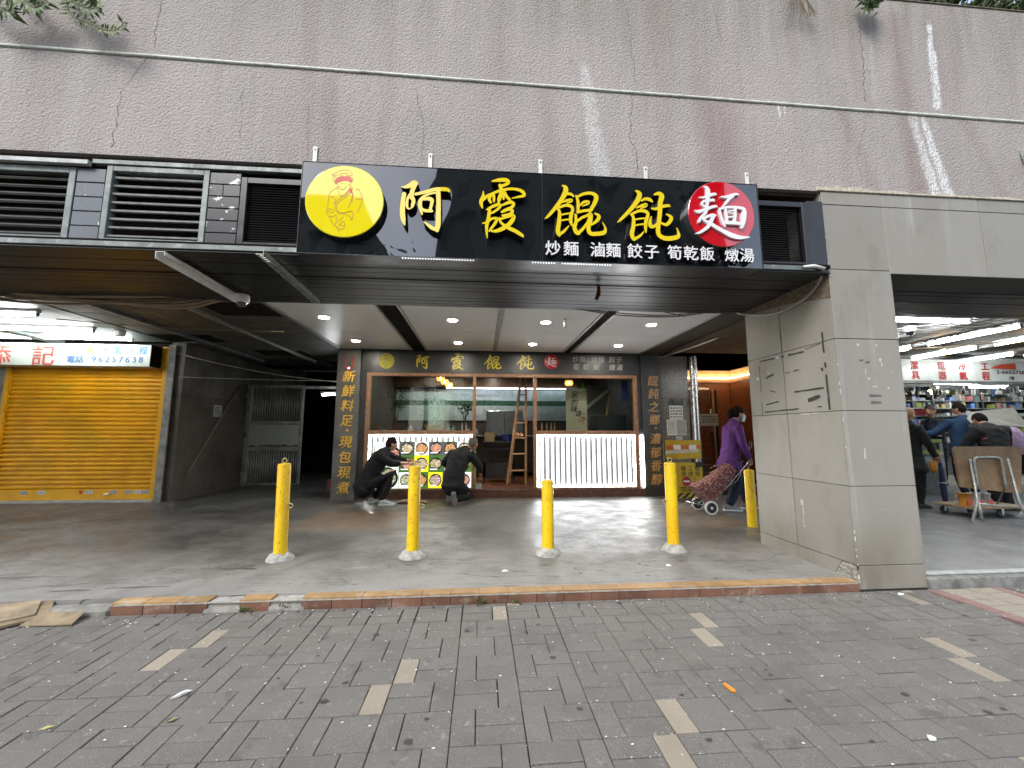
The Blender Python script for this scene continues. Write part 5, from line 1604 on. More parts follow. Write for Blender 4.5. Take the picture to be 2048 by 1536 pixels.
for a in ((-.2, .2, -.1, -.094), (-.2, .2, .094, .1), (-.2, -.194, -.093, .093), (.194, .2, -.093, .093)):
    BX(*a, 0, .66).build('pane', M['glass'], tk)
BX(-.205, .205, -.105, .105, -.0, .004).build('base', M['steel'], tk)
BX(-.015, .0, .11, .125, .0, .95).build('post', M['steel'], tk)
bk = T('chopstick_rack', 'fan of yellow chopsticks standing behind the left window', 'chopsticks', (-.92, 8.02, 1.3205))
mb = MB()
for i in range(22):
    a = -.7 + i * .065
    mb.tube([(i * .012 - .12, 0, 0), (i * .012 - .12 + .1 * sin(a), .02, .13)], .004, 5)
mb.build('sticks', mat('yellow_bamboo', (0.5, 0.32, 0.1), 0.6), bk)
rr = random.Random(8)
bc = 0
for (x, l) in ((-2.0, 'small brown bottle at the left end of the window counter'), (-1.36, 'pale cream packet on the window counter'), (-1.2, 'small blue capped bottle on the window counter'), (-.62, 'squat glass jar beside the yellow chopsticks'), (-.53, 'stout glass jar right of the squat one'), (-.36, 'left one of the two slim white bottles by the door post'), (-.28, 'right one of the two slim white bottles by the door post'), (1.24, 'slim bamboo tube in the right window, leftmost'), (1.34, 'second slim bamboo tube in the right window'), (1.43, 'third slim bamboo tube in the right window'), (1.5, 'shortest bamboo tube in the right window')):
    t = T('bottle', l, 'bottle', (x, 8.06, 1.3205 if x < 1 else 1.3355))
    h = .17 if bc > 4 else .12
    m_ = (mat('amber_bottle', (0.2, 0.09, 0.03), 0.3), M['white_paint'], mat('blue_bottle', (0.05, 0.08, 0.25), 0.3), M['steel'], M['steel'], M['white_paint'], M['white_paint'], M['ladder_wood'], M['ladder_wood'], M['ladder_wood'], M['ladder_wood'])[bc]
    r_ = .035 if bc < 5 else .014
    MB().lathe([(r_, 0), (r_, h * .65), (r_ * .5, h * .8), (r_ * .5, h)], 12).build('body', m_, t, smooth=True)
    bc += 1
wl = T('white_plate', 'long shallow white dish lying on the left window counter', 'dish', (-1.68, 8.1, 1.3205))
MB().add([(x_ * .3, y_ * .06, .05 - .045 * (1 - x_ * x_) + .0) for x_ in [i / 8 - 1 for i in range(17)] for y_ in (-1, 1)], [(2 * i, 2 * i + 1, 2 * i + 3, 2 * i + 2) for i in range(16)]).build('dish', M['white_paint'], wl)
# ================================================================== BOLLARDS
def bollard(label, x, y, h, rz, ring_side, lump, tilt=(0, 0)):
    t = T('bollard', label, 'bollard', (x, y, .07), rz, group='yellow bollards across the arcade mouth')
    p = MB().lathe([(.0605, -.02), (.0605, h - .02), (.057, h - .006), (.045, h), (.0001, h + .002)], 28).build('post', M['bollard'], t, smooth=True)
    if h > .75:
        MB().ring((0, 0, h + .026), .022, .0055, 18, 7).build('ring', M['ring'], t, smooth='all')
    else:
        MB().tube([(-.012, 0, h), (-.008, 0, h + .03), (.012, 0, h + .02)], .006, 6).build('broken_ring', M['ring'], t)
    if ring_side:
        MB().ring((ring_side * .083, -.012, h * .55), .021, .005, 16, 6).build('side_ring', M['ring'], t, smooth='all')
    if lump:
        mb = MB()
        rr_ = random.Random(int(x * 100))
        n, m = 22, 6
        vs = []
        for j in range(m + 1):
            for i in range(n):
                a = 2 * pi * i / n
                R = (.063 + (.135 - .063) * (j / m)) * (1 + .18 * noise.noise(Vector((cos(a) * 1.3, sin(a) * 1.3, x * 3))) * (j / m))
                hz = .062 * (1 - (j / m) ** 1.6) * (1 + .5 * noise.noise(Vector((cos(a) * 2, sin(a) * 2, j * .5 + x)))) - .012 * (j == m)
                vs.append((R * cos(a), R * sin(a), hz))
        mb.add(vs, [(j * n + i, j * n + (i + 1) % n, (j + 1) * n + (i + 1) % n, (j + 1) * n + i) for j in range(m) for i in range(n)])
        mb.build('cement_base', M['lump'], t, smooth='all')
    for c in t.children:
        if c.name.startswith(('post', 'ring', 'side', 'broken')):
            c.rotation_euler = (tilt[0], tilt[1], 0)
    return t
M['ring'] = mat('dull_yellow_ring', (0.42, 0.36, 0.16), 0.4, .3)
M['lump'] = mat('pale_cement_lump', (0.33, 0.33, 0.31), 0.95, var=.35, scale=18, bump=.8, bscale=45)
bollard('leftmost yellow bollard, with a ring on top and one on its right side', -1.93, 4.235, .915, 0, 1, True, (0, -.02))
bollard('yellow bollard in front of the food picture board, ringed on top and side', -.66, 4.22, .885, 0, 1, True)
bollard('shorter yellow bollard with a broken ring before the glowing panel', .70, 4.20, .735, 0, 0, True)
bollard('yellow bollard in front of the yellow barrier boards', 2.04, 4.235, .905, 0, -1, True)
bollard('yellow bollard standing against the pillar, partly in front of the walking woman', 3.59, 5.19, .735, 0, 0, False)

# ================================================================== LEFT SHUTTER SHOP
SY = 7.80
ss = T('shutter_shop', 'closed shop with a mustard roller shutter at the left edge', 'shop', (0, 0, 0))
mus = mat('mustard_paint', (0.72, 0.35, 0.004), 0.5, spec=.3, var=.15, scale=2.5, dirt=(0.52, 0.36, 0.02), dscale=1.3)
BX(-8.45, -8.38, SY - .06, SY, .08, 2.44, b=.004).build('guide_rail', mus, ss)
BX(-5.83, -5.75, SY - .06, SY, .08, 2.44, b=.004).build('guide_rail', mus, ss)
BX(-9.0, -5.75, SY - .055, SY + .2, 2.442, 2.50, b=.004).build('head_rail', mus, ss)
BX(-5.866, -5.747, SY - .059, SY + .2, 2.502, 2.86, b=.004).build('shutter_box', mus, ss)
BX(-14, -8.455, SY - .02, SY + .2, .07, 2.50).build('side_wall', M['concrete_raw'], ss)
BX(-8.6, -5.74, SY - .10, SY + .1, .0705, .115, b=.004).build('threshold', mat('pale_threshold_stone', (0.4, 0.38, 0.33), 0.7, var=.2), ss)
n = 27
p = (2.438 - .30) / n
prof = [(-.000, 0), (-.018, p * .18), (-.024, p * .45), (-.021, p * .66), (.008, p * .80), (.01, p * .97), (.0, p * 1.0)]
mb = MB()
m = len(prof)
mb.add([(-8.379, a, b) for a, b in prof] + [(-5.831, a, b) for a, b in prof], [(i, i + 1, m + i + 1, m + i) for i in range(m - 1)])
sme = mb.mesh('slat', mus)
for i in range(n):
    obj('slat', sme, ss, (0, SY, .30 + i * p))
BX(-8.379, -5.831, SY - .03, SY, .117, .298, b=.004).build('bottom_bar', mus, ss)
for i, (x, c) in enumerate(((-7.89, 'paper_grey'), (-7.61, 'paper'), (-6.98, 'red_ink'), (-6.84, 'paper'), (-6.44, 'paper_grey'), (-6.2, 'paper_grey'), (-6.05, 'paper'), (-5.92, 'paper_grey'))):
    w = .025 if c == 'red_ink' else .058
    st = BX(x - w, x + w, SY - .032, SY - .0305, .215, .275).build('sticker', M[c], ss)
    printed_lines('print', x - w + .01, x + w - .006, SY - .0325, .222, .268, 3, M['ink'], st)
BX(-6.58, -6.50, SY - .06, SY - .031, .20, .225, b=.003).build('padlock', M['steel'], ss)

sb = T('shop_signboard', 'lit white signboard with red characters above the roller shutter', 'signboard', (0, 0, 0))
sbm = mat('white_reflective_board', (0.62, 0.67, 0.6), 0.22, var=.08, scale=2)
BX(-10.5, -5.875, SY - .30, SY - .06, 2.452, 2.845, b=.004).build('box', sbm, sb)
BX(-5.8745, -5.868, SY - .30, SY - .061, 2.452, 2.845).build('dark_end_plate', M['void'], sb)  # thin near-black plate added over the box end to darken that face
ys = SY - .303
zsb = .98
red_s = mat('faded_red_vinyl', (0.55, 0.10, 0.07), 0.4)
def stxt(ch, x, z, sz, mt, w=None):
    text('character', ch, x * .965, ys, 1.29 + (z - 1.29) * .965, sz * .965, mt, sb, bold=.003, depth=.002, width=w)
stxt('添', -8.62, 2.525, .40, red_s)
stxt('記', -7.90, 2.525, .40, red_s)
for ch, x, c in (('冷', -7.36, (0.75, 0.5, 0.06)), ('氣', -7.12, (0.75, 0.55, 0.05)), ('水', -6.87, (0.05, 0.35, 0.12)), ('電', -6.66, (0.05, 0.38, 0.14)), ('工', -6.42, (0.1, 0.35, 0.6)), ('程', -6.22, (0.1, 0.35, 0.6))):
    stxt(ch, x, 2.735, .15, mat('vinyl_' + ('yellow', 'yellow', 'green', 'green', 'blue', 'blue')['冷氣水電工程'.index(ch)], c, .4))
navy = mat('vinyl_navy', (0.08, 0.17, 0.34), 0.4)
stxt('電話', -7.36, 2.56, .145, navy)
for i, ch in enumerate(':96257638'):
    stxt(ch, -7.16 + i * .115, 2.565, .155, navy)
# grey soffit of that shop with fluorescent battens
ls = struct(BX(-14, -5.72, 4.7, 7.78, 2.975, 3.0).build('shop_ceiling', M['void']))
lsm = mat('grimy_pale_ceiling', (0.15, 0.155, 0.14), 0.55, var=.15, scale=2)
for i in range(5):
    for ya, yb in ((4.72, 5.7), (5.71, 6.72), (6.73, 7.77)):
        BX(-5.725 - (i + 1) * 1.3, -5.725 - i * 1.3 - .012, ya, yb, 2.955, 2.974, b=.003).build('panel', lsm, ls)
BX(-7.75, -7.55, 5.2, 7.75, 2.90, 2.954, b=.005).build('beam', M['grey_metal'], ls)
def batten(label, a, b, hood=True, grp='fluorescent battens'):
    a, b = Vector(a), Vector(b)
    L = (b - a).length
    d = (b - a).normalized()
    t = T('tube_light', label, 'tube light', (a + b) / 2, atan2(d.y, d.x), group=grp)
    MB().tube([(-L / 2 + .03, 0, 0), (L / 2 - .03, 0, 0)], .0145, 10).build('tube', M['tube'], t, smooth='all')
    BX(-L / 2, L / 2, -.035, .035, .035, .075, b=.004).build('batten', M['white_paint'], t)
    for s_ in (-1, 1):
        x = s_ * (L / 2 - .015)
        BX(x - .012, x + .012, -.016, .016, -.018, .034, b=.003).build('holder', M['grey_metal'], t)
    return t
batten('fluorescent tube highest on the left shop ceiling, cut by the picture edge', (-7.4, 5.79, 2.88), (-6.03, 5.80, 2.88))
batten('long fluorescent tube in the middle of the left shop ceiling', (-7.55, 6.62, 2.88), (-6.12, 6.70, 2.88))
batten('fluorescent tube just over the yellow and green sign characters', (-7.60, 7.38, 2.915), (-6.12, 7.42, 2.915))
batten('fluorescent tube over the large red sign characters', (-9.1, 7.38, 2.915), (-7.72, 7.40, 2.915))
em = T('exhaust_cap', 'round pale cap on the left shop ceiling near its dark edge', 'vent cap', (-6.0, 7.0, 2.92))
MB().lathe([(.0, -.05), (.06, -.045), (.075, -.01), (.075, .034)], 16).build('cap', M['white_paint'], em, smooth=True)

# ================================================================== DARK PASSAGE
grim = NT('sooty_plaster')
_c = grim.mix(grim.rng(grim.noise(1.4, 5, rough=.65), .3, .7), (0.09, 0.083, 0.072), (0.20, 0.187, 0.165))
_x, _y, _z = grim.xyz()
_c = grim.mix(grim.rng(_z, 2.02, 2.0, 0, .5), _c, (0.08, 0.06, 0.048))
_c = grim.mix(grim.rng(grim.noise(9, 5, rough=.7), .58, .7, 0, .6), _c, (0.03, 0.025, 0.02))
M['grim'] = grim.bsdf(_c, .8, 0, .3, grim.bump(grim.noise(30, 3), .3, .01))
pw = T('passage_wall', 'dark stained concrete wall running back beside the shutter shop', 'wall', (0, 0, 0))
BX(-5.745, -5.50, SY + .001, 13.1, .06, 3.2, b=.004).build('wall', M['grim'], pw)
BX(-5.742, -5.62, SY - .075, SY - .051, .07, 2.9).build('pale_edge', M['concrete_raw'], pw)
struct(BX(-5.5, -2.4, 13.0, 13.1, 0, 3.2).build('passage_end', M['void']))
struct(BX(-14, -5.76, 8.02, 8.1, 0, 3.2).build('shop_back', M['void']))
nt = T('wall_notice', 'faded paper notice on the dark passage wall', 'notice', (-5.496, 8.86, 1.74))
o = BX(0, .003, -.13, .13, -.12, .12).build('sheet', M['paper_grey'], nt)
mb = MB()
for i in range(6):
    mb.box(.0032, .0038, -.1, .08, -.09 + i * .032, -.078 + i * .032)
stuff(mb.build('print', M['ink'], nt))
rod = T('leaning_rod', 'thin pale rod leaning diagonally against the dark passage wall', 'rod', (0, 0, 0))
MB().tube([(-5.40, 8.0, .52), (-5.46, 9.45, 2.30)], .013, 7).build('rod', M['cable_tan'], rod, smooth='all')
gt = T('metal_gate', 'grey barred metal gate with a blank white panel in the dark passage', 'gate', (0, 9.86, 0))
gm = mat('dull_gate_metal', (0.30, 0.30, 0.27), 0.5, .4, var=.3)
gx0, gx1 = -5.49, -4.20
for xa, xb in ((gx0, gx0 + .10), (gx1 - .06, gx1)):
    BX(xa, xb, 0, .05, .075, 2.42, b=.004).build('stile', gm, gt)
for za, zb in ((.08, .14), (.86, .97), (1.49, 1.56), (2.34, 2.42)):
    BX(gx0 + .101, gx1 - .061, .002, .048, za, zb, b=.004).build('rail', gm, gt)
bme = {}
for za, zb in ((.141, .859), (1.561, 2.339)):
    me = MB().tube([(0, .025, za), (0, .025, zb)], .013, 8).mesh('bar', gm, 'all')
    for i in range(20):
        obj('bar', me, gt, (gx0 + .14 + i * (gx1 - gx0 - .24) / 19, 0, 0))
mb = MB()
rr = random.Random(3)
top = [(gx0 + .105 + (gx1 - gx0 - .17) * i / 20, 1.485 - rr.uniform(0, .012)) for i in range(21)]
bot = [(gx0 + .105 + (gx1 - gx0 - .17) * i / 20, .985 + rr.uniform(-.01, .03)) for i in range(21)]
mb.prism(top + bot[::-1], -.006, -.001)
mb.build('paper_panel', mat('grey_white_board', (0.36, 0.39, 0.37), 0.6, var=.08), gt)
BX(gx0 + .02, gx0 + .07, -.03, -.001, 1.2, 1.28, b=.004).build('lock', M['steel'], gt)
for z in (.3, 2.1):
    MB().tube([(gx0 - .01, .0, z), (gx0 - .01, .0, z + .1)], .014, 6).build('hinge', gm, gt)
MB().box(gx1 + .001, -2.72, .0, .05, 2.33, 2.40).build('crossbar', gm, gt)
batten('small lit tube deep in the dark passage beside the grey stone pillar', (-3.62, 9.4, 2.18), (-3.22, 9.2, 2.10))
bin_ = T('red_bin', 'dim red plastic box on the passage floor behind the stone pillar', 'box', (-3.1, 9.3, .0705))
BX(-.2, .2, -.15, .15, 0, .22, b=.01).build('box', mat('dull_red_plastic', (0.2, 0.03, 0.02), 0.5), bin_)

# ================================================================== LOBBY, RIGHT OF THE NOODLE SHOP
gran = NT('speckled_brown_granite')
_n = grn = gran.noise(110, 2)
_c = gran.mix(gran.rng(_n, .35, .65), (0.05, 0.038, 0.03), (0.22, 0.18, 0.15))
M['granite'] = gran.bsdf(_c, .25, 0, .5)
gw = T('granite_wall', 'speckled brown granite wall with a block number right of the near-black pillar', 'wall', (0, 7.84, 0))
for z0, z1 in ((.07, .70), (.704, 1.34), (1.344, 1.98), (1.984, 2.86)):
    BX(3.66, 4.245, 0, .3, z0, z1, b=.002).build('slab', M['granite'], gw)
text('block_lettering', 'Block 1', 4.01, -.006, 1.855, .175, M['black'], gw, bold=.003, depth=.012, shear=.35, width=.44)
for (nm, x0, x1, z0, z1, c, nl, lab) in (('notice', 3.815, 4.10, 1.565, 1.845, 'paper', 4, 'white notice with bold lines below the block lettering'), ('notice', 3.75, 3.945, 1.245, 1.56, 'paper', 12, 'left one of two closely printed sheets on the granite wall'), ('notice', 3.95, 4.16, 1.245, 1.56, 'paper_grey', 12, 'right one of two closely printed sheets on the granite wall'), ('notice', 3.93, 4.06, 1.13, 1.225, 'paper_grey', 2, 'small slip of paper low on the granite wall')):
    t = T(nm, lab, 'notice', (0, 7.838, 0))
    BX(x0, x1, -.002, 0, z0, z1).build('sheet', M[c], t)
    printed_lines('print', x0 + .02, x1 - .02, -.0025, z0 + .02, z1 - .02, nl, M['ink'], t)
ch = T('chrome_column', 'polished chrome column mirroring red neon at the lobby entrance', 'column', (4.345, 7.80, 0))
MB().lathe([(.075, .07), (.075, 2.86)], 28).build('shaft', M['steel'], ch, smooth=True)
MB().lathe([(.083, .07), (.083, .13), (.076, .132)], 28).build('base_ring', M['steel'], ch, smooth=True)
# lobby room
red = mat('red_brown_timber_panel', (0.24, 0.075, 0.028), 0.35, var=.25, scale=3)
lb = T('lobby', 'timber-lined building lobby with a warm lit cove behind the walking woman', 'lobby', (0, 0, 0))
def pane_wall(x0, x1, z0, z1, y, n):
    w = (x1 - x0) / n
    for i in range(n):
        BX(x0 + i * w + .002, x0 + (i + 1) * w - .002, y, y + .05, z0, z1, b=.003).build('panel', red, lb)
pane_wall(4.43, 6.55, .07, 2.60, 10.0, 3)
BX(4.43, 7.4, 9.98, 10.06, 2.602, 2.70, b=.004).build('cornice', M['wood'], lb)
for i in range(4):
    ya, yb = 10.0 - .85 * (i + 1), 10.0 - .85 * i
    mb = MB()
    xa, xb = 6.56 + (10 - yb) * .02, 6.56
    mb.box(6.56, 6.62, ya + .002, yb - .002, .36, 2.60, b=.003).build('panel', red, lb)
    MB().box(6.555, 6.62, ya + .002, yb - .002, .20, .358, b=.003).build('skirting', M['red_ink'], lb)
BX(6.54, 6.62, 6.6, 9.979, 2.602, 2.70, b=.004).build('cornice', M['wood'], lb)
wcm = mat('warm_lit_cove', (0.75, 0.55, 0.3), 0.7)
BX(4.43, 6.62, 10.02, 10.06, 2.72, 3.12).build('cove', wcm, lb)
BX(6.58, 6.62, 6.6, 10.019, 2.72, 3.12).build('cove', wcm, lb)
BX(4.43, 6.62, 7.6, 10.06, 3.122, 3.15).build('cove_top', wcm, lb)
BX(4.45, 6.53, 9.93, 9.97, 2.71, 2.725).build('cove_light', emitter('warm_cove_strip', (1.0, .70, .38, 1), 9), lb)
BX(6.50, 6.53, 7.7, 9.92, 2.71, 2.725).build('cove_light', bpy.data.materials['warm_cove_strip'], lb)
struct(BX(4.2, 7.4, 7.55, 7.62, 2.98, 3.3).build('lobby_header', mat('dull_header', (0.09, 0.08, 0.065), 0.8)))
dr = T('lobby_door', 'red-brown lobby door with a small white notice behind the woman', 'door', (0, 9.97, 0))
BX(4.75, 5.95, -.02, .0, .32, 2.40, b=.004).build('leaf', mat('dark_red_door', (0.2, 0.055, 0.018), 0.3, var=.2), dr)
BX(4.75, 5.95, -.022, .0, 2.405, 2.46, b=.003).build('head_bar', M['steel'], dr)
BX(6.0, 6.06, -.03, .0, .32, 2.42, b=.004).build('jamb', M['ladder_wood'], dr)
BX(6.10, 6.14, -.03, .0, .32, 2.42, b=.004).build('jamb', M['black'], dr)
MB().tube([(5.94, -.05, 1.1), (5.94, -.05, 1.9)], .016, 8).build('handle', M['steel'], dr, smooth='all')
dn = T('notice', 'cream notice with three lines hanging in the lobby doorway', 'notice', (0, 9.0, 0))
BX(5.12, 5.55, -.003, 0, 1.46, 1.74).build('sheet', mat('cream_notice', (0.5, 0.46, 0.36), 0.8), dn)
printed_lines('print', 5.17, 5.5, -.004, 1.52, 1.70, 3, M['ink'], dn)
MB().tube([(5.12, 0, 1.73), (4.7, .02, 1.98)], .005, 5).tube([(4.7, .02, 2.1), (4.7, .02, .9)], .012, 6).build('stand', M['steel'], dn)
for i in range(5):
    st = BX(4.43 + .0, 5.75 - i * .02, 8.9 + i * .28, 9.18 + i * .28 if i < 4 else 9.95, .0695, .22 + i * .15, b=.005).build('stair_step', mat('brown_stair_stone', (0.12, 0.085, 0.06), 0.5, var=.2) if i == 0 else bpy.data.materials['brown_stair_stone'], lb)
struct(BX(4.4, 8.1, 10.07, 10.12, 0, 3.3).build('lobby_end', M['void']))

# yellow works barrier
br = T('works_barrier', 'yellow folding works barrier with a no-entry sign and black stripes', 'barrier', (3.78, 7.28, .07))
yel = mat('yellow_board', (0.50, 0.33, 0.008), 0.45, var=.1, dirt=(0.34, 0.22, 0.02), dscale=5)
BX(-.37, .36, 0, .02, .745, 1.09, b=.004).build('upper_board', yel, br)
mb = MB()
mb.prism([(-.36, .02), (.36, .02), (.36, .58), (.27, .675), (-.36, .675)], 0, .02)
mb.build('lower_board', yel, br)
for x in (-.36, .36):
    MB().tube([(x, .01, .0), (x, .01, 1.09)], .016, 7).build('upright', M['rubber'], br)
BX(.22, .35, -.02, .0, .60, .69, b=.005).build('clip', M['rubber'], br)
BX(-.33, .33, -.003, .0, .92, 1.0).build('orange_band', mat('orange_band', (0.55, 0.13, 0.02), 0.5), br)
for x, s_ in ((-.12, '停'), (.18, '停')):
    BX(x - .07, x + .07, -.005, -.0031, .92, 1.0).build('patch', M['paper'], br)
MB().add([(-.35, -.0045, .83), (.30, -.0045, .87), (.30, -.0045, .93), (-.1, -.006, .915), (-.35, -.0045, .89)], [(0, 1, 2, 3, 4)]).build('tape', mat('cream_tape', (0.55, 0.5, 0.4), 0.6), br)
for i, ch_ in enumerate('機工程'):
    text('character', ch_, -.02 + i * .135, -.002, .535, .10, M['ink'], br, depth=.002)
for i, ch_ in enumerate('停使用'):
    text('character', ch_, -.02 + i * .135, -.002, .43, .10, M['ink'], br, depth=.002)
nb = MB().lathe([(.085, .0), (.085, -.003)], 28, (0.03, 0, .335), 'y').build('no_entry_disc', mat('dull_red_sign', (0.34, 0.02, 0.03), 0.4), br)
BX(-.03, .09, -.0045, -.0032, .322, .348).build('no_entry_bar', M['white_print'], nb)
text('words', 'UNDER SUSPENSION', .10, -.002, .205, .052, M['ink'], br, bold=.001, depth=.002, width=.43)
text('words', 'FOR REPAIR', .06, -.002, .155, .052, M['ink'], br, bold=.001, depth=.002, width=.27)
for i in range(6):
    x = -.34 + i * .13
    w_ = .062
    poly = [(max(-.358, min(.358, a)), b) for a, b in ((x, .022), (x + w_, .022), (x + w_ + .12, .13), (x + .12, .13))]
    MB().prism(poly, -.0025, -.0002).build('stripe', M['ink'], br)

# ================================================================== MARKET OPENING ON THE RIGHT
th = tag(BX(3.80, 9, 3.28, 3.352, -.06, .066, b=.006).build('threshold', mat('worn_concrete_edge', (0.2, 0.2, 0.19), 0.9, var=.4, scale=12, bump=.5, bscale=40)), 'worn concrete edge of the market floor right of the pillar', 'threshold')
tr = tag(BX(3.83, 9, 3.345, 3.42, .0665, .08, b=.004).build('metal_sill', M['slat_light']), 'bright metal sill along the market floor edge right of the pillar', 'sill')
mc = struct(BX(3.77, 16, 4.46, 12, 2.93, 2.96).build('market_ceiling', M['void']))
mcm = mat('brown_ribbed_ceiling', (0.07, 0.06, 0.045), 0.6, var=.3)
for i in range(26):
    BX(3.78, 14, 4.48 + i * .125, 4.48 + i * .125 + .115, 2.915, 2.929).build('rib', mcm, mc)
mk = 'fluorescent battens in the market'
batten('fluorescent tube running across the near edge of the market ceiling', (5.2, 4.66, 2.75), (6.46, 4.67, 2.75), grp=mk)
for x, row in ((7.42, 'near'), (8.52, 'middle'), (9.9, 'far')):
    hd = T('light_trough', f'long metal trough above the {row} row of market tubes', 'light trough', (x, 5.9, 2.79))
    BX(-.09, .09, -1.25, 1.9, .01, .05, b=.004).build('trough', M['steel'] if x < 8 else M['grey_metal'], hd)
for lab, a, b in (('front tube of the near market row', (7.40, 4.78, 2.75), (7.40, 5.98, 2.75)), ('rear tube of the near market row', (7.42, 6.2, 2.75), (7.42, 7.4, 2.75)), ('front tube of the middle market row', (8.52, 4.9, 2.75), (8.52, 5.9, 2.75)), ('rear tube of the middle market row', (8.53, 6.1, 2.75), (8.54, 7.2, 2.75)), ('front tube of the far market row', (9.9, 5.2, 2.75), (9.9, 6.4, 2.75)), ('rear tube of the far market row', (9.9, 6.55, 2.75), (9.9, 7.5, 2.75))):
    batten(lab, a, b, grp=mk)
def bulb(label, x, y, z, s_=1):
    t = T('bulb', label, 'bulb', (x, y, z), group='warm bulbs in the market')
    MB().sph((0, 0, 0), .05 * s_, 12, 8).build('glass_body', M['warm_bulb'], t, smooth='all')
    MB().lathe([(.02, .04), (.024, .06), (.024, .10), (.004, .12), (.004, .2)], 10).build('cap', M['black'], t)
bulb('bright warm bulb hanging between the near and middle tube rows', 8.05, 6.25, 2.70)
bulb('warm bulb at the right picture edge', 9.62, 6.2, 2.66)
bulb('warm bulb low inside the hardware shop', 10.6, 8.6, 2.26)
tag(MB().tube(sag((5.2, 5.2, 2.74), (9.5, 4.6, 2.86), .03), .011, 6).build('cable', M['cable_grey'], smooth='all'), 'grey cable slanting up across the market ceiling', 'cable')
tag(MB().tube(sag((6.6, 6.4, 2.72), (9.2, 5.2, 2.82), .05), .01, 6).build('cable', M['cable_tan'], smooth='all'), 'yellowish cable beside the warm market bulb', 'cable')
tag(MB().tube(sag((5.1, 4.75, 2.62), (6.9, 4.55, 2.84), .02), .008, 6).build('cable', M['cable_grey'], smooth='all'), 'thin cable just under the first market tube', 'cable')
c2 = T('security_camera', 'white dome camera below the first market tube', 'security camera', (5.70, 4.78, 2.63))
MB().lathe([(.0, .075), (.062, .075), (.065, .06), (.066, .02), (.058, .0), (.05, -.002)], 20).build('housing', M['white_paint'], c2, smooth=True)
MB().sph((0, 0, 0), (.047, .047, .05), 16, 10).build('dome', M['lens'], c2, smooth=True)
# hardware shop: fascia, rear wall and goods
hs_ = T('hardware_shop', 'brightly lit hardware shop under a white fascia with red characters', 'shop', (0, 7.40, 0))
BX(8.2, 16, 0, .08, 2.36, 2.80, b=.004).build('fascia', mat('white_fascia_board', (0.6, 0.64, 0.62), 0.4), hs_)
BX(8.2, 16, -.01, .09, 2.30, 2.358, b=.004).build('fascia_trim', M['grey_metal'], hs_)
cr_ = mat('dark_red_sign_paint', (0.33, 0.012, 0.015), 0.5)
for col, x in (('潔具', 8.83), ('電器', 9.43), ('冷氣', 9.9), ('工程', 10.42), ('燈飾', 11.86), ('五金', 12.4)):
    for ch_, z in zip(col, (2.60, 2.40)):
        text('character', ch_, x * 1.0 - .0, -.004, z, .185, cr_, hs_, bold=.006, depth=.004)
text('phone_number', '2-6652728', 11.0, -.004, 2.52, .10, M['ink'], hs_, bold=.002, depth=.003, width=.66)
text('stall_number', '2號', 11.0, -.004, 2.40, .085, M['ink'], hs_, bold=.001, depth=.003)
rfl = T('red_banner', 'small red and gold banner tucked under a tube on the white fascia', 'banner', (10.78, 7.36, 2.61))
MB().prism([(-.28, .02), (.30, 0), (.30, .13), (-.05, .1)], 0, .012).build('banner', mat('red_gold_paper', (0.5, 0.06, 0.02), 0.6, var=.3, scale=30), rfl)
struct(BX(8.12, 16, 9.9, 9.95, 0, 3.2).build('hardware_back', mat('cluttered_grey_wall', (0.2, 0.2, 0.19), 0.7)))
struct(BX(8.1, 8.19, 7.3, 9.89, .07, 3.2).build('hardware_side', mat('pale_grey_partition', (0.3, 0.31, 0.3), 0.7)))
struct(BX(8.2, 16, 7.5, 9.89, 2.86, 2.90).build('hardware_ceiling', lsm))
stp = struct(BX(8.2, 16, 7.80, 9.89, -.2, .21, b=.008).build('hardware_step', mat('beige_step', (0.34, 0.32, 0.27), 0.6, var=.2)))
for i, (a, b) in enumerate((((10.3, 8.3, 2.42), (11.5, 8.3, 2.42)), ((11.6, 8.7, 2.40), (12.8, 8.7, 2.40)), ((12.6, 8.2, 2.42), (13.8, 8.2, 2.42)))):
    batten(('left', 'middle', 'right')[i] + ' tube inside the hardware shop', a, b, grp=mk)
rr = random.Random(21)
GC = [('white', (0.45, 0.46, 0.45)), ('blue', (0.06, 0.16, 0.4)), ('lime green', (0.2, 0.28, 0.03)), ('dark green', (0.04, 0.12, 0.08)), ('red', (0.22, 0.03, 0.04)), ('black', (0.03, 0.03, 0.03)), ('brown', (0.2, 0.12, 0.06)), ('grey', (0.25, 0.25, 0.25)), ('salmon', (0.3, 0.15, 0.12)), ('yellow', (0.35, 0.28, 0.07))]
GM = {n_: mat(n_.replace(' ', '_') + '_packaging', c_, .45, var=.2) for n_, c_ in GC}
GME = {}
sh = T('goods_rack', 'tall rack of small goods along the back of the hardware shop', 'rack', (0, 9.4, 0))
for i, z in enumerate((.75, 1.05, 1.29, 1.51, 1.72, 1.92, 2.11, 2.29)):
    BX(8.5, 15, 0, .4, z, z + .018).build('shelf_board', M['grey_metal'], sh)
for x in (8.5, 10.2, 11.6, 13.0, 14.4):
    BX(x, x + .04, -.01, .40, .22, 2.5).build('upright', M['black'], sh)
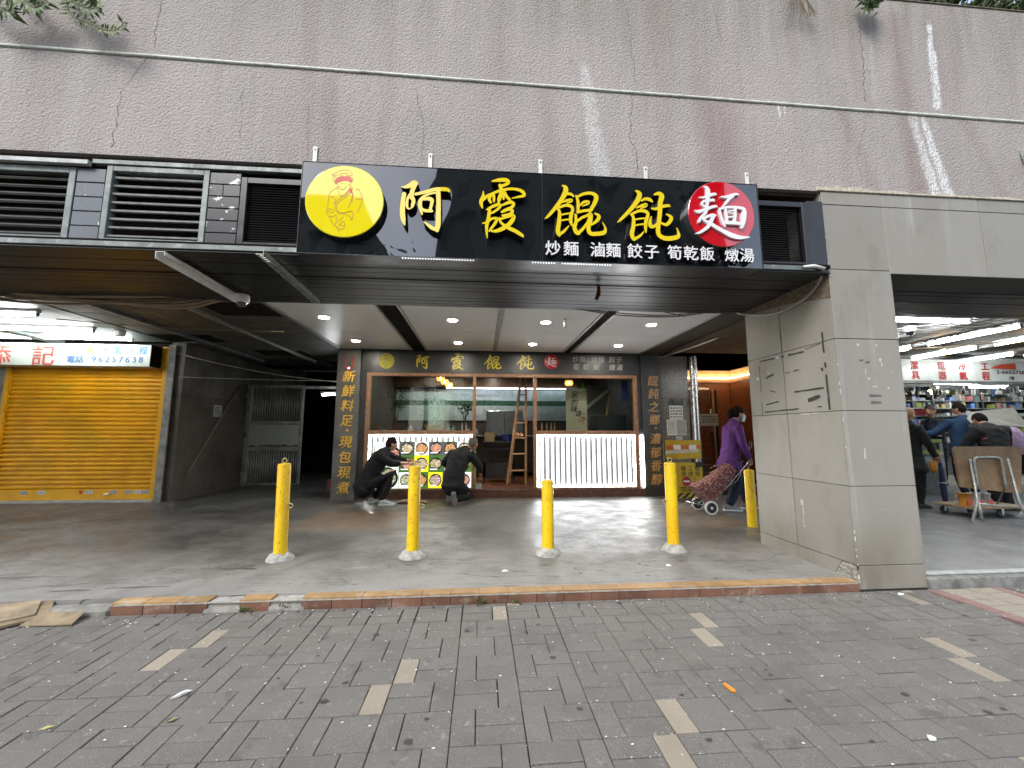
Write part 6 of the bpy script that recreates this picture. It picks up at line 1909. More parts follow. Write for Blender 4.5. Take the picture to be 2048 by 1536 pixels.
for z in (.769, 1.069, 1.309, 1.529, 1.739, 1.939, 2.129, 2.309):
    x = 9.3
    while x < 14.2:
        n_, _ = rr.choices(GC, (7, 2, 1, 5, 2, 6, 6, 8, 2, 1))[0]
        w, h = rr.uniform(.05, .17), rr.uniform(.07, .17)
        key = (n_, rr.randint(0, 2))
        if key not in GME:
            GME[key] = BX(-.06, .06, 0, .16, 0, 1, b=.004).mesh('goods_box', GM[n_])
        if not any(abs(x - u) < .14 for u in (10.2, 11.6, 13.0)):
            o = obj('goods_box', GME[key], None, (x + w / 2, 9.42 + rr.uniform(0, .06), z))
            o.scale = (w / .125, rr.uniform(.5, 1.6), h)
            o.location.y += rr.uniform(-.12, .04)
            o.rotation_euler = (0, rr.uniform(-.12, .12), rr.uniform(-.5, .5))
            tag(o, f'small {n_} packet on the hardware shop shelves', 'packet', f'{n_} packets on the hardware shop shelves')
        x += w + rr.choice((.0, .01, .02, .09))
pg = T('goods_stand', 'wire stand of hanging packets left of the brown-haired man', 'stand', (9.75, 8.6, .2105))
for x in (-.25, .25):
    MB().tube([(x, 0, 0), (x, 0, 1.75)], .014, 6).build('post', M['steel'], pg)
for i in range(5):
    MB().tube([(-.25, 0, .5 + i * .28), (.25, 0, .5 + i * .28)], .008, 5).build('rail', M['steel'], pg)
for i in range(20):
    n_, _ = rr.choice(GC)
    o = BX(-.05, .05, -.03, .0, -.2, 0, b=.004).build('hanging_packet', GM[n_], None, loc=(9.55 + (i % 5) * .1, 8.575, .72 + (i // 5) * .28 + .2))
    tag(o, f'{n_} packet hanging on the wire stand behind the capped man', 'packet', f'{n_} packets on the wire stand')
for i in range(60):
    n_, _ = rr.choices(GC, (7, 2, 2, 5, 2, 6, 5, 8, 2, 2))[0]
    h_ = rr.uniform(.05, .17)
    o = BX(-rr.uniform(.015, .05), rr.uniform(.015, .05), -.02, .02, -h_, 0, b=.004).build('hanging_goods', GM[n_], None, loc=(9.0 + i * .075 + rr.uniform(-.04, .04), 7.95 + rr.uniform(0, .5), 2.36 - rr.uniform(0, .14)))
    o.rotation_euler = (0, rr.uniform(-.3, .3), rr.uniform(-.8, .8))
    tag(o, f'{n_} goods hanging from the front edge of the hardware shop ceiling', 'goods', f'{n_} goods hanging in the hardware shop')
cn = T('shop_counter', 'grey counter with lime green edging between the capped man and the shopkeeper', 'counter', (8.9, 7.62, .0705))
BX(-.35, .62, 0, .45, 1.16, 1.20, b=.004).build('top', M['steel'], cn)
BX(-.33, .58, .02, .43, .0, 1.02).build('body', mat('dark_goods_front', (0.05, 0.06, 0.06), 0.5, var=.4, scale=12), cn)
BX(-.34, .60, -.004, .43, 1.03, 1.10).build('lime_edging', GM['lime green'], cn)
BX(-.34, .60, -.004, .43, .80, .88).build('lime_edging', GM['lime green'], cn)
BX(.52, .60, -.01, .40, .14, 1.02).build('leg', M['grey_metal'], cn)
BX(.02, .3, -.012, .0, .5, .74).build('label_card', mat('grey_blue_label', (0.2, 0.25, 0.3), 0.6), cn)
BX(-.1, .05, -.01, .0, .22, .40, b=.006).build('green_box', GM['dark green'], cn)
ob = T('orange_sack', 'orange sack low beside the shop counter', 'sack', (9.12, 7.52, .50))
MB().sph((0, 0, .13), (.07, .06, .14), 12, 8).build('sack', mat('orange_plastic', (0.5, 0.2, 0.02), 0.5), ob, smooth='all')
mt_ = T('mannequin_bag', 'lilac patterned bag behind the man in black at the right edge', 'bag', (9.3, 6.35, 1.05))
MB().sph((0, 0, .1), (.18, .12, .26), 14, 10).build('bag', mat('lilac_print', (0.3, 0.22, 0.34), 0.8, var=.4, scale=25), mt_, smooth='all')
gs = T('grey_tarp', 'dull grey sheet stretched over goods at the right picture edge', 'sheet', (9.4, 6.6, 1.5))
MB().add([(-.55, 0, -.02), (.8, .1, -.1), (.8, .3, .28), (-.1, .3, .2), (-.55, .05, .06)], [(0, 1, 2, 3, 4)]).add([(-.55, .02, -.04), (.8, .12, -.12), (.8, .1, -.101), (-.55, 0, -.021)], [(0, 1, 2, 3)]).build('sheet', mat('dull_grey_sheet', (0.25, 0.25, 0.22), 0.7), gs)

# folding table leaning on its trolley
ft = T('folding_table', 'brown folding table tipped on edge with bent steel legs in the market', 'table', (7.34, 5.30, .07))
mb = MB()
mb.prism([(-.52, 1.03), (.50, 1.03), (.53, 1.0), (.42, .36), (-.52, .46), (-.55, 1.0)], 0, .03)
mb.build('tabletop', mat('worn_brown_board', (0.25, 0.155, 0.075), 0.6, var=.25, scale=7, dirt=(0.32, 0.24, 0.15), dscale=4), ft)
stl = M['galv']
MB().tube(spline([(-.30, -.03, .46), (-.31, -.03, .80), (-.28, -.03, .865), (-.22, -.03, .88), (.03, -.03, .88), (.10, -.03, .86), (.125, -.03, .80), (.14, -.03, .44)], 4), .017, 8).build('leg_loop', stl, ft, smooth='all')
MB().tube([(-.38, -.04, .86), (-.36, -.05, .28), (-.55, -.10, .0)], .016, 8).build('leg', stl, ft, smooth='all')
MB().tube([(-.34, -.04, .30), (-.34, -.06, .02)], .016, 8).build('leg', stl, ft, smooth='all')
MB().tube([(.22, -.04, .86), (.24, -.08, .25), (.27, -.16, -.0)], .016, 8).build('leg', stl, ft, smooth='all')
MB().tube([(.27, -.04, .45), (.30, -.05, .22), (.52, -.12, .02)], .014, 8).build('leg', stl, ft, smooth='all')
MB().tube([(-.36, -.05, .24), (.30, -.06, .18)], .012, 8).build('cross_tube', stl, ft, smooth='all')
MB().tube([(-.05, -.03, .20), (.15, .0, .42)], .010, 6).build('brace', M['rubber'], ft)
tl = T('hand_trolley', 'low flat trolley carrying tins behind the folding table', 'trolley', (7.35, 5.60, .07))
BX(-.30, .7, -.2, .3, .13, .16, b=.004).build('deck', M['ply'], tl)
for x in (-.2, .25):
    for y in (-.15, .22):
        MB().lathe([(.052, -.018), (.058, -.01), (.058, .01), (.052, .018)], 16, (x, y, .058), 'y').build('wheel', M['rubber'], tl, smooth=True)
        MB().lathe([(.02, -.021), (.02, .021)], 10, (x, y, .058), 'y').build('hub', M['steel'], tl)
        BX(x - .02, x + .02, y - .026, y - .022, .05, .129).build('fork', M['steel'], tl)
for i, (x, c, l) in enumerate(((-.22, 'orange_plastic', 'orange and white tin on the trolley'), (-.06, 'white_packaging', 'white paint tub in the middle of the trolley'), (.1, 'white_packaging', 'white paint tub at the right of the trolley'))):
    t = T('paint_tub', l, 'tub', (7.35 + x, 5.52, .2305))
    MB().lathe([(.06, 0), (.07, .16), (.073, .16), (.073, .185), (.0, .187)], 16).build('tub', bpy.data.materials[c], t, smooth=True)
    BX(-.04, .04, -.075, -.069, .03, .10).build('label_band', red_s, t)
net = T('green_net', 'crumpled grey-green net bag lying on the market floor', 'bag', (7.78, 5.05, .0685))
mb = MB()
n, m = 14, 10
vs = []
for j in range(m + 1):
    for i in range(n + 1):
        u, v = i / n * 2 - 1, j / m * 2 - 1
        e = max(0, 1 - u * u) * max(0, 1 - v * v)
        vs.append((u * .3, v * .16, .001 + .07 * e * (.6 + .8 * abs(noise.noise(Vector((u * 3, v * 3, 1)))))))
mb.add(vs, [(j * (n + 1) + i, j * (n + 1) + i + 1, (j + 1) * (n + 1) + i + 1, (j + 1) * (n + 1) + i) for j in range(m) for i in range(n)])
mb.build('net', mat('grey_green_net', (0.13, 0.18, 0.16), 0.8, var=.4, scale=40), net, smooth='all')

# ================================================================== LITTER, BOARDS AND WEEDS ON THE PAVEMENT
def board(label, quad, th_, mt, z=0.0):
    t = T('plywood_board', label, 'board', (quad[0][0], quad[0][1], z))
    o = Vector((quad[0][0], quad[0][1], 0))
    mb = MB()
    P_ = [Vector((a, b, c)) - o for a, b, c in quad]
    mb.add([tuple(p_) for p_ in P_] + [tuple(p_ + Vector((0, 0, th_))) for p_ in P_], [(3, 2, 1, 0), (4, 5, 6, 7)] + [(i, (i + 1) % 4, 4 + (i + 1) % 4, 4 + i) for i in range(4)])
    mb.build('board', mt, t)
    return t
board('weathered plywood sheet lying against the kerb at the bottom left', [(-3.55, 2.62, .006), (-2.98, 3.20, .012), (-3.10, 3.36, .052), (-3.75, 3.18, .055)], .016, M['ply'])
board('second plywood sheet on top of the first at the left edge', [(-3.62, 2.66, .026), (-3.05, 3.18, .032), (-3.16, 3.33, .072), (-3.85, 3.1, .075)], .014, mat('pale_plywood', (0.30, 0.24, 0.16), 0.8, var=.3, scale=8, bump=.3, bscale=40, dirt=(0.22, 0.16, 0.1), dscale=6))
board('small torn plywood piece between the sheets and the kerb tiles', [(-3.05, 3.09, .004), (-2.72, 3.085, .006), (-2.76, 3.215, .03), (-3.05, 3.225, .036)], .008, M['ply'])
def scrap(name, label, cat, x, y, pts, mt, z=.003, fold=.012):
    t = T(name, label, cat, (x, y, z))
    n_ = len(pts)
    mb = MB()
    top = [(a, b, fold * (1 if i % 2 else .3)) for i, (a, b) in enumerate(pts)]
    mb.add(top + [(0, 0, fold * 1.3)] + [(a, b, 0) for a, b in pts], [(i, (i + 1) % n_, n_) for i in range(n_)] + [(i, n_ + 1 + i, n_ + 1 + (i + 1) % n_, (i + 1) % n_) for i in range(n_)])
    mb.build('scrap', mt, t)
scrap('orange_wrapper', 'bright orange torn wrapper lying on the grey pavers at lower right', 'wrapper', 1.275, 2.11, [(-.016, .03), (-.014, .008), (-.004, -.03), (.014, -.034), (.014, -.006), (-.004, .032)], mat('bright_orange_scrap', (0.55, 0.21, 0.02), 0.5))
scrap('white_paper', 'white paper scrap on the pavers at lower left', 'paper', -1.46, 2.27, [(-.03, -.03), (.005, -.012), (.035, .03), (.01, .022)], M['paper'])
scrap('yellow_leaf', 'small fallen pale yellow leaf near the bottom left', 'leaf', -1.88, 2.08, [(-.025, -.012), (.005, -.01), (.025, .01), (-.005, .008)], mat('pale_yellow_leaf', (0.5, 0.45, 0.2), 0.7), fold=.005)
scrap('green_leaf', 'small fallen greenish leaf near the white paper scrap', 'leaf', -1.37, 2.09, [(-.022, -.014), (.004, -.006), (.022, .016), (-.002, .008)], mat('olive_leaf', (0.3, 0.32, 0.14), 0.7), fold=.004)
scrap('white_crumb', 'white crumb of litter at the bottom right of the pavement', 'litter', 1.92, 1.72, [(-.016, -.008), (.012, -.01), (.02, .004), (-.008, .01)], M['paper'])
scrap('white_crumb', 'white crumb of litter beside the foot of the tiled pillar', 'litter', 3.38, 3.14, [(-.03, -.012), (.02, -.012), (.03, .008), (-.01, .012)], M['paper'])
scrap('paper_scrap', 'white paper scrap on the arcade floor between the two middle bollards', 'paper', -.72 + .95, 3.72, [(-.03, -.008), (.03, -.008), (.025, .01), (-.01, .008)], M['paper'], z=.0705)
scrap('paper_scrap', 'white paper scrap on the arcade floor before the fourth bollard', 'paper', 1.75, 3.75, [(-.02, -.01), (.02, -.01), (.02, .01), (-.02, .012)], M['paper'], z=.0705)
cbd = T('cardboard_piece', 'curled brown cardboard beside the crouching man on the left', 'cardboard', (-1.18, 7.32, .0705))
mb = MB()
n = 10
vs = [(-.26 + .52 * i / n, y_, .012 + .035 * abs(sin(i * .62)) * (1 if i < 5 else .6)) for i in range(n + 1) for y_ in (-.08, .10)]
mb.add(vs, [(2 * i, 2 * i + 1, 2 * i + 3, 2 * i + 2) for i in range(n)])
mb.build('sheet', M['card'], cbd)
adp = T('white_adaptor', 'small white plug box on the shop doorstep', 'plug', (-.02, 7.70 + .16, .2225))
BX(-.10, .06, -.04, .04, 0, .09, b=.008).build('box', M['paper_grey'], adp)
for x in (-.07, -.02, .03):
    BX(x - .012, x + .012, -.035, .035, .0905, .11, b=.004).build('switch', M['paper_grey'], adp)
for lab, x, y, nl, sd in (('small green weed at the foot of the broken kerb', -1.70, 3.21, 26, 61), ('small green weed in the middle of the kerb', .02, 3.215, 22, 62), ('tiny green weed right of the middle one along the kerb', .28, 3.215, 14, 63), ('dry brown weed growing through the kerb joint', -1.42, 3.235, 12, 64)):
    t = T('weed', lab, 'weed', (x, y, 0.0), group='weeds along the kerb')
    leaf_cluster('leaves', lambda q: ((q.gauss(0, .03), q.gauss(0, .008), abs(q.gauss(.01, .012))), (0, -.2, .8)), nl, .03, M['leaf'] if sd < 64 else M['stem'], t, sd, 2.2)
    MB().tube([(0, 0, -.02), (.004, -.004, .03)], .002, 4).build('stem', M['stem'], t)

# ================================================================== STREET OPPOSITE (seen only as mirror images in the gloss sign)
def block(label, x0, x1, y0, h, mt, nx, nz):
    t = T('apartment_building', label, 'building', (0, 0, 0))
    BX(x0, x1, y0 - 8, y0, -.06, h).build('wall', mt, t)
    w, s_ = (x1 - x0) / nx, h / nz
    wm = BX(-w * .28, w * .28, -.02, .05, 0, s_ * .5).mesh('window', M['black'])
    lm = BX(-w * .36, w * .36, 0, .7, -.1, 0).mesh('canopy', mt)
    for i in range(nx):
        for k in range(nz):
            x, z = x0 + (i + .5) * w, k * s_ + s_ * .3
            obj('window', wm, t, (x, y0, z))
            if (i + k) % 2 == 0:
                obj('canopy', lm, t, (x, y0, z + s_ * .56))
grey_b = mat('dark_render_facade', (0.10, 0.105, 0.10), 0.9, var=.2, scale=.3)
block('grey apartment block mirrored behind the middle characters of the black sign', -2.4, 14.4, -15.5, 19, grey_b, 6, 7)
block('grey apartment block mirrored at the left end of the black sign', -22.0, -7.2, -17.5, 15.5, mat('grey_render_facade', (0.16, 0.165, 0.16), 0.9, var=.2, scale=.3), 5, 6)
st_ = T('street_tree', 'street tree mirrored in the lower left part of the black sign', 'tree', (-4.2, -15.0, -.07))
MB().tube([(0, 0, 0), (.1, .1, 3), (-.1, .2, 6.5)], [.22, .17, .08], 8).build('trunk', M['stem'], st_, smooth='all')
leaf_cluster('crown', lambda q: ((q.gauss(0, 1.2), q.gauss(0, 1.2), 7.0 + q.gauss(0, 1.5)), (0, 0, .2)), 2600, .34, M['leaf_dark'], st_, 71, 2)
# ================================================================== PEOPLE
def shell_loft(bm, pts, rad, side=None, n=14):
    """closed tapered tube; rad entries are r or (across, deep); side = direction of 'across'"""
    P_ = [Vector(p) for p in pts]
    m = len(P_)
    rings = []
    prev = None
    for i, p in enumerate(P_):
        t = (P_[min(i + 1, m - 1)] - P_[max(i - 1, 0)]).normalized()
        a = Vector(side) if side is not None else (prev if prev is not None else (Vector((0.31, 0.87, 0.2)) if abs(t.z) > .7 else Vector((0, 0, 1))))
        a = a - t * a.dot(t)
        a.normalize()
        prev = a
        b = t.cross(a)
        r = rad[i]
        ra, rb = r if isinstance(r, tuple) else (r, r)
        rings.append([bm.verts.new(p + a * ra * cos(2 * pi * k / n) + b * rb * sin(2 * pi * k / n)) for k in range(n)])
        if i in (0, m - 1):
            s = -1 if i == 0 else 1
            rr_ = (ra + rb) / 2
            cap = []
            for f, q in ((.72, .6), (.4, .9)):
                c = p + t * s * rr_ * q * .75
                cap.append([bm.verts.new(c + a * ra * f * cos(2 * pi * k / n) + b * rb * f * sin(2 * pi * k / n)) for k in range(n)])
            tip = bm.verts.new(p + t * s * rr_ * .75)
            if i == 0:
                first = (cap, tip)
            else:
                last = (cap, tip)
    seq = [first[0][1], first[0][0]] + rings + [last[0][0], last[0][1]]
    for u in range(len(seq) - 1):
        for k in range(n):
            bm.faces.new((seq[u][k], seq[u][(k + 1) % n], seq[u + 1][(k + 1) % n], seq[u + 1][k]))
    for k in range(n):
        bm.faces.new((first[1], seq[0][(k + 1) % n], seq[0][k]))
        bm.faces.new((last[1], seq[-1][k], seq[-1][(k + 1) % n]))

def frame_of(look, tilt=0.0):
    f = Vector(look).normalized()
    r = f.cross(Vector((0, 0, 1))).normalized()
    u = r.cross(f)
    return r, f, u

def head_pts(v, k=1.0):
    """skull shape on the unit sphere direction v: x right, y forward, z up; metres about the middle of the head"""
    x, y, z = v
    sx, sy, sz = .076, .094, .116
    jaw = max(0, -z)
    p = Vector((x * sx * (1 - .34 * jaw ** 1.5), y * sy * (1 - .10 * jaw if y > 0 else 1 + .06 * max(0, z) - .22 * jaw), z * sz))
    if y > 0:
        nose = math.exp(-((x * .076) / .014) ** 2) * math.exp(-((z * sz + .018) / .026) ** 2)
        p.y += .026 * nose * y
        brow = math.exp(-((z * sz - .022) / .012) ** 2) * math.exp(-((x * sx) / .045) ** 2)
        p.y += .005 * brow
        for s in (-1, 1):
            p.y -= .009 * math.exp(-(((x * sx) - s * .030) / .014) ** 2 - ((z * sz - .006) / .011) ** 2)
        p.y += .007 * math.exp(-((x * sx) / .022) ** 2) * math.exp(-((z * sz + .058) / .011) ** 2)
        p.y += .009 * math.exp(-((x * sx) / .025) ** 2) * math.exp(-((z * sz + .098) / .018) ** 2)
    return p * k

def head_mesh(bm, c, R, k=1.07, hair=None):
    t = bmesh.new()
    bmesh.ops.create_icosphere(t, subdivisions=4, radius=1.0)
    vm = {}
    for v in t.verts:
        d = v.co.normalized()
        p = head_pts(d, k)
        if hair:
            p = hair(d, p)
        vm[v.index] = bm.verts.new(Vector(c) + R[0] * p.x + R[1] * p.y + R[2] * p.z)
    for f in t.faces:
        bm.faces.new([vm[v.index] for v in f.verts])
    t.free()
    if not hair:
        for s in (-1, 1):
            o = Vector((s * .076 * k, -.008 * k, -.006 * k))
            a = bmesh.new()
            bmesh.ops.create_icosphere(a, subdivisions=2, radius=1.0)
            wm = {}
            for v in a.verts:
                q = o + Vector((v.co.x * .011, v.co.y * .019 - v.co.z * .004, v.co.z * .031)) * k
                wm[v.index] = bm.verts.new(Vector(c) + R[0] * q.x + R[1] * q.y + R[2] * q.z)
            for f in a.faces:
                bm.faces.new([wm[v.index] for v in f.verts])
            a.free()

def hand_mesh(bm, wrist, d, palm_n, curl=.6, k=1.0, thumb=1):
    """palm and five separate fingers; d = pointing direction, palm_n = out of the palm, curl in radians per joint"""
    d = Vector(d).normalized()
    n_ = Vector(palm_n)
    n_ = (n_ - d * n_.dot(d)).normalized()
    s = d.cross(n_) * thumb
    w = Vector(wrist)
    shell_loft(bm, [w - d * .02, w + d * .03 * k, w + d * .075 * k], [(.024 * k, .017 * k), (.036 * k, .016 * k), (.040 * k, .013 * k)], side=s, n=10)
    for i, (off, L) in enumerate(((.028, .068), (.010, .076), (-.009, .071), (-.027, .055))):
        p = w + d * .068 * k + s * off * k
        pts, a = [p - d * .01], 0
        q = p
        for j, f in enumerate((.45, .32, .23)):
            a += curl * (.7 if j == 0 else 1.1)
            q = q + (d * cos(a) + n_ * sin(a)) * L * f * k
            pts.append(q)
        shell_loft(bm, pts, [.0092 * k, .0090 * k, .0082 * k, .0068 * k], side=s, n=8)
    p = w + d * .022 * k + s * .026 * k
    t1 = p + (d * .55 + s * .6 + n_ * .35).normalized() * .036 * k
    t2 = t1 + (d * .8 + s * .05 + n_ * .6).normalized() * .030 * k
    shell_loft(bm, [p, t1, t2], [.0125 * k, .011 * k, .0085 * k], n=8)

def finish(bm, name, mt, parent, voxel, origin, fold=0.0, ffreq=7.0, smooth_it=4, extra=None, seed=0):
    bmesh.ops.recalc_face_normals(bm, faces=bm.faces)
    me = bpy.data.meshes.new(name)
    bm.to_mesh(me)
    bm.free()
    tmp = bpy.data.objects.new(name, me)
    COL.objects.link(tmp)
    r = tmp.modifiers.new('r', 'REMESH')
    r.mode = 'VOXEL'
    r.voxel_size = voxel
    s = tmp.modifiers.new('s', 'SMOOTH')
    s.iterations = smooth_it
    s.factor = .5
    dg = bpy.context.evaluated_depsgraph_get()
    me2 = bpy.data.meshes.new_from_object(tmp.evaluated_get(dg))
    bpy.data.objects.remove(tmp)
    bpy.data.meshes.remove(me)
    if fold:
        nn = [v.normal.copy() for v in me2.vertices]
        for v, n_ in zip(me2.vertices, nn):
            q = v.co * ffreq + Vector((seed, seed * 2, 0))
            a = 1 - abs(noise.noise(Vector((q.x + .6 * q.z, q.y, q.z * 1.3))))
            b = noise.noise(q * 2.3)
            v.co += n_ * fold * ((a - .75) * 1.6 + .35 * b)
    if extra:
        b2 = bmesh.new()
        b2.from_mesh(me2)
        extra(b2)
        bmesh.ops.recalc_face_normals(b2, faces=b2.faces)
        b2.to_mesh(me2)
        b2.free()
    me2.materials.clear()
    me2.materials.append(mt)
    o = Vector(origin)
    for v in me2.vertices:
        v.co -= o
    me2.shade_smooth()
    return obj(name, me2, parent)

def shoe(bm, heel, toe, up, w=.048):
    h, t = Vector(heel), Vector(toe)
    d = (t - h)
    u = Vector(up).normalized()
    s = d.cross(u).normalized()
    shell_loft(bm, [h + d * .08 + u * .045, h + d * .3 + u * .05, h + d * .6 + u * .035, h + d * .9 + u * .025], [(.036, .045), (.040, .05), (w, .034), (w * .8, .022)], side=s, n=12)

def sole(name, heel, toe, up, mt, parent, origin, w=.05, th=.024):
    h, t = Vector(heel), Vector(toe)
    d = (t - h)
    u = Vector(up).normalized()
    s = d.cross(u).normalized()
    o = Vector(origin)
    out = []
    for f, ww in ((-.02, .55), (.03, .8), (.2, .85), (.45, .8), (.7, 1.0), (.9, .85), (1.0, .5)):
        out.append((h + d * f, w * ww))
    ring = [p + s * q for p, q in out] + [p - s * q for p, q in reversed(out)]
    m = len(ring)
    mb = MB()
    mb.add([tuple(p - o) for p in ring] + [tuple(p + u * th - o) for p in ring], [tuple(range(m))[::-1], tuple(range(m, 2 * m))] + [(i, (i + 1) % m, m + (i + 1) % m, m + i) for i in range(m)])
    return mb.build(name, mt, parent)

def person(label, J, look, skin=SKIN, top=None, legs=None, hairm=HAIR, hair='short', top_k=1.0, fem=False, shoes=None, soles=None, hands=(), head_tilt=None, torso_w=1.0, long_top=0.0, sleeve=1.0, seed=1, eyes=True, voxel=.011):
    """J: joint name -> point. One continuous body plus jacket, trousers, shoes and hair as its children."""
    J = {k: Vector(v) for k, v in J.items()}
    base = Vector((J['pelvis'].x, J['pelvis'].y, .07))
    t = T('person', label, 'person', base)
    R = frame_of(look)
    if head_tilt:
        q = Quaternion(head_tilt[0], head_tilt[1])
        R = tuple(q @ v for v in R)
    sh = (J['shR'] - J['shL']).normalized()
    hp = (J['hipR'] - J['hipL']).normalized()
    # body
    bm = bmesh.new()
    shell_loft(bm, [J['pelvis'], J['waist'], J['chest'], J['neckb']], [(.14, .10), (.125, .095), (.155, .105), (.075, .065)], side=sh)
    shell_loft(bm, [J['neckb'] - (J['head'] - J['neckb']) * .1, J['neckb'].lerp(J['head'], .55)], [.056, .052])
    for s in 'LR':
        shell_loft(bm, [J['chest'].lerp(J['sh' + s], .6), J['sh' + s], J['el' + s], J['wr' + s]], [.055, .050, .038, .026])
        shell_loft(bm, [J['hip' + s], J['hip' + s].lerp(J['kn' + s], .5), J['kn' + s], J['kn' + s].lerp(J['an' + s], .35), J['an' + s]], [.085, .07, .052, .05, .035])
        shell_loft(bm, [J['an' + s], J['an' + s].lerp(J['toe' + s], .6), J['toe' + s]], [.034, .032, .024])
    head_mesh(bm, J['head'], R)
    def fingers(b2):
        for (s, d, n_, curl, th) in hands:
            hand_mesh(b2, J['wr' + s], d, n_, curl, .95 if fem else 1.05, th)
    finish(bm, 'body', skin, t, voxel, base, extra=fingers if hands else None, smooth_it=2)
    # jacket
    bm = bmesh.new()
    dn = (J['pelvis'] - J['waist']).normalized()
    pts = [J['pelvis'] + dn * (.06 + long_top), J['pelvis'], J['waist'], J['chest'], J['chest'].lerp(J['neckb'], .6), J['neckb'] + (J['neckb'] - J['chest']).normalized() * .02]
    kk = torso_w
    shell_loft(bm, pts, [((.196 + long_top * .3) * kk, (.158 + long_top * .4) * kk), (.182 * kk, .145 * kk), (.165 * kk, .13 * kk), (.185 * kk, .135 * kk), (.14 * kk, .10 * kk), (.076, .07)], side=sh)
    shell_loft(bm, [J['shL'] + sh * .02, J['chest'].lerp(J['neckb'], .5), J['shR'] - sh * .02], [.062 * kk, .09 * kk, .062 * kk])
    for s in 'LR':
        e = J['el' + s].lerp(J['wr' + s], .88 * sleeve) if sleeve > 0 else J['el' + s]
        shell_loft(bm, [J['chest'].lerp(J['sh' + s], .7), J['sh' + s], J['sh' + s].lerp(J['el' + s], .55), J['el' + s], J['el' + s].lerp(e, .6), e], [.072 * kk, .074 * kk, .064 * kk, .056 * kk, .05 * kk, .044 * kk])
    finish(bm, 'jacket', top, t, voxel, base, fold=.011, seed=seed)
    # trousers
    bm = bmesh.new()
    shell_loft(bm, [J['waist'].lerp(J['pelvis'], .5), J['pelvis'] + dn * .05], [(.15, .115), (.165, .13)], side=hp)
    for s in 'LR':
        sl_ = J['kn' + s].lerp(J['an' + s], .93)
        shell_loft(bm, [J['pelvis'].lerp(J['hip' + s], .6), J['hip' + s], J['hip' + s].lerp(J['kn' + s], .5), J['kn' + s], J['kn' + s].lerp(J['an' + s], .5), sl_], [.095, .098, .088, .075, .07, .060])
    finish(bm, 'trousers', legs, t, voxel, base, fold=.010, seed=seed + 3)
    # shoes
    for s in 'LR':
        up = J.get('up' + s, Vector((0, 0, 1)))
        bm = bmesh.new()
        shoe(bm, J['heel' + s], J['toe' + s], up)
        finish(bm, 'shoe', shoes, t, .008, base, smooth_it=2)
        sole('sole', J['heel' + s] - up * .002, J['toe' + s], up, soles, t, base)
    # hair
    if hair:
        bm = bmesh.new()
        def hf(d, p):
            x, y, z = d
            line = .30 + .28 * max(0, y) - 1.2 * max(0, -y) - .38 * abs(x)
            if hair == 'cap':
                line += .1
            cov = max(0, min(1, (z - line) / .10))
            q = p * (1 + .085 * cov + .03 * cov * noise.noise(Vector((x * 5, y * 5, z * 5 + seed))))
            return q if cov > 0 else p * .86
        head_mesh(bm, J['head'], R, 1.07, hf)
        if hair == 'bun':
            c = J['head'] - R[1] * .125 + R[2] * .0
            shell_loft(bm, [c + R[2] * .05, c, c - R[2] * .05], [.040, .060, .036])
        finish(bm, 'hair', hairm, t, .007, base, fold=.003, ffreq=40, smooth_it=1)
    if eyes:
        for s in (-1, 1):
            c = J['head'] + R[0] * s * .030 + R[1] * .079 + R[2] * .008
            mb = MB().sph(tuple(c - base), (.010, .010, .007), 8, 6)
            mb.build('eye', M['ink'], t, smooth='all')
    return t, R, base

blk = cloth('black_cotton', (0.018, 0.018, 0.02))
blk2 = cloth('black_trouser_cloth', (0.016, 0.016, 0.018))
navy_c = cloth('navy_denim', (0.022, 0.034, 0.06))
purp = cloth('purple_shell_jacket', (0.095, 0.028, 0.16), .15, .55)
trainer = cloth('pale_blue_trainer', (0.38, 0.42, 0.46))
grey_shoe = cloth('grey_knit_shoe', (0.22, 0.24, 0.25))
black_shoe = cloth('black_trainer', (0.05, 0.05, 0.055))

# crouching man fitting the left end of the board
J = dict(pelvis=(-1.98, 7.26, .38), waist=(-1.90, 7.28, .58), chest=(-1.77, 7.32, .83), neckb=(-1.66, 7.36, .985), head=(-1.585, 7.40, 1.085),
         shL=(-1.70, 7.50, .90), shR=(-1.76, 7.17, .90), elL=(-1.46, 7.56, .80), wrL=(-1.22, 7.60, .775), elR=(-1.52, 7.20, .76), wrR=(-1.28, 7.40, .75),
         hipL=(-1.94, 7.36, .36), hipR=(-1.97, 7.16, .36), knL=(-1.55, 7.50, .60), knR=(-1.50, 7.16, .585), anL=(-1.86, 7.42, .15), anR=(-1.66, 7.14, .16),
         heelL=(-1.90, 7.30, .075), toeL=(-1.86, 7.56, .075), heelR=(-1.70, 7.13, .075), toeR=(-1.43, 7.10, .075))
w1, R1, b1 = person('man in black crouching at the left end of the food picture board', J, (.86, .50, -.12), top=blk, legs=blk2, shoes=trainer, soles=M['white_rubber'], torso_w=1.16, hands=(('L', (1, .3, -.05), (.1, .2, -1), .45, 1), ('R', (1, .35, .05), (0, .4, -1), .4, -1)), sleeve=.45, seed=1)
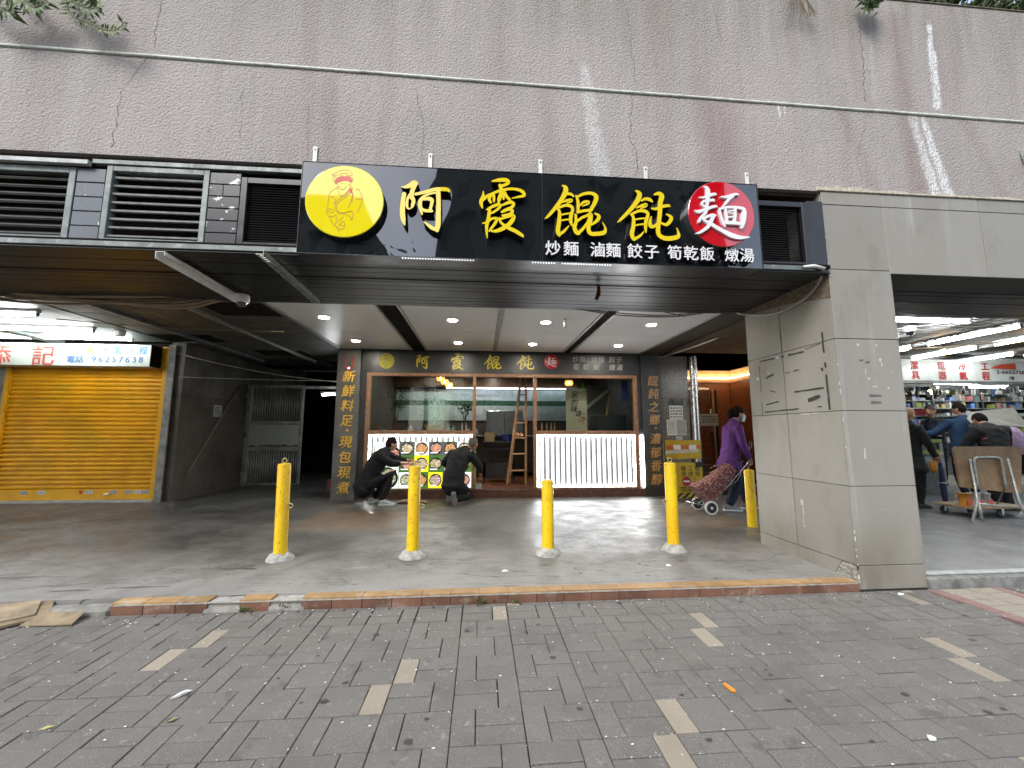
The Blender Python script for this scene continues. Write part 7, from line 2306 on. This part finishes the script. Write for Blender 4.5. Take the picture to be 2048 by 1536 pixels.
# kneeling man at the right end
J = dict(pelvis=(-.46, 7.22, .40), waist=(-.44, 7.26, .60), chest=(-.36, 7.36, .86), neckb=(-.25, 7.42, .99), head=(-.13, 7.47, 1.085),
         shL=(-.50, 7.40, .92), shR=(-.16, 7.28, .90), elL=(-.66, 7.55, .74), wrL=(-.50, 7.66, .62), elR=(.00, 7.36, .68), wrR=(.02, 7.55, .52),
         hipL=(-.56, 7.22, .38), hipR=(-.36, 7.20, .38), knL=(-.52, 7.58, .22), knR=(-.16, 7.42, .16), anL=(-.52, 7.28, .17), anR=(-.40, 7.08, .17),
         heelL=(-.54, 7.18, .26), toeL=(-.53, 7.26, .075), heelR=(-.44, 6.95, .28), toeR=(-.42, 7.06, .075), upL=(0, .9, .35), upR=(0, .9, .35))
w2, R2, b2 = person('man in black with an olive cap kneeling with his back turned', J, (.55, .80, -.2), top=blk, legs=blk2, shoes=black_shoe, soles=mat('grey_sole', (0.36, 0.37, 0.37), 0.7), hair='cap', torso_w=1.14, hairm=cloth('olive_cap', (0.10, 0.095, 0.07)), hands=(('R', (.1, .9, -.3), (-.9, 0, -.2), .5, 1), ('L', (.4, .9, -.1), (.3, 0, -1), .4, 1)), sleeve=.62, seed=5)

# woman with the shopping trolley
J = dict(pelvis=(4.05, 6.30, .90), waist=(4.08, 6.30, 1.08), chest=(4.11, 6.30, 1.30), neckb=(4.15, 6.30, 1.46), head=(4.235, 6.30, 1.60),
         shL=(4.13, 6.46, 1.38), shR=(4.12, 6.14, 1.38), elL=(4.12, 6.52, 1.12), wrL=(4.24, 6.46, .93), elR=(4.14, 6.08, 1.11), wrR=(4.235, 6.08, .885),
         hipL=(4.06, 6.39, .86), hipR=(4.05, 6.21, .86), knL=(4.26, 6.38, .50), knR=(4.08, 6.20, .48), anL=(4.36, 6.38, .15), anR=(3.92, 6.20, .15),
         heelL=(4.25, 6.38, .075), toeL=(4.52, 6.38, .075), heelR=(3.83, 6.19, .085), toeR=(4.11, 6.17, .075))
w3, R3, b3 = person('woman in a purple jacket and face mask walking right with a trolley', J, (1, -.04, -.05), top=purp, legs=navy_c, shoes=grey_shoe, soles=M['white_rubber'], hair='bun', fem=True, hands=(('R', (.25, -.05, -1), (-1, .0, 0), .75, 1),), torso_w=.98, long_top=.10, seed=9)
h3 = Vector((4.235, 6.30, 1.60)) - b3
mk_ = MB()
for i in range(9):
    for j in range(7):
        a, z = -1.25 + 2.5 * i / 8, -.118 + .108 * j / 6
        rr_ = (.087, .110)
        bul = .018 * cos(a) * (1 - ((z + .055) / .055) ** 2 * .7)
        p_ = h3 + R3[0] * sin(a) * rr_[0] * (1 - .25 * (1 - j / 6)) + R3[1] * (cos(a) * (rr_[1] + bul)) * (1 - .08 * (1 - j / 6)) + R3[2] * z
        mk_.v.append(tuple(p_))
mk_.f = [(i * 7 + j, (i + 1) * 7 + j, (i + 1) * 7 + j + 1, i * 7 + j + 1) for i in range(8) for j in range(6)]
mk_.build('face_mask', mat('pale_blue_mask', (0.45, 0.60, 0.66), 0.8), w3, smooth='all')
gb = MB()
for s in (-1, 1):
    gb.tube([tuple(h3 + R3[0] * s * .03 + R3[0] * .024 * cos(w_) + R3[1] * .106 + R3[2] * (.014 + .017 * sin(w_))) for w_ in [2 * pi * q / 12 for q in range(13)]], .0022, 5)
    gb.tube([tuple(h3 + R3[0] * s * .055 + R3[1] * .100 + R3[2] * .018), tuple(h3 + R3[0] * s * .088 - R3[1] * .01 + R3[2] * .018)], .002, 5)
gb.build('glasses', M['black'], w3, smooth='all')
# drawcord and collar
MB().tube(spline([(4.30 - b3.x, 6.155 - 6.3, 1.04 - .07), (4.33 - b3.x, 6.145 - 6.3, 1.10 - .07), (4.315 - b3.x, 6.15 - 6.3, 1.16 - .07), (4.29 - b3.x, 6.155 - 6.3, 1.09 - .07), (4.30 - b3.x, 6.155 - 6.3, 1.03 - .07)], 5), .004, 5).build('drawcord', M['white_paint'], w3, smooth='all')
MB().lathe([(.068, 0), (.074, .05), (.066, .05), (.06, 0), (.068, 0)], 18, (4.16 - b3.x, 0, 1.44 - .07)).build('collar', purp, w3, smooth='all')

tyl = T('shopping_trolley', 'maroon floral shopping trolley pulled by the woman in purple', 'trolley', (3.50, 6.12, .07))
def bagquad(c, hw, hd, d, s, u):
    return [c + s * hw * a + u * hd * b for a, b in ((-1, -1), (1, -1), (1, 1), (-1, 1))]
ax = Vector((.62, 0, .50)).normalized()
sd = Vector((0, 1, 0))
uu = sd.cross(ax) * -1
mb = MB()
n, m = 28, 12
A, B = Vector((-.02, 0, .20)), Vector((.47, 0, .645))
axd = (B - A).normalized()
upn = Vector((-axd.z, 0, axd.x))
for j in range(m + 1):
    t_ = j / m
    hd = .19 - .10 * t_ - .02 * sin(pi * t_) if t_ > .06 else .175
    hw = .17 - .075 * t_ * t_
    cen = A.lerp(B, t_) + upn * (hd * .55)
    for i in range(n):
        w_ = 2 * pi * i / n
        ca, sa = cos(w_), sin(w_)
        px_, py_ = abs(ca) ** .55 * (1 if ca > 0 else -1), abs(sa) ** .55 * (1 if sa > 0 else -1)
        f_ = .022 * noise.noise(Vector((px_ * 2 + t_ * 6, py_ * 2, t_ * 7))) + .012 * noise.noise(Vector((px_ * 5, py_ * 5, t_ * 14)))
        mb.v.append(tuple(cen + sd * py_ * (hw + f_) + upn * px_ * (hd + f_)))
mb.f = [(j * n + i, j * n + (i + 1) % n, (j + 1) * n + (i + 1) % n, (j + 1) * n + i) for j in range(m) for i in range(n)] + [tuple(range(n))[::-1], tuple(range(m * n, m * n + n))]
mb.build('bag', M['bag'], tyl, smooth=True)
MB().tube(spline([tuple(A.lerp(B, .93) + upn * .15 + sd * -.05), tuple(A.lerp(B, .8) + upn * .23 + sd * -.04), tuple(A.lerp(B, .6) + upn * .27), tuple(A.lerp(B, .8) + upn * .22 + sd * .04), tuple(A.lerp(B, .93) + upn * .15 + sd * .05)], 4), .008, 6).build('bag_strap', M['bag'], tyl, smooth='all')
for s_ in (-1, 1):
    MB().tube([(-.08, s_ * .13, .10), (.10, s_ * .13, .23), (.60, s_ * .09, .70), (.70, s_ * .07, .79)], .009, 7).build('frame_tube', M['steel'], tyl, smooth='all')
    wz = .115 if s_ < 0 else .105
    wh_ = MB().lathe([(.078, -.016), (.098, -.016), (.104, 0), (.098, .016), (.078, .016), (.078, -.016)], 28, (-.03, s_ * .19, .104), 'y').build('tyre', M['white_rubber'], tyl, smooth=True)
    MB().lathe([(.0, -.011), (.078, -.011), (.078, .011), (.0, .011)], 24, (-.03, s_ * .19, .104), 'y').build('wheel_disc', M['rubber'], tyl, smooth=True)
    MB().lathe([(.0, -.024), (.020, -.022), (.020, .022), (.0, .024)], 14, (-.03, s_ * .19, .104), 'y').build('hub', M['white_rubber'], tyl, smooth=True)
MB().tube([(-.03, -.19, .104), (-.03, .19, .104)], .008, 7).build('axle', M['steel'], tyl)
MB().tube(spline([(.04, -.13, .20), (-.08, -.14, .15), (-.24, -.12, .16), (-.27, 0, .165), (-.24, .12, .16), (-.08, .14, .15), (.04, .13, .20)], 5), .009, 7).build('foot_loop', M['steel'], tyl, smooth='all')
MB().tube([(-.03, -.13, .19), (-.03, -.15, .104)], .008, 6).tube([(-.03, .13, .19), (-.03, .15, .104)], .008, 6).build('fork', M['rubber'], tyl)
MB().tube([(.70, -.075, .79), (.735, -.06, .82), (.735, .06, .82), (.70, .075, .79)], .014, 8).build('handle', M['rubber'], tyl, smooth='all')
MB().tube(spline([(.30, -.155, .43), (.42, -.16, .50), (.52, -.12, .62), (.50, -.10, .66)], 4), .005, 5).build('cord', M['card'], tyl)

# market people
J = dict(pelvis=(7.26, 6.32, .88), waist=(7.27, 6.32, 1.06), chest=(7.27, 6.32, 1.30), neckb=(7.29, 6.32, 1.46), head=(7.31, 6.32, 1.60),
         shL=(7.25, 6.50, 1.38), shR=(7.25, 6.14, 1.38), elL=(7.3, 6.54, 1.12), wrL=(7.40, 6.5, .93), elR=(7.36, 6.10, 1.12), wrR=(7.50, 6.14, .90),
         hipL=(7.26, 6.41, .84), hipR=(7.26, 6.22, .84), knL=(7.27, 6.41, .47), knR=(7.27, 6.22, .47), anL=(7.22, 6.41, .15), anR=(7.22, 6.22, .15),
         heelL=(7.16, 6.41, .075), toeL=(7.42, 6.42, .075), heelR=(7.16, 6.22, .075), toeR=(7.40, 6.20, .075))
tancap = cloth('tan_cap', (0.28, 0.18, 0.11))
w4, R4, b4 = person('man in a dark coat and tan cap half hidden by the tiled pillar', J, (1, .15, -.1), top=cloth('dark_coat', (0.02, 0.022, 0.022)), legs=blk2, shoes=black_shoe, soles=M['rubber'], hair='cap', hairm=tancap, hands=(('R', (.8, 0, -.5), (-.3, 0, -1), .7, 1),), seed=13, long_top=.12)
hc = Vector(J['head']) - b4
MB().add([tuple(hc + R4[0] * a * .07 + R4[1] * (.08 + .10 * (1 - a * a)) + R4[2] * (.045 - .02 * (1 - a * a) + dz)) for dz in (0, .006) for a in [i / 4 - 1 for i in range(9)]] + [tuple(hc + R4[0] * a * .07 + R4[1] * .06 + R4[2] * (.052 + dz)) for dz in (0, .006) for a in [i / 4 - 1 for i in range(9)]], [(i, i + 1, 18 + i + 1, 18 + i) for i in range(8)] + [(9 + i, 9 + i + 1, 27 + i + 1, 27 + i) for i in range(8)] + [(i, i + 1, 9 + i + 1, 9 + i) for i in range(8)]).build('cap_peak', tancap, w4)
um = T('umbrella', 'furled dark blue umbrella held point down by the capped man', 'umbrella', (7.56, 6.12, .07))
MB().lathe([(.004, .0), (.006, .03), (.022, .06), (.040, .22), (.042, .40), (.030, .62), (.022, .70), (.016, .74)], 12).build('canopy', mat('dark_blue_umbrella', (0.015, 0.02, 0.07), 0.6, var=.3), um, smooth=True)
MB().ring((0, 0, .42), .044, .004, 14, 5, 'z').build('strap', M['white_paint'], um)
MB().tube([(0, 0, .73), (0, 0, .86), (.03, 0, .90), (.07, 0, .89)], .009, 7).build('handle', M['ladder_wood'], um, smooth='all')

J = dict(pelvis=(9.22, 7.05, .95), waist=(9.24, 7.05, 1.14), chest=(9.30, 7.06, 1.42), neckb=(9.34, 7.08, 1.60), head=(9.33, 7.12, 1.76),
         shL=(9.13, 7.14, 1.50), shR=(9.52, 7.02, 1.50), elL=(8.92, 7.28, 1.30), wrL=(8.70, 7.42, 1.26), elR=(9.62, 7.14, 1.22), wrR=(9.58, 7.36, 1.10),
         hipL=(9.12, 7.06, .92), hipR=(9.32, 7.03, .92), knL=(9.10, 7.08, .55), knR=(9.32, 7.06, .55), anL=(9.08, 7.0, .18), anR=(9.30, 7.0, .18),
         heelL=(9.07, 6.90, .075), toeL=(9.05, 7.17, .075), heelR=(9.30, 6.90, .075), toeR=(9.34, 7.16, .075))
blue_c = cloth('navy_blue_work_shirt', (0.02, 0.045, 0.10))
w5, R5, b5 = person('man in a navy work shirt lettered on the back leaning on the counter', J, (-.25, 1, -.05), top=blue_c, legs=blk2, shoes=cloth('pale_trainer', (0.45, 0.45, 0.43)), soles=M['white_rubber'], hands=(('L', (-1, .3, -.2), (0, .1, -1), .35, 1),), torso_w=1.1, seed=17)
for i, ch_ in enumerate('冷氣工程'):
    text('back_lettering', ch_, 9.20 - b5.x + i * .085 - .01, -.185 + i * .0 - .02 + .01 * abs(i - 1.5), 1.40 - .07, .085, mat('faded_cream_print', (0.42, 0.42, 0.3), .7) if i == 0 else bpy.data.materials['faded_cream_print'], w5, bold=.001, depth=.003)
J = dict(pelvis=(9.72, 7.9, 1.05), waist=(9.71, 7.88, 1.22), chest=(9.66, 7.86, 1.46), neckb=(9.62, 7.84, 1.60), head=(9.58, 7.78, 1.76) if False else (9.55, 7.80, 1.77),
         shL=(9.60, 7.68, 1.52), shR=(9.66, 8.02, 1.52), elL=(9.46, 7.58, 1.30), wrL=(9.25, 7.62, 1.25), elR=(9.5, 8.02, 1.3), wrR=(9.3, 7.95, 1.25),
         hipL=(9.72, 7.82, 1.0), hipR=(9.72, 7.98, 1.0), knL=(9.70, 7.82, .62), knR=(9.70, 7.98, .62), anL=(9.72, 7.84, .3), anR=(9.72, 7.98, .3),
         heelL=(9.78, 7.84, .215), toeL=(9.52, 7.84, .215), heelR=(9.78, 7.98, .215), toeR=(9.52, 7.98, .215))
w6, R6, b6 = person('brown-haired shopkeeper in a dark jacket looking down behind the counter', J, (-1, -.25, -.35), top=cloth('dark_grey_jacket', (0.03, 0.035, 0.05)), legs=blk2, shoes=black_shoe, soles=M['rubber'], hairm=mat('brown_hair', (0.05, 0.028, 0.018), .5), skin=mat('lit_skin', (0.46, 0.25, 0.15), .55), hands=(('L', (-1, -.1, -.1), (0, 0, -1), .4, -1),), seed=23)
J = dict(pelvis=(8.42, 6.0, .86), waist=(8.44, 6.02, 1.04), chest=(8.52, 6.08, 1.28), neckb=(8.60, 6.20, 1.41), head=(8.66, 6.32, 1.52),
         shL=(8.30, 6.10, 1.34), shR=(8.78, 6.10, 1.34), elL=(8.16, 6.22, 1.06), wrL=(8.25, 6.4, .85), elR=(8.92, 6.20, 1.08), wrR=(8.86, 6.42, .88),
         hipL=(8.33, 6.0, .83), hipR=(8.52, 6.0, .83), knL=(8.33, 6.05, .47), knR=(8.52, 6.05, .47), anL=(8.33, 5.98, .15), anR=(8.52, 5.98, .15),
         heelL=(8.33, 5.88, .075), toeL=(8.31, 6.15, .075), heelR=(8.52, 5.88, .075), toeR=(8.55, 6.15, .075))
w7, R7, b7 = person('man in a black jacket with thin red piping bending over behind the folding table', J, (.3, 1, -.6), top=blk, legs=blk2, shoes=black_shoe, soles=M['rubber'], hands=(('L', (.2, .8, -.5), (.5, 0, -.5), .5, 1), ('R', (-.2, .8, -.5), (-.5, 0, -.5), .5, -1)), torso_w=1.22, seed=29)
for a, b in (((8.20, 5.985, 1.20), (8.28, 5.965, 1.21)), ((8.78, 5.965, 1.20), (8.92, 6.03, 1.18))):
    MB().tube([tuple(Vector(a) - b7), tuple(Vector(b) - b7)], .005, 5).build('piping', mat('red_piping', (.4, .06, .06), .6), w7)
